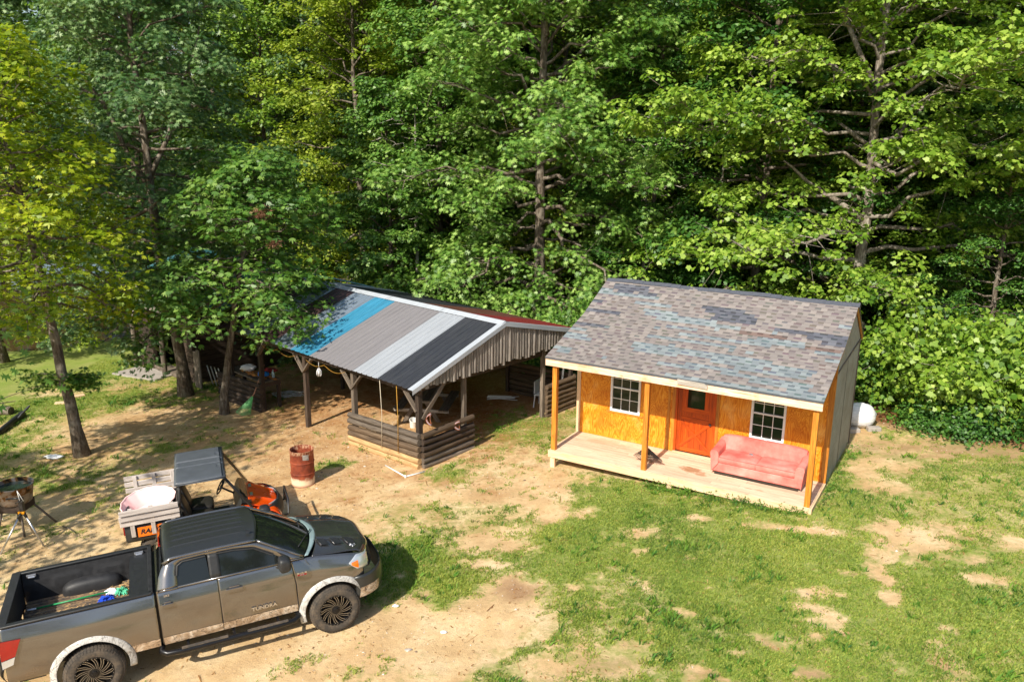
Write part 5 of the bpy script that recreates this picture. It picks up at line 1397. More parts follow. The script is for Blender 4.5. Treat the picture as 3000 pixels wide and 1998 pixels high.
# ---------------------------------------------------------------- pickup truck
nrm_ = Vector((-GB, -GC, 1)).normalized()
def frame_on_ground(x, y, yaw):
    U = Vector((math.cos(yaw), math.sin(yaw), 0)); U = (U-nrm_*U.dot(nrm_)).normalized(); V = nrm_.cross(U)
    return Matrix(((U.x, V.x, nrm_.x, x), (U.y, V.y, nrm_.y, y), (U.z, V.z, nrm_.z, gz(x, y)), (0, 0, 0, 1)))
TM = frame_on_ground(-2.9478, 12.2304, rad(24.55))
truck = empty('pickup_truck', (0, 0, 0), 0, 'dark grey double cab pickup truck with white camouflage wheel arches', 'pickup truck')
truck.matrix_world = TM
def paint():
    k = N('metallic_grey_paint'); o = k.obj(); n = k.noise(o, 900, 1); n2 = k.noise(o, 1.7, 4)
    c = k.ramp(n, [(.3, (.17, .165, .16, 1)), (.7, (.26, .25, .245, 1))])
    dust = k.noise(k.vec(o, (1, 1, 2)), 2.5, 5)
    zc = k.n('ShaderNodeSeparateXYZ'); k.set(zc.inputs[0], o)
    low = k.math('MULTIPLY', k.maprange(zc.outputs[2], 1.05, .55, 0, 1), k.maprange(dust, .3, .65, .0, .4))
    c = k.mix(low, c, srgb(150, 122, 92))
    k.fin(c, k.math('ADD', k.maprange(n2, .3, .7, .10, .18), k.math('MULTIPLY', low, .4)), .85, .5, .8, .04)
    return k.m
MT['paint'] = paint()
MT['roofpaint'] = plain('dark_reflection_paint', (.028, .030, .030, 1), .38, .2, .1, 30, 0, .25)  # body paint tone; the roof's dark reflection is put into this colour
MT['hoodpaint'] = plain('dark_hood_paint', (.07, .07, .072, 1), .2, .6, .1, 5, 0, .6)
MT['liner'] = plain('bed_liner', (.020, .020, .022, 1), .55, 0, .3, 12, .25)
MT['rubber'] = plain('tyre_rubber', (.032, .029, .026, 1), .85, 0, .3, 10, .3)
def dusty(name, base, dust, amt=(.45, .7)):
    k = N(name); o = k.obj(); n = k.noise(o, 7, 6, .7); n2 = k.noise(o, 40, 4)
    c = k.mix(k.maprange(k.math('ADD', k.math('MULTIPLY', n, .7), k.math('MULTIPLY', n2, .3)), amt[0], amt[1], .1, .75), base, dust)
    k.bump(n2, .3, .004)
    return k.fin(c, .85)
MT['rubber'] = dusty('tyre_rubber', (.03, .028, .026, 1), srgb(120, 104, 86))
MT['rim'] = plain('black_alloy', (.02, .02, .022, 1), .28, .6, .1)
MT['rimedge'] = plain('machined_edge', (.5, .48, .46, 1), .3, .9, .1)
MT['bedfloor'] = dusty('dusty_bed_floor', (.035, .036, .04, 1), srgb(176, 142, 100), (.42, .62))
def camo(name, a, b, c_, d):
    k = N(name); o = k.obj()
    n = k.noise(o, 5, 5, .6, 1.2); w_ = k.noise(k.vec(o, (1, 1, 1)), 4.5, 3, .5, 3.0); w2 = k.math('ABSOLUTE', k.math('SUBTRACT', w_, .5))
    col = k.ramp(n, [(.3, a), (.5, b), (.68, c_)])
    col = k.mix(k.maprange(w2, .0, .03, .9, 0), col, d)
    w3 = k.math('ABSOLUTE', k.math('SUBTRACT', k.noise(o, 22, 3, .5, 2.5), .5)); col = k.mix(k.maprange(w3, .0, .03, .5, 0), col, d)
    return k.fin(col, .5)
MT['camowhite'] = camo('white_camouflage', srgb(156, 152, 146), srgb(190, 188, 184), srgb(208, 206, 202), srgb(78, 74, 68))
MT['camotan'] = camo('tan_camouflage', srgb(122, 98, 74), srgb(178, 152, 124), srgb(218, 202, 182), srgb(44, 32, 24))
MT['lens'] = plain('clear_lens', (.62, .66, .70, 1), .08, .55, .1, 14, .2, 1)
MT['amber'] = plain('amber_lens', srgb(255, 120, 10), .15, 0, .05, 8, 0, 1)
MT['redlens'] = plain('red_lens', srgb(140, 6, 10), .12, 0, .1, 8, 0, 1)
MT['silver'] = plain('silver_badge', (.6, .6, .62, 1), .22, .9, .03)
VC = .99
def pv(s):
    return float(np.interp(s, [0, .1, .35, .58, .74, .80, .9, .96, 1.0], [.085, .06, .045, .035, .038, .052, .082, .10, .12]))
Z0 = .56
def nose(v):      # front of the body in plan
    q = min(1, abs(v-VC)/.95); return .30+.56*(1-q**2.6)**.5 if q < 1 else .30
def nose_v(u):    # side fold-in towards the nose
    return 0 if u < .25 else .26*((u-.25)/.5)**2.2
def ztop(u):
    return float(np.interp(u, [-5, -.6, -.2, .3, .6, .8], [1.46, 1.46, 1.44, 1.36, 1.28, 1.22]))
def flip_v(m, far):
    if far:
        m.v = [(x, 2*VC-y, z) for x, y, z in m.v]; m.f = [f[::-1] for f in m.f]
    return m
def panel(ul, ur, zt=ztop, z0=Z0, nu=40, nz=22, arches=(), extra=lambda u, z: 0.0, vf=None):
    m = M(); G = {}; P = []
    for i in range(nu+1):
        for j in range(nz+1):
            s = j/nz; a = ul(s) if callable(ul) else ul; b = ur(s) if callable(ur) else ur
            u = a+(b-a)*i/nu; z = z0+(zt(u)-z0)*s
            P.append([u, z, s])
    def inside(u, z): return any((u-c)**2+(z-d)**2 < r*r for c, d, r in arches)
    F = []; usedv = set()
    for i in range(nu):
        for j in range(nz):
            q = (i*(nz+1)+j, (i+1)*(nz+1)+j, (i+1)*(nz+1)+j+1, i*(nz+1)+j+1)
            cu_ = sum(P[k][0] for k in q)/4; cz_ = sum(P[k][1] for k in q)/4
            if inside(cu_, cz_): continue
            F.append(q); usedv |= set(q)
    for k in usedv:
        u, z, s = P[k]
        for c, d, r in arches:
            dd = math.hypot(u-c, z-d)
            if dd < r: P[k][0] = c+(u-c)*r/dd; P[k][1] = d+(z-d)*r/dd
    mp = {k: n for n, k in enumerate(sorted(usedv))}
    vs = []
    for k in sorted(usedv):
        u, z, s = P[k]; s2 = min(1, max(0, (z-z0)/(zt(u)-z0)))
        vs.append((u, (vf or pv)(s2)+nose_v(u)+extra(u, z), z))
    m.add(vs, [tuple(mp[k] for k in f) for f in F])
    return m
WF, WR = (0.0, .46), (-3.70, .46)
for far in (0, 1):
    swell = lambda u, z: -.028*math.exp(-(((u+3.7)/.8)**2))*math.exp(-((z-.95)/.3)**2)
    flip_v(panel(-4.82, -2.735, arches=[(*WR, .545)], extra=swell, nu=60), far).build('bed_side', MT['paint'], truck, smooth=True, solid=.02, auto=60)
    flip_v(panel(-2.69, lambda s: -1.80-.0*s, arches=[(*WR, .545)]), far).build('rear_door', MT['paint'], truck, smooth=True, solid=.02)
    flip_v(panel(-1.792, lambda s: -.60-.10*max(0, s-.55)), far).build('front_door', MT['paint'], truck, smooth=True, solid=.02)
    sw2 = lambda u, z: -.02*math.exp(-((u/.6)**2))*math.exp(-((z-1.0)/.25)**2)
    flip_v(panel(lambda s: -.592-.10*max(0, s-.55), .56, arches=[(*WF, .545)], extra=sw2, nu=50), far).build('fender', MT['paint'], truck, smooth=True, solid=.02)
    # camouflage strip along the sills, wheel arch flares
    m = M()
    for a, b in ((-3.14, -2.74), (-2.685, -1.80), (-1.79, -.605)):
        m.grid(lambda i, j: (a+(b-a)*i, pv(j*.145)-.007, Z0-.01+j*.14), 10, 4)
    flip_v(m, far).build('sill_strip', MT['camotan'], truck, smooth=True)
    for (cu_, cz_), a0, a1 in ((WF, 20, 196), (WR, -10, 192)):
        m = M(); rin, rout = .505, .60
        def fl(i, j):
            a = rad(a0+(a1-a0)*i); r_ = rin+(rout-rin)*j; e = math.sin(PI*min(1, j*1.0)*.5)
            u = cu_+r_*math.cos(a)*1.0; z = cz_+r_*math.sin(a)*.98
            if z > ztop(u)-.05: z = ztop(u)-.05
            base = pv((z-Z0)/.9)+nose_v(u)*.9
            out = .05*(1-j)**.7+.0
            return (u, base-.012-out, z)
        m.grid(fl, 48, 6, flip=True)
        def lip(i, j):
            p = fl(i, 0); return (cu_+(p[0]-cu_)*(1-.0*j), p[1]+j*.10, cz_+(p[2]-cz_)*(1-.01*j))
        m.grid(lip, 48, 2)
        flip_v(m, far).build('wheel_arch', MT['camowhite'] if (cu_ > -1 or 1) else MT['camotan'], truck, smooth=True, solid=.006)
    # greenhouse frame
    outer = [(-.42, 1.47), (-.78, 1.70), (-1.14, 1.875), (-1.5, 1.905), (-2.0, 1.915), (-2.38, 1.90), (-2.56, 1.83), (-2.64, 1.66), (-2.69, 1.455)]
    inner = [(-.66, 1.475), (-.90, 1.63), (-1.19, 1.795), (-1.5, 1.835), (-2.0, 1.845), (-2.27, 1.835), (-2.35, 1.79), (-2.375, 1.65), (-2.385, 1.475)]
    def tv(z): return .098+max(0, z-1.46)*.36
    def dens(pl, n=60):
        pl = np.array(pl); t = np.linspace(0, len(pl)-1, n)
        i = np.minimum(t.astype(int), len(pl)-2); f = (t-i)[:, None]
        return pl[i]*(1-f)+pl[i+1]*f
    O_, I_ = dens(outer), dens(inner)
    m = M(); P = []
    for k in range(60): P += [(O_[k][0], tv(O_[k][1])+.012, O_[k][1]), (I_[k][0], tv(I_[k][1])-.0, I_[k][1])]
    m.add(P, [(2*k, 2*k+2, 2*k+3, 2*k+1) for k in range(59)])
    m.add([(-.42, tv(1.47), 1.47), (-.66, tv(1.47), 1.476), (-.66, .10, 1.455), (-.42, .10, 1.455)], [(0, 1, 2, 3)])
    m.add([(-.66, tv(1.47), 1.477), (-2.385, tv(1.47), 1.477), (-2.385, .094, 1.45), (-.66, .094, 1.45)], [(0, 1, 2, 3)])
    m.add([(-2.385, tv(1.47), 1.477), (-2.69, tv(1.47)+.01, 1.457), (-2.69, .098, 1.44), (-2.385, .094, 1.44)], [(0, 1, 2, 3)])
    flip_v(m, not far) if 0 else flip_v(m, far)
    m.build('cab_frame', MT['paint'], truck, smooth=True, solid=.02)
    m = M(); m.grid(lambda i, j: (-1.73-.17*i+.0*j, tv(1.47+.37*j)+.004, 1.47+.372*j), 4, 6, flip=True); flip_v(m, far).build('door_pillar', MT['black'], truck, smooth=True, solid=.01)
    for nm, poly in (('rear_side_window', [(-2.385, 1.472), (-1.90, 1.472), (-1.925, 1.842), (-2.27, 1.838), (-2.35, 1.79), (-2.375, 1.65)]), ('front_side_window', [(-1.73, 1.472), (-.66, 1.472), (-.90, 1.63), (-1.19, 1.797), (-1.5, 1.837), (-1.755, 1.842)])):
        m = M(); m.add([(u, tv(z)+.014, z) for u, z in poly], [tuple(range(len(poly)))]); flip_v(m, far).build(nm, MT['tint'], truck)
        # rain guard along the top
        top = [p for p in poly if p[1] > 1.6]
        m = M(); m.tube([(u, tv(z)-.008, z-.02) for u, z in top], .014, 5, cap=False); flip_v(m, far).build('rain_guard', MT['black'], truck, smooth=True)
    # handles, mirror, board
    for (hu, w2) in ((-2.56, .07), (-1.56, .11)):
        m = M(); m.box(hu-w2*1.15, -.004, 1.21, hu+w2*1.15, .026, 1.27); m.box(hu-w2*.7, .024, 1.18, hu+w2*.7, .033, 1.30); e_ = flip_v(m, far).build('door_handle', MT['paint'], truck, bevel=.01, smooth=True, auto=50)
    mm = M()
    mm.grid(lambda i, j: (-.80+.085*math.cos(PI*(i-.5))*math.sin(PI*j)**.6*1.2, -.10-.16*math.cos(PI*j)*1.0, 1.53+.125*math.sin(2*PI*i)*math.sin(PI*j)**.45), 16, 10)
    mm = M()
    def mir(a, b):
        th = 2*PI*a; ph = PI*(b-.5); c, s = math.cos(th), math.sin(th); cp, sp_ = math.cos(ph), math.sin(ph)
        sg_ = lambda t, e: math.copysign(abs(t)**e, t)
        return (-.79+.075*sg_(cp, .5)*sg_(c, .6)+(.05 if c > 0 else 0)*c, -.13+.125*sg_(sp_, .7), 1.55+.13*sg_(cp, .5)*sg_(s, .6))
    mm.grid(mir, 28, 14); mo = flip_v(mm, far).build('side_mirror', MT['black'], truck, smooth=True)
    m = M(); m.beam((-.76, .10, 1.47), (-.77, -.06, 1.49), .07, .05); flip_v(m, far).build('mirror_arm', MT['black'], mo)
    m = M(); m.tube([(-2.72, .16, .52), (-2.74, .04, .47), (-2.66, -.03, .455), (-2.4, -.05, .45), (-.95, -.05, .45), (-.70, -.03, .455), (-.62, .04, .47), (-.62, .16, .52)], .046, 12)
    for uu in (-2.35, -1.65, -.95): m.beam((uu, -.02, .45), (uu, .25, .56), .04, .03)
    rb_ = flip_v(m, far).build('running_board', MT['rim'], truck, smooth=True, auto=50)
    m = M()
    for a, b in ((-2.45, -1.75), (-1.45, -.8)): m.box(a, -.085, .492, b, -.015, .502)
    flip_v(m, far).build('step_pad', MT['rubber'], rb_)
    # lights
    m = M(); up_ = lambda u: float(np.interp(u, [.30, .45, .70], [1.20, 1.30, 1.245])); lo_ = lambda u: float(np.interp(u, [.30, .45, .70], [1.19, 1.05, 1.0]))
    def hl(i, j):
        u = .30+.36*i; z = lo_(u)+(up_(u)-lo_(u))*j
        return (u, pv((z-Z0)/(ztop(u)-Z0))+nose_v(u)-.010-.01*math.sin(PI*i), z)
    m.grid(hl, 14, 6); hd = flip_v(m, far).build('headlight', MT['lens'], truck, smooth=True, solid=.02)
    m = M(); 
    def am(i, j):
        u = .345+.12*i; z = lo_(u)+(up_(u)-lo_(u))*(.12+.5*j); p = hl((u-.30)/.36, 0); return (u, pv((z-Z0)/(ztop(u)-Z0))+nose_v(u)-.024, z)
    m.grid(am, 4, 3); flip_v(m, far).build('turn_signal', MT['amber'], hd, smooth=True)
    m = M(); m.add([(-4.835, .03, 1.28), (-4.56, .018, 1.27), (-4.66, .010, 1.02), (-4.835, .012, .98), (-4.85, .20, 1.28), (-4.85, .20, .98)], [(0, 3, 2, 1)[::-1], (0, 4, 5, 3)[::-1]]); tl = flip_v(m, far).build('tail_light', MT['redlens'], truck, solid=.012)
    m = M(); m.add([(-4.835, .005, .975), (-4.665, .006, 1.01), (-4.70, .006, .90), (-4.835, .008, .86), (-4.85, .20, .975), (-4.85, .20, .86)], [(0, 3, 2, 1)[::-1], (0, 4, 5, 3)[::-1]]); flip_v(m, far).build('reverse_lens', MT['lens'], tl, solid=.012)
# dark underbody and inner structure
m = M(); m.box(-4.7, .16, .50, -4.35, 1.82, .9); m.box(-3.1, .16, .50, -.60, 1.82, 1.38); m.box(-4.35, .45, .50, -3.1, 1.53, .9); m.box(-.6, .5, .45, .5, 1.48, 1.1); m.box(-.60, .17, 1.0, .2, 1.81, 1.28)
m.box(-2.67, .17, 1.38, -.60, 1.81, 1.44)
m.build('underbody', MT['black'], truck)
for far in (0, 1):
    for (cu_, cz_) in (WF, WR):
        m = M(); m.grid(lambda i, j: (cu_+.56*math.cos(PI*i*1.1-.05*PI), .10+.42*j, cz_+.56*math.sin(PI*i*1.1-.05*PI)*.9), 20, 2); flip_v(m, far).build('wheel_liner', MT['black'], truck, smooth=True)
# hood
def ledge(u): return ztop(u)+.008
def hood(i, j):
    q = 2*j-1; ur_ = -.29+.20*(1-q*q); uf = min(.76, nose(VC+q*.80)-.07)
    u = ur_+(uf-ur_)*i
    half = .86-.10*i**2; v = VC+q*half
    z = ledge(u*.9)+.065*(1-abs(q)**3)+.035*(1/(1+math.exp((abs(q)-.50)*28)))*(1-.6*i)
    z -= .075*max(0, (i-.86)/.14)**2
    return (u, v, z)
m = M(); m.grid(hood, 40, 48); m.build('hood', MT['hoodpaint'], truck, smooth=True, solid=.02)
def hood_at(u, v):
    q = (v-VC)/.80; 
    for _ in range(3):
        ur_ = -.29+.20*(1-q*q); uf = min(.76, nose(VC+q*.80)-.07); i = min(1, max(0, (u-ur_)/(uf-ur_))); q = max(-1, min(1, (v-VC)/(.86-.10*i*i)))
    return hood(i, (q+1)/2)[2]
for sd_ in (-1, 1):
    vent = M(); frm = M()
    for k in range(3):
        ua = -.12+.225*k; P = []
        for (du, dv) in ((0, .43), (.11, .43), (.19, .62), (.06, .62)):
            u = ua+du; v = VC+sd_*(dv+.012*k*0); P.append((u, v, hood_at(u, v)+.022))
        vent.add(P, [(0, 1, 2, 3) if sd_ > 0 else (3, 2, 1, 0)])
        a, b = P[0], P[3]; frm.tube([(a[0]-.012, a[1], a[2]), (b[0]-.012, b[1], b[2])], .007, 5)
    e0 = [(u, VC+sd_*.44, hood_at(u, VC+sd_*.42)+.012) for u in np.linspace(-.18, .60, 8)]
    frm.tube(e0, .006, 5)
    hv = vent.build('hood_vent', MT['black'], truck)
    frm.build('vent_fins', MT['paint'], hv, smooth=True)
# cowl, windshield, roof, rear glass
def wbase(q): return (-.43+.22*(1-q*q), VC+q*.86, 1.475+.05*(1-q*q))
def wtop(q): return (-1.14+.09*(1-q*q), VC+q*.735, 1.885+.085*(1-q*q))
m = M(); m.grid(lambda i, j: tuple(Vector(wbase(2*j-1))+(Vector(wtop(2*j-1))-Vector(wbase(2*j-1)))*i+Vector((.02, 0, .02))*math.sin(PI*i)*(1-(2*j-1)**2)), 10, 24); m.build('windshield', MT['tint'], truck, smooth=True)
for j in (0.0, 1.0):
    m = M(); q = 2*j-1; m.tube([tuple(Vector(wbase(q))+(Vector(wtop(q))-Vector(wbase(q)))*t+Vector((0, 0, .006))) for t in np.linspace(0, 1, 6)], .022, 6)
    m.build('windshield_pillar', MT['paint'], truck, smooth=True)
m = M(); m.grid(lambda i, j: (wbase(2*j-1)[0]+.025+.115*i*(1-.5*abs(2*j-1)), VC+(2*j-1)*(.85), wbase(2*j-1)[2]+.006-.004*i), 3, 24); m.build('cowl', plain('pale_cowl_glass', srgb(130, 150, 152), .2, .1, .2, 9, 0, .5), truck, smooth=True, solid=.01)
for (v0_, v1_) in ((.32, .95), (1.0, 1.62)):
    m = M(); q0 = (v0_-VC)/.86; b0 = Vector(wbase(q0)); q1 = (v1_-VC)/.86; b1 = Vector(wbase(q1))
    m.tube([b1+Vector((.06, 0, .03)), b1*.6+b0*.4+Vector((-.02, 0, .05)), b0+Vector((-.12, .0, .085))], .010, 5); m.build('wiper', MT['black'], truck, smooth=True)
def rooff(i, j):
    q = 2*j-1; t = wtop(q); ur_ = -2.56; u = ur_+(t[0]-ur_)*i
    w = .735; zc = 1.90+.085*(1-abs(q)**2.4)+.015*math.sin(PI*i)
    z = zc-.06*max(0, (.08-i)/.08)**2
    z += (1.885-1.90)*i*0
    for r_ in (-.62, -.36, -.12, .12, .36, .62):
        if .10 < i < .86: z += .016*math.exp(-((q-r_)/.02)**2)
    return (u, VC+q*w, z)
m = M(); m.grid(rooff, 30, 110); m.build('roof', MT['roofpaint'], truck, smooth=True, solid=.02)
for j in (0.0, 1.0):
    m = M(); m.tube([Vector(rooff(i, j))+Vector((0, (-.012 if j == 0 else .012), -.004)) for i in np.linspace(0, 1, 12)], .026, 8)
    m.build('roof_rail', MT['paint'], truck, smooth=True)
m = M(); m.grid(lambda i, j: (-1.26+.10*i, .44+.035*(2*j-1)*(1-.6*i), 1.985+.035*math.sin(PI*j)*(1-i)), 6, 6); m.build('antenna_fin', MT['black'], truck, smooth=True)
m = M(); m.grid(lambda i, j: (-2.565-.12*i-.0*j, VC+(2*j-1)*(.735+.12*i), 1.885-.42*i+.05*(1-(2*j-1)**2)*(1-i)), 6, 12); m.build('rear_window', MT['tint'], truck, smooth=True)
m = M(); m.box(-2.70, .10, .55, -2.675, 1.88, 1.47); m.build('cab_back', MT['paint'], truck)
m = M(); m.box(-2.60, .86, 1.86, -2.575, 1.12, 1.93); m.build('brake_light', MT['redlens'], truck, bevel=.008)
m = M(); m.tube([(-.42, .13, 1.44), (-.36, .02, 1.36)], .006, 5); m.build('antenna_mast', MT['black'], truck)
# bed
bed = empty('bed', (0, 0, 0)); bed.parent = truck
m = M(); n_ = 15
for i in range(n_):
    a = .17+(1.64)*i/n_; w_ = 1.64/n_; m.box(-4.70, a, .93, -2.80, a+w_*.55, .975); m.box(-4.70, a+w_*.55+.0005, .93, -2.80, a+w_-.0005, .962)
m.build('bed_floor', MT['bedfloor'], bed)
for far in (0, 1):
    m = M()
    m.grid(lambda i, j: (-4.72+1.94*i, .17-.03*j**2+.012*(.25 < j < .7 and (int(i*9) % 3 != 1)), .95+.50*j), 54, 12)
    flip_v(m, far).build('bed_wall', MT['liner'], bed, smooth=True, auto=30)
    m = M(); m.box(-4.80, .068, 1.452, -2.76, .165, 1.487); flip_v(m, far).build('rail_cap', MT['black'], bed, bevel=.012, smooth=True, auto=50)
    def ww(a, b):
        th = PI*a; ph = PI/2*b; sg_ = lambda t, e: math.copysign(abs(t)**e, t)
        return (-3.72-.46*sg_(math.cos(th), .7)*math.cos(ph)**.55, .165+.20*math.sin(ph)**.6*1.0 if 1 else 0, .955+.245*abs(math.sin(th))**.6*math.cos(ph)**.5)
    m = M(); m.grid(ww, 28, 12, flip=True); flip_v(m, far).build('wheel_well', MT['liner'], bed, smooth=True)
    for uu in (-2.95, -4.58):
        m = M(); m.box(uu-.07, .150, 1.385, uu+.07, .185, 1.43); m.beam((uu-.05, .19, 1.39), (uu+.05, .19, 1.385), .03, .02); flip_v(m, far).build('cleat', MT['steel'], bed, bevel=.006)
m = M(); m.box(-2.80, .165, .93, -2.765, 1.815, 1.45); m.box(-2.81, .10, 1.451, -2.745, 1.88, 1.487); m.build('bulkhead', MT['liner'], bed, bevel=.008)
tg = M(); tg.box(-4.84, .10, .80, -4.79, 1.88, 1.45); tgo = tg.build('tailgate', MT['paint'], truck, bevel=.015)
m = M(); m.box(-4.789, .17, .95, -4.73, 1.81, 1.45); m.box(-4.85, .10, 1.452, -4.72, 1.88, 1.49); m.build('tailgate_liner', MT['liner'], tgo, bevel=.008)
m = M(); m.grid(lambda i, j: (-4.93-.05*math.sin(PI*j)+.10*(abs(2*i-1)**6), .06+1.86*i, .60+.24*j), 30, 6, flip=True); m.grid(lambda i, j: (-4.93+.10*(abs(2*i-1)**6)+.12*j, .06+1.86*i, .84), 30, 2, flip=True); m.build('rear_bumper', MT['rim'], truck, smooth=True, solid=.01)
# nose: grille, bumper
def nz(v, off=0): return nose(v)+off
m = M(); m.grid(lambda i, j: (nz(.36+1.26*i, -.05)-.05*j, .36+1.26*i, .90+.34*j), 24, 8); m.build('grille', MT['chrome'], truck, smooth=True, solid=.02)
m = M()
for k in range(4): m.tube([(nz(v, -.035)-.05*(k/4), v, .95+.065*k) for v in np.linspace(.40, 1.58, 16)], .012, 5)
m.build('grille_bars', MT['black'], truck, smooth=True)
def bmp(i, j):
    v = .02+1.94*i; q = abs(v-VC)/.97; u = .36+.62*(1-q**3.2)**.55 if q < 1 else .36
    return (u+.03*math.sin(PI*j), v, .52+.40*j)
m = M(); m.grid(bmp, 60, 8); m.build('front_bumper', MT['roofpaint'], truck, smooth=True, solid=.03)
for far in (0, 1):
    m = M(); m.grid(lambda i, j: (lambda p: (p[0]+.012, p[1]-.004, p[2]))(bmp(.002+.10*i, .02+.45*j)), 14, 4); flip_v(m, far).build('bumper_corner', MT['camotan'], truck, smooth=True)
    m = M(); m.lathe([(0, .0), (.05, .0), (.06, -.01), (.062, -.03)], 18, Matrix.Translation((.90, .42, .70)) @ Matrix.Rotation(PI/2, 4, 'Y')); flip_v(m, far).build('fog_lamp', MT['lens'], truck, smooth=True)
# wheels
def wheel(hub, out):
    e = empty('wheel', hub); e.parent = truck; e.rotation_euler = (0, 0, 0 if out < 0 else PI)
    R_, W2 = .425, .285
    T = Matrix.Rotation(PI/2, 4, 'X')           # lathe axis z -> -y (outwards)
    prof = [(.262, -.02), (.275, .0), (.33, .012), (.375, .006), (.405, -.012), (.422, -.035), (.425, -.06), (.425, -W2+.06), (.405, -W2+.01), (.34, -W2), (.27, -W2+.02)]
    m = M(); m.lathe(prof, 64, T)
    for k in range(54):
        a = 2*PI*k/54
        for (w0, w1, ph, h) in ((.012, .072, 0, .012), (.085, .135, .5, .010), (.150, .20, 0, .010), (.213, .273, .5, .012)):
            aa = a+ph*2*PI/54; da = 2*PI/54*.34
            P = []
            for rr in (.418, .425+h):
                for (s_, wv) in ((-1, w0), (1, w0), (1, w1), (-1, w1)):
                    ang = aa+s_*da+(.02 if wv == w1 else -.02); r2 = rr-(.02 if (wv < .02 or wv > .27) else 0); P.append(T @ Vector((r2*math.cos(ang), r2*math.sin(ang), -wv)))
            m.add(P, [(4, 5, 6, 7), (0, 1, 5, 4), (1, 2, 6, 5), (2, 3, 7, 6), (3, 0, 4, 7)])
    # side lugs
    for k in range(54):
        a = 2*PI*k/54; P = []
        for rr, zz in ((.385, .006), (.415, -.014)):
            for s_ in (-1, 1):
                ang = a+s_*.032; P.append(T @ Vector((rr*math.cos(ang), rr*math.sin(ang), zz+.008)))
        m.add(P, [(0, 1, 3, 2)])
    m.build('tyre', MT['rubber'], e, smooth=True, auto=35)
    m = M(); m.lathe([(.268, -.015), (.272, .004), (.255, .004), (.248, -.02), (.235, -.12), (.23, -.22)], 56, T)
    m.lathe([(.235, -.16), (.0, -.17)], 56, T)
    m.lathe([(0, .0), (.035, .0), (.042, -.012), (.085, -.02), (.09, -.05)], 32, T)
    m.build('rim', MT['rim'], e, smooth=True, auto=35)
    m = M(); m2 = M(); NS = 24
    for k in range(NS):
        a = 2*PI*k/NS; P = []; Q = []
        for t in np.linspace(0, 1, 7):
            r_ = .075+(.250-.075)*t; ang = a+.55*t**.8+(.10 if k % 2 else 0)*t; wdt = (.006+.006*t)
            zf = -.018-.012*t+.02*t*t
            c, s = math.cos(ang), math.sin(ang)
            P.append((Vector((r_*c-s*wdt, r_*s+c*wdt, zf)), Vector((r_*c+s*wdt, r_*s-c*wdt, zf)), Vector((r_*c+s*wdt, r_*s-c*wdt, zf-.05)), Vector((r_*c-s*wdt, r_*s+c*wdt, zf-.05))))
        vs = [T @ x for q in P for x in q]; F = []
        for i in range(6):
            for j in range(4): F.append((i*4+j, i*4+(j+1) % 4, i*4+4+(j+1) % 4, i*4+4+j))
        m.add(vs, F)
        vs2 = [T @ (q[0]+(q[1]-q[0])*f+Vector((0, 0, .0025))) for q in P for f in (-.05, .3)]
        m2.add(vs2, [(2*i, 2*i+1, 2*i+3, 2*i+2) for i in range(6)])
    for k in range(28):
        a = 2*PI*k/28; m2.lathe([(0, .008), (.005, .006), (.006, .003)], 6, T @ Matrix.Translation((.262*math.cos(a), .262*math.sin(a), .0)))
    so_ = m.build('spokes', MT['rim'], e, smooth=True, auto=35); m2.build('spoke_edges', MT['rimedge'], so_)
    return e
wheel((0, -.015, .425), -1); wheel((-3.70, -.015, .425), -1); wheel((0, 1.995, .425), 1); wheel((-3.70, 1.995, .425), 1)
# writing on the side
SIDE = lambda u, z, v: Matrix.Translation((u, v, z)) @ Matrix.Rotation(PI/2, 4, 'X')
text('TUNDRA', .085, .004, MT['silver'], truck, SIDE(-1.14, .80, .028), 'door_lettering', .002, 0, 1.15)
text('SR5', .045, .002, MT['silver'], truck, SIDE(-2.56, 1.39, .045), 'cab_lettering', .001, 0, 1.2)
m = M(); m.box(-.57, .030, 1.195, -.41, .038, 1.255); bp_ = m.build('badge_plate', MT['silver'], truck, bevel=.003)
m = M(); m.box(-.565, .0275, 1.197, -.415, .0298, 1.222); m.build('badge_band', plain('badge_red', srgb(200, 30, 36), .4), bp_)
text('5.7L V8', .030, .001, MT['black'], bp_, SIDE(-.49, 1.238, .029), 'badge_lettering', .0005)
text('5.7 V8', .024, .001, MT['white'], bp_, SIDE(-.49, 1.209, .0268), 'badge_lettering', .0005)
m = M(); zz = hood_at(.44, .34)+.014
for (a, b) in (((.40, .30), (.47, .40)), ((.44, .28), (.45, .42)), ((.39, .36), (.50, .33))): m.tube([(a[0], a[1], hood_at(*a)+.012), (b[0], b[1], hood_at(*b)+.012)], .006, 5)
m.tube([(.445+.05*math.cos(t), .35+.045*math.sin(t), hood_at(.445+.05*math.cos(t), .35+.045*math.sin(t))+.012) for t in np.linspace(0, 2*PI, 16)], .006, 5)
m.build('hood_emblem', MT['silver'], truck, smooth=True)
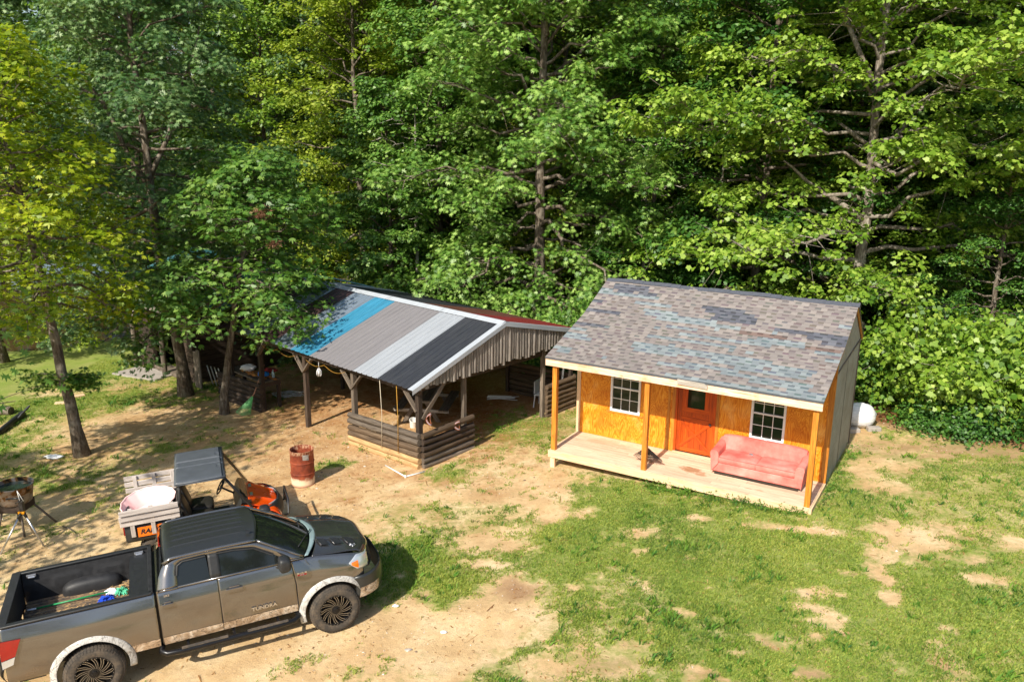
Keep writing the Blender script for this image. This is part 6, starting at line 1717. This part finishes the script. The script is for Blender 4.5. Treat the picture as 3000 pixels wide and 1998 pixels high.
# things lying in the bed
def tw(u, v, z): return TM @ Vector((u, v, z))
br = empty('broom', (0, 0, 0), 0, 'green handled broom lying in the truck bed', 'broom')
m = M(); m.tube([tw(-4.53, 1.42, 1.0), tw(-3.42, 1.37, 1.03)], .014, 8); m.build('handle', plain('green_handle', srgb(10, 140, 80), .4), br, smooth=True)
m = M(); m.tube([tw(-4.66, 1.425, 1.0), tw(-4.53, 1.42, 1.0)], .0155, 8); m.build('handle_tip', MT['white'], br, smooth=True)
def shag(name, c, r, mat, n=90, L=.12):
    m = M(); g = np.random.default_rng(5)
    for _ in range(n):
        d = g.normal(0, 1, 3); d[2] = abs(d[2])*.5; d /= np.linalg.norm(d); p = np.array(c)+d*r*g.uniform(.1, .9)*np.array([1, 1, .5]); q = p+d*L*g.uniform(.4, 1); q[2] = max(q[2]-.04, c[2]-.01)
        m.tube([tuple(p), tuple((p+q)/2+np.array([0, 0, .02])), tuple(q)], .008, 4)
    return m.build(name, mat, None, smooth=True)
c = tw(-3.27, 1.34, 1.0); o = shag('brush', c, .08, plain('teal_bristle', srgb(90, 190, 150), .8), 110, .10); o.parent = br
tag(blobmesh('rag', tw(-3.42, 1.40, 1.01), .09, MT['whitebag'], 12, (1.2, .8, .5), .5), 'white rag tied at the broom head in the truck bed', 'rag')
tag(shag('mop_head', tw(-3.49, 1.18, .99), .10, MT['bluerope'], 150, .09), 'bright blue mop head in the truck bed', 'mop')
g = np.random.default_rng(9); m = M(); LB = []
for i in range(420):
    cl_ = g.integers(0, 3); cu_, cv_ = [(-3.9, 1.0), (-3.2, 1.5), (-3.5, .75)][cl_]; u = cu_+g.normal(0, .28); v = cv_+g.normal(0, .16)
    if not (-4.65 < u < -2.85 and .4 < v < 1.78): continue
    a = g.uniform(-.6, .6); L = g.uniform(.02, .08); p = tw(u, v, .985+g.uniform(0, .01)); q = tw(u+L*math.cos(a), v+L*math.sin(a), .985+g.uniform(0, .015)); m.tube([p, q], .003, 3, cap=False)
tag(m.build('straw_litter', plain('dry_straw', srgb(206, 168, 110), .85), None), 'dry straw litter scattered in the truck bed', 'straw', kind='stuff')
for (u, v, L) in ((-3.0, 1.56, .10), (-2.93, 1.64, .05)):
    m = M(); m.beam(tw(u-L, v, .99), tw(u+L*.4, v+.04, .99), .035, .012); tag(m.build('debris', MT['amber'], None, bevel=.003), 'orange plastic scrap lying on the truck bed floor', 'scrap', 'orange scraps in the truck bed')
# ---------------------------------------------------------------- utility vehicle
UM = frame_on_ground(-6.56, 16.0, rad(22))
utv = empty('utility_vehicle', (0, 0, 0), 0, 'orange side by side utility vehicle with black roof and grey plank cargo sides', 'utility vehicle')
utv.matrix_world = UM
MT['orange'] = plain('orange_paint', srgb(232, 78, 10), .28, 0, .06, 4, 0, .6)
MT['decal'] = plain('orange_decal', srgb(244, 120, 30), .4)
MT['seatfab'] = plain('black_vinyl_seat', (.022, .020, .018, 1), .5, 0, .2, 12, .1)
MT['tubeblack'] = plain('black_cage_tube', (.02, .02, .022, 1), .35)
W = .86
def ug(m, name, mat, parent=None, **k): return m.build(name, mat, parent or utv, **k)
# roof: pressed plastic panel with raised pads
def uroof(i, j):
    u = -.50+.98*i; v = -.98+1.96*j; e = 1-max(abs(2*i-1)**14, abs(2*j-1)**18); q = 2*j-1
    z = 1.735-.03*(1-e)+.028*(abs(q) < .97 and .04 < i < .95)*1.0
    if .14 < abs(q) < .20: z -= .022
    if abs(q) < .14 and .1 < i < .9: z -= .008
    if .93 > i > .86 and abs(q) < .5 and abs(q) > .3: z -= .012
    return (u, v*(1-.03*(2*i-1)**6), z-.035*abs(q)**3)
m = M(); m.grid(uroof, 44, 96); m.add([(-.5, -.97, 1.69), (.48, -.97, 1.69), (.48, .97, 1.69), (-.5, .97, 1.69)], [(3, 2, 1, 0)]); rf_ = ug(m, 'roof', MT['greyplastic'], smooth=True, auto=28, solid=.012)
m = M()
for v in np.linspace(-.9, .9, 22): m.lathe([(0, .012), (.009, .010), (.012, 0)], 8, Matrix.Translation((.492, v, 1.70)) @ Matrix.Rotation(PI/2, 4, 'Y'))
m.box(.478, -.96, 1.66, .49, .96, 1.72); ug(m, 'roof_strip', MT['tubeblack'], rf_)
for s in (-1, 1):
    m = M(); m.tube([(-.52, s*.86, .95), (-.44, s*.88, 1.3), (-.40, s*.86, 1.64), (-.25, s*.84, 1.68), (.30, s*.84, 1.68), (.46, s*.84, 1.62), (.72, s*.82, 1.2), (.92, s*.74, .86), (.95, s*.70, .62)], .030, 10); ug(m, 'cage_tube', MT['tubeblack'], smooth=True)
m = M(); m.tube([(-.42, -.86, 1.62), (-.42, .86, 1.62)], .028, 8); m.tube([(-.48, -.86, 1.15), (-.48, .86, 1.15)], .024, 8); m.tube([(.46, -.84, 1.62), (.46, .84, 1.62)], .028, 8); ug(m, 'cage_crossbar', MT['tubeblack'], smooth=True)
k_ = N('dusty_windscreen'); k_.p.inputs['Transmission Weight'].default_value = .0
k_.p.inputs['Alpha'].default_value = .42
MT['uscreen'] = k_.fin(srgb(170, 128, 70), .25, 0, .5)
m = M(); m.grid(lambda i, j: (.48+.47*i+.03*math.sin(PI*i), (-.86+1.72*j)*(1-.16*i), 1.66-.76*i), 6, 10); ug(m, 'windscreen', MT['uscreen'], smooth=True)
# cab tub, seats
m = M(); m.box(-.45, -.78, .30, .85, .78, .36); m.box(-.50, -.78, .30, -.42, .78, .95); m.box(-.42, -.76, .36, -.05, .76, .58); ug(m, 'floor_tub', MT['black'], bevel=.01)
for v in (-.40, .34):
    def seat(a, b, v=v):
        th = 2*PI*a; sg_ = lambda t, e: math.copysign(abs(t)**e, t); ph = PI*(b-.5)
        return (-.08+.27*sg_(math.cos(ph), .5)*sg_(math.cos(th), .5), v+.33*sg_(math.cos(ph), .5)*sg_(math.sin(th), .5), .66+.09*sg_(math.sin(ph), .6))
    def back(a, b, v=v):
        th = 2*PI*a; sg_ = lambda t, e: math.copysign(abs(t)**e, t); ph = PI*(b-.5)
        return (-.38+.07*sg_(math.cos(ph), .5)*sg_(math.cos(th), .5)-.10*sg_(math.sin(ph), .7), v+.31*sg_(math.cos(ph), .4)*sg_(math.sin(th), .5), .95+.29*sg_(math.sin(ph), .7))
    m = M(); m.grid(seat, 28, 14); ug(m, 'seat', MT['seatfab'], smooth=True)
    m = M(); m.grid(back, 28, 14); ug(m, 'backrest', MT['seatfab'], smooth=True)
sw_ = M(); T = Matrix.Translation((.36, .02, 1.12)) @ Matrix.Rotation(rad(-58), 4, 'Y')
sw_.tube([T @ Vector((.165*math.cos(t), .165*math.sin(t), 0)) for t in np.linspace(0, 2*PI, 33)[:-1]], .016, 8, closed=True)
for a in (0.5, 2.6, 4.7): sw_.tube([T @ Vector((0, 0, -.02)), T @ Vector((.16*math.cos(a), .16*math.sin(a), 0))], .014, 6)
sw_.lathe([(0, .01), (.05, .0), (.055, -.03), (0, -.04)], 16, T)
st_ = ug(sw_, 'steering_wheel', MT['tubeblack'], smooth=True)
m = M(); m.tube([(.37, .02, 1.10), (.62, .02, .92)], .022, 8); ug(m, 'column', MT['tubeblack'], st_, smooth=True)
m = M(); m.grid(lambda i, j: (.60+.14*i, -.76+1.52*j, .62+.36*i+.05*math.sin(PI*i)), 6, 8); m.add([(.74, -.76, .98), (.94, -.74, .92), (.94, .74, .92), (.74, .76, .98)], [(0, 1, 2, 3)]); ug(m, 'dashboard', MT['black'], smooth=True, auto=30)
# hood and fenders
def uh(i, j):
    q = 2*j-1; u = .88+(.62-.16*q*q)*i; w_ = (.74-.10*i)
    z = .955-.20*i-.10*max(0, abs(q)-.55)-.10*i*i*.6+.03*math.exp(-((abs(q)-.5)/.06)**2)
    return (u, w_*q, z)
m = M(); m.grid(uh, 20, 40); uhd = ug(m, 'hood', MT['orange'], smooth=True, auto=40, solid=.012)
m = M()
for v in (-.30, .22):
    m.box(.93, v-.09, .957, .99, v+.09, .966)
ug(m, 'hood_clip', MT['steel'], uhd)
for s in (-1, 1):
    m = M()
    def fen(i, j):
        a = PI*(.02+.96*i); r_ = .36
        return (1.10-.42*math.cos(a), s*(.58+.22*j), .46+r_*math.sin(a)*.9-.04*j)
    m.grid(fen, 16, 5, flip=(s > 0)); ug(m, 'fender', MT['orange'], smooth=True, solid=.012)
    m = M(); m.add([(.62, s*.77, .35), (.90, s*.77, .40), (.93, s*.75, .88), (.72, s*.77, .93), (.60, s*.78, .60)], [(0, 1, 2, 3, 4) if s < 0 else (4, 3, 2, 1, 0)]); ug(m, 'side_panel', MT['orange'], solid=.02)
def ub(i, j):
    q = 2*j-1; return (1.50+.10*math.sin(PI*i)-.26*abs(q)**2.4, .70*q, .30+.46*i)
m = M(); m.grid(ub, 10, 26); ug(m, 'front_bumper', MT['black'], smooth=True, solid=.02)
for s in (-1, 1):
    m = M(); m.grid(lambda i, j: (1.52-.30*j-.03*i, s*(.30+.30*j), .66+.10*i-.02*j), 4, 6, flip=(s < 0)); ug(m, 'headlight', MT['lens'], smooth=True, solid=.01)
m = M(); m.tube([(1.40, -.45, .35), (1.68, -.42, .40), (1.70, -.40, .72), (1.70, .40, .72), (1.68, .42, .40), (1.40, .45, .35)], .024, 8); m.tube([(1.69, -.4, .55), (1.69, .4, .55)], .02, 8); ug(m, 'brush_guard', MT['tubeblack'], smooth=True)
# cargo bed
m = M(); m.box(-1.52, -.82, .62, -.50, .82, .68); m.box(-1.52, -.82, .68, -1.47, .82, .98); m.box(-1.47, -.80, .68, -.50, -.76, .98); m.box(-1.47, .76, .68, -.50, .80, .98); m.box(-.55, -.76, .68, -.50, .76, 1.0); ug(m, 'cargo_box', MT['black'], bevel=.012)
m = M(); m.grid(lambda i, j: (-1.50+1.0*i, -.835-.02*math.sin(PI*j), .60+.34*j), 8, 6); sp_ = ug(m, 'box_side', MT['black'], smooth=True, solid=.015)
m = M(); m.box(-1.28, -.872, .70, -.62, -.862, .90); ug(m, 'side_decal', MT['decal'], sp_)
text('RANGER', .135, .002, MT['black'], sp_, Matrix.Translation((-.96, -.876, .80)) @ Matrix.Rotation(PI/2, 4, 'X'), 'decal_lettering', .004, .25, 1.05)
for s in (-1, 1):
    m = M(); m.box(-1.545, s*.74-.05, .74, -1.515, s*.74+.05, .92); ug(m, 'tail_light', MT['redlens'], bevel=.006)
def plank_side(s, name):
    e = empty(name, (0, 0, 0)); e.parent = utv
    y = s*.90; lean = s*.07
    for k in range(3):
        m = M(); z = 1.03+.125*k+(.0 if s < 0 else .02); yy = y+lean*k*.5
        m.beam((-1.56-.02*random.random(), yy, z), (-.48+.02*random.random(), yy, z+.01), .035, .105, up=(0, 0, 1)); m.build('board', MT['grayboard'], e, bevel=.008)
    for u in (-1.36, -.98, -.60):
        m = M(); m.beam((u, y-s*.035, .70), (u, y+lean-s*.035, 1.36), .09, .035, up=(0, 1, 0)) if 0 else m.beam((u, y-s*.037, .72), (u, y+lean-s*.037, 1.35), .035, .08, up=(1, 0, 0)); m.build('stake', MT['grayboard'], e, bevel=.004)
    return e
plank_side(-1, 'plank_side'); plank_side(1, 'plank_side')
def uwheel(u, v):
    e = empty('wheel', (u, v, .30)); e.parent = utv; T = Matrix.Rotation(PI/2, 4, 'X') if v < 0 else Matrix.Rotation(-PI/2, 4, 'X')
    m = M(); m.lathe([(.155, -.0), (.2, .01), (.27, 0), (.30, -.03), (.305, -.13), (.295, -.22), (.25, -.25), (.16, -.24)], 40, T)
    for k in range(26):
        a = 2*PI*k/26; P = []
        for rr in (.295, .322):
            for s_, wv in ((-1, -.02), (1, -.02), (1, -.12), (-1, -.12)): P.append(T @ Vector((rr*math.cos(a+s_*.06+wv), rr*math.sin(a+s_*.06+wv), wv-(.10 if k % 2 else 0))))
        m.add(P, [(4, 5, 6, 7), (0, 1, 5, 4), (1, 2, 6, 5), (2, 3, 7, 6), (3, 0, 4, 7)])
    m.build('tyre', MT['rubber'], e, smooth=True, auto=35)
    m = M(); m.lathe([(.155, 0), (.14, -.02), (.13, -.08), (.06, -.05), (0, -.045)], 24, T); m.build('rim', MT['rim'], e, smooth=True, auto=35)
for u, v in ((1.08, -.80), (1.08, .80), (-1.0, -.80), (-1.0, .80)): uwheel(u, v)
# pink tub in the cargo box
MT['pink'] = plain('pale_pink_plastic', srgb(240, 202, 200), .45, 0, .06, 3, .05)
tb = M()
def tub(a, b):
    th = 2*PI*a
    r_ = .20+.42*b**.55 if b > .25 else .0+ .20*b/.25+.0
    if b <= .25: r_ = 1.56*b; z = 0
    else:
        t = (b-.25)/.75; r_ = .39+.20*t**1.1; z = .36*t**.85
    fl = .012*math.sin(th*16)*max(0, b-.3)+.02*math.sin(th*3+1)*max(0, b-.3)
    return ((r_+fl)*math.cos(th)*1.06, (r_+fl)*math.sin(th)*1.0, z)
tb.grid(tub, 96, 24)
TT = UM @ Matrix.Translation((-1.06, .06, .80)) @ Matrix.Scale(.86, 4) @ Matrix.Rotation(rad(12), 4, 'X') @ Matrix.Rotation(rad(-6), 4, 'Y')
rim_ = [Vector(tub(a, 1))+Vector((0, 0, 0)) for a in np.linspace(0, 1, 97)[:-1]]
tbe = empty('pink_tub', (0, 0, 0), 0, 'pale pink plastic tub tilted in the cargo box of the utility vehicle', 'tub'); tbe.matrix_world = TT
tb.build('basin', MT['pink'], tbe, smooth=True, solid=.006)
m = M(); m.tube(rim_, .016, 8, closed=True); m.build('rim', MT['pink'], tbe, smooth=True)
# ---------------------------------------------------------------- rusty barrel
def rust():
    k = N('rusted_steel'); o = k.obj(); n = k.noise(o, 3.2, 6, .65); n2 = k.noise(k.vec(o, (1, 1, .3)), 22, 5, .7)
    c = k.ramp(n, [(.3, srgb(78, 32, 18)), (.48, srgb(134, 58, 32)), (.62, srgb(156, 76, 44)), (.75, srgb(98, 44, 30))])
    c = k.mix(k.maprange(n2, .5, .72, 0, .6), c, srgb(110, 56, 40))
    z = k.n('ShaderNodeSeparateXYZ'); k.set(z.inputs[0], o)
    e = k.math('ADD', z.outputs[2], k.math('MULTIPLY', k.math('SUBTRACT', n, .5), .35))
    c = k.mix(k.math('MULTIPLY', k.maprange(e, .24, .17, 0, 1), k.maprange(z.outputs[2], .02, .07, .3, 1)), c, srgb(222, 196, 164))
    c = k.mix(k.math('MULTIPLY', k.maprange(e, .80, .86, 0, 1), k.maprange(n2, .45, .6, 0, .8)), c, srgb(214, 176, 140))
    k.bump(n2, .35, .006)
    return k.fin(c, .75, .1)
MT['rust'] = rust()
b = gp(881, 1428); H_ = .93
be = empty('oil_drum', (b.x, b.y+.27, gz(b.x, b.y+.27)), 0, 'rusty open steel drum standing on the sand in front of the shed', 'barrel')
def ring(z): return [(.29, z-.022), (.302, z-.008), (.302, z+.008), (.29, z+.022)]
prof = [(.0, .02), (.285, .02), (.29, 0), (.296, .012), (.29, .03)]+ring(H_*.35)+ring(H_*.66)+[(.29, H_-.02), (.298, H_-.01), (.298, H_), (.284, H_), (.282, H_-.03), (.282, .06), (0, .06)]
m = M(); m.lathe(prof, 56); m.build('drum', MT['rust'], be, smooth=True, auto=40)
m = M(); P = [Vector((.294*math.cos(a), .294*math.sin(a), z)) for a, z in ((rad(-72), .74), (rad(-42), .72), (rad(-40), .85), (rad(-70), .87))]; P2 = [p*1.012+Vector((0, 0, .0)) for p in P]
m.grid(lambda i, j: (.2955*math.cos(rad(-72+30*i)), .2955*math.sin(rad(-72+30*i)), .73+.14*j-.02*i), 8, 2); m.build('label_plate', MT['greywood'], be, solid=.002, label='pale grey plate on the drum')
# ---------------------------------------------------------------- fire pot on legs, work stand
pp = gp(90*.42463, 1240+.42463*430, 1.12)
fp = empty('fire_pot', (pp.x, pp.y+.02, gz(pp.x, pp.y)), 0, 'soot stained steel washtub on a wooden stand at the left edge', 'washtub')
def soot():
    k = N('sooty_steel'); o = k.obj(); n = k.noise(k.vec(o, (1, 1, 1.6)), 2.6, 5, .6, .8); n2 = k.noise(k.vec(o, (8, 8, 1)), 3, 3)
    c = k.ramp(n, [(.38, srgb(24, 19, 18)), (.46, srgb(120, 84, 46)), (.50, srgb(140, 130, 126)), (.8, srgb(170, 164, 164))])
    c = k.mix(k.maprange(n2, .5, .8, 0, .2), c, srgb(110, 90, 70))
    return k.fin(c, .38, .7)
m = M(); m.lathe([(0, .74), (.31, .74), (.33, .76), (.385, 1.13), (.40, 1.14), (.395, 1.155), (.372, 1.145), (.325, .80), (0, .79)], 48); m.build('tub', soot(), fp, smooth=True, auto=45)
m = M(); m.lathe([(0, 1.07), (.365, 1.07)], 36); m.build('dark_water', plain('dark_still_water', (.02, .035, .035, 1), .12), fp)
m = M(); m.box(-.26, -.26, .56, .26, .26, .735); m.build('box_frame', MT['darkwood'], fp, bevel=.006)
for (x, y, a, b_) in ((.2, .22, .62, .42), (-.2, .22, -.3, .5), (.2, -.2, .3, -.35), (-.2, -.2, -.35, -.3)):
    m = M(); m.tube([(x, y, .62), (a, b_, -.02)], .024, 7); m.build('leg', MT['oldwood'], fp, smooth=True)
fr = gp(128, 1599); fl_ = gp(1, 1624)
top = Vector((gp(232*.1786, 1360+720*.1786, .90)))
hd_ = gp(40, 1498, .62)
ts = empty('work_stand', tuple((fr+fl_)/2), 0, 'folding aluminium tripod stand with yellow clamp at the left edge', 'tripod')
def wl(v): return Vector(v)-(fr+fl_)/2
hub = Vector(((fr.x+fl_.x)/2-.05, (fr.y+fl_.y)/2+.28, (fr.z+fl_.z)/2+.80))
third = hub+Vector((-.15, .50, 0)); third.z = gz(third.x, third.y)
for q in (fr, fl_, third):
    m = M(); m.tube([wl(hub+(q-hub)*.12), wl(q)], .020, 10); m.build('leg', MT['steel'], ts, smooth=True)
    m = M(); m.tube([wl(hub+(q-hub)*-.02), wl(hub+(q-hub)*.20)], .030, 8); m.build('leg_socket', MT['black'], ts, smooth=True)
m = M(); h0 = wl(hub); m.box(h0.x-.045, h0.y-.04, h0.z-.10, h0.x+.045, h0.y+.04, h0.z+.30); m.build('column', MT['tubeblack'], ts, bevel=.008)
m = M(); m.box(h0.x-.075, h0.y-.055, h0.z-.07, h0.x+.06, h0.y+.0, h0.z-.015); m.build('clamp', plain('yellow_clamp', srgb(240, 160, 10), .4), ts, bevel=.008)
m = M(); m.tube([(h0.x-.30, h0.y-.02, h0.z+.26), (h0.x+.05, h0.y-.02, h0.z+.30)], .02, 8); m.tube([(h0.x-.10, h0.y-.05, h0.z+.18), (h0.x+.02, h0.y-.05, h0.z+.24)], .012, 6); m.build('roller', MT['tubeblack'], ts, smooth=True)
m = M(); m.tube([(h0.x-.02, h0.y-.05, h0.z+.48), (h0.x+.01, h0.y-.05, h0.z+.22), (h0.x+.09, h0.y-.05, h0.z+.24), (h0.x-.02, h0.y-.05, h0.z+.48)], .007, 5); m.build('wire_bracket', MT['pvc'], ts, smooth=True)
# ---------------------------------------------------------------- small things on the ground
a, c, e_ = gp(1129, 1363, .03), gp(1188, 1396, .03), gp(1244, 1381, .03)
pe = empty('pipe_elbow', tuple(c), 0, 'white plastic pipe bent in a V on the sand before the shed corner', 'pipe')
m = M(); m.tube([a-c, Vector((0, 0, 0)), e_-c], .020, 10); m.build('pipe', MT['pvc'], pe, smooth=True)
m = M(); m.lathe([(0, -.04), (.03, -.035), (.03, .035), (0, .04)], 12); m.build('fitting', MT['pvc'], pe, smooth=True)
bg = gp(2492, 1262)
def baglines():
    k = N('white_wrapped_bale'); o = k.obj(); n = k.noise(k.vec(o, (2, 2, 26)), 2, 4, .6, .8); n2 = k.noise(o, 5, 4)
    c = k.ramp(n, [(.3, srgb(196, 198, 204)), (.6, srgb(236, 236, 238))])
    k.bump(k.math('ADD', n, n2), .7, .02)
    return k.fin(c, .5)
bm = blobmesh('wrapped_bale', (9.72, 21.45, gz(9.7, 21.4)+.36), .42, baglines(), 21, (1.15, .8, .86), .16); tag(bm, 'white plastic wrapped bale on blocks behind the cabin corner', 'bale')
for i, (x, y) in enumerate(((9.45, 21.1), (10.05, 21.15))):
    m = M(); m.box(x-.18, y-.1, gz(x, y)-.02, x+.18, y+.1, gz(x, y)+.12); tag(m.build('concrete_block', MT['conc'], None, bevel=.02), ['concrete block under the bale, next to the cabin', 'concrete block under the bale, next to the shrubs'][i], 'block', 'blocks under the bale')
def logobj(p, q, r, lab, mat, cat='log'):
    m = M(); p = Vector(p); q = Vector(q); n_ = 8
    m.tube([p+(q-p)*t+Vector((random.uniform(-.02, .02), random.uniform(-.02, .02), random.uniform(-.01, .01))) for t in np.linspace(0, 1, n_)], [r*random.uniform(.85, 1.08) for _ in range(n_)], 12)
    return tag(m.build('fallen_log', mat, None, smooth=True, auto=50), lab, cat)
z10 = lambda x, y, h=0: gp(.31891*x, 850+.31891*y, h)
logobj(z10(-80, 1100, .14), z10(105, 1110, .14), .16, 'thick grey cut log lying on the grass at the left edge', MT['bark'])
logobj(z10(-30, 1320, .08), z10(215, 1130, .12), .10, 'burnt black branch lying on the grass at the left edge', MT['black'])
logobj(z10(150, 1190, .1), z10(268, 1062, .45), .035, 'thin burnt stick rising from the black branch', MT['black'], 'stick')
for i, (x, y, lab) in enumerate(((565, 1050, 'pale square board offcut on the grass left of the leaning hickory trunk'), (722, 985, 'pale board offcut on the grass right of the leaning hickory trunk'))):
    p = z10(x, y); m = M(); m.box(-.20, -.10, .03, .20, .12, .08); o = m.build('board_offcut', MT['newlumber'], None, bevel=.005); o.location = p; o.rotation_euler = (0, 0, .3+.4*i); tag(o, lab, 'board')
p = z10(490, 1545); tag(blobmesh('crumpled_bag', (p.x, p.y, p.z+.05), .18, MT['whitebag'], 33, (1.3, .6, .3), .6), 'crumpled grey and white plastic bag on the dirt near the hickory trunk', 'bag')
def stick(px0, py0, px1, py1, r, lab):
    a, b_ = gp(px0, py0, .02), gp(px1, py1, .03); m = M(); m.tube([a, (a+b_)/2+Vector((.01, .01, .01)), b_], [r, r*.8, r*.5], 6); return tag(m.build('twig', MT['oldwood'], None, smooth=True), lab, 'twig')
stick(184, 1541, 220, 1559, .016, 'small pale stick on the sand behind the truck bed')
stick(150, 1545, 172, 1540, .010, 'forked twig tip on the sand left of the pale stick')
for i, (x, y, lab) in enumerate(((1159, 1776, 'small white scrap on the sand by the truck front wheel'), (1196, 1905, 'grey stone on the sand in front of the truck'), (1300, 1853, 'small pale stone between the grass tufts'))):
    p = gp(x, y); tag(blobmesh('pebble', (p.x, p.y, p.z+.015), .045, MT['whitebag'] if i != 1 else MT['conc'], 40+i, (1.3, .7, .5), .4), lab, 'stone' if i else 'scrap')
# caterpillar nests in the green tree: webbed clumps of dead leaves
MT['nest'] = leafmat('dead_webbed_leaves', srgb(110, 74, 56), srgb(160, 118, 96), srgb(196, 160, 140), .9, .3, .1)
for i, (px, py, D_, r) in enumerate(((762, 622, 23.9, .26), (800, 712, 23.7, .17))):
    v = ray(px, py); p = np.array((0, 0, CAM_H))+np.array(v)*(D_/v.y); g_ = np.random.default_rng(90+i); P = p+g_.normal(0, r*.5, (420, 3))*[1.2, .8, .7]
    ne = empty('web_nest', tuple(p)); lv = leaves_mesh('leaves', P-p, .075, T_LAN, MT['nest'], g_, .2, None, 0, .6); lv.parent = ne
    tag(ne, ['large pale brown caterpillar nest of webbed leaves in the tree left of the shed', 'smaller orange brown caterpillar nest of webbed leaves below the large one'][i], 'nest')
# weeds along the cabin deck and shed foot
g = np.random.default_rng(81); pts = []
for i in range(150):
    u = g.uniform(2.6, 6.3); p = cabw(u, -.10-abs(g.normal(0, .10))); pts.append((p.x, p.y))
for i in range(40):
    p = cabw(6.5+abs(g.normal(0, .1)), g.uniform(0, 4.8)); pts.append((p.x, p.y))
for i in range(40):
    p = sw(g.uniform(-.3, -.18), g.uniform(0, 6)); pts.append((p.x, p.y)) if g.random() < .4 else None
pts = np.array(pts); n = len(pts)
P = np.repeat(np.stack([pts[:, 0], pts[:, 1], ground_z(pts[:, 0], pts[:, 1])+.02], -1), 14, 0); P += g.normal(0, 1, P.shape)*[.05, .05, .0]; P[:, 2] += g.uniform(0, .16, len(P))*np.repeat(g.uniform(.2, 1.3, n), 14)
tag(leaves_mesh('weeds', P, .055, T_DIA, MT['tuft'], g, .5, None, 0, -.4), 'ragged green weeds along the front of the cabin deck', 'weeds', kind='stuff')
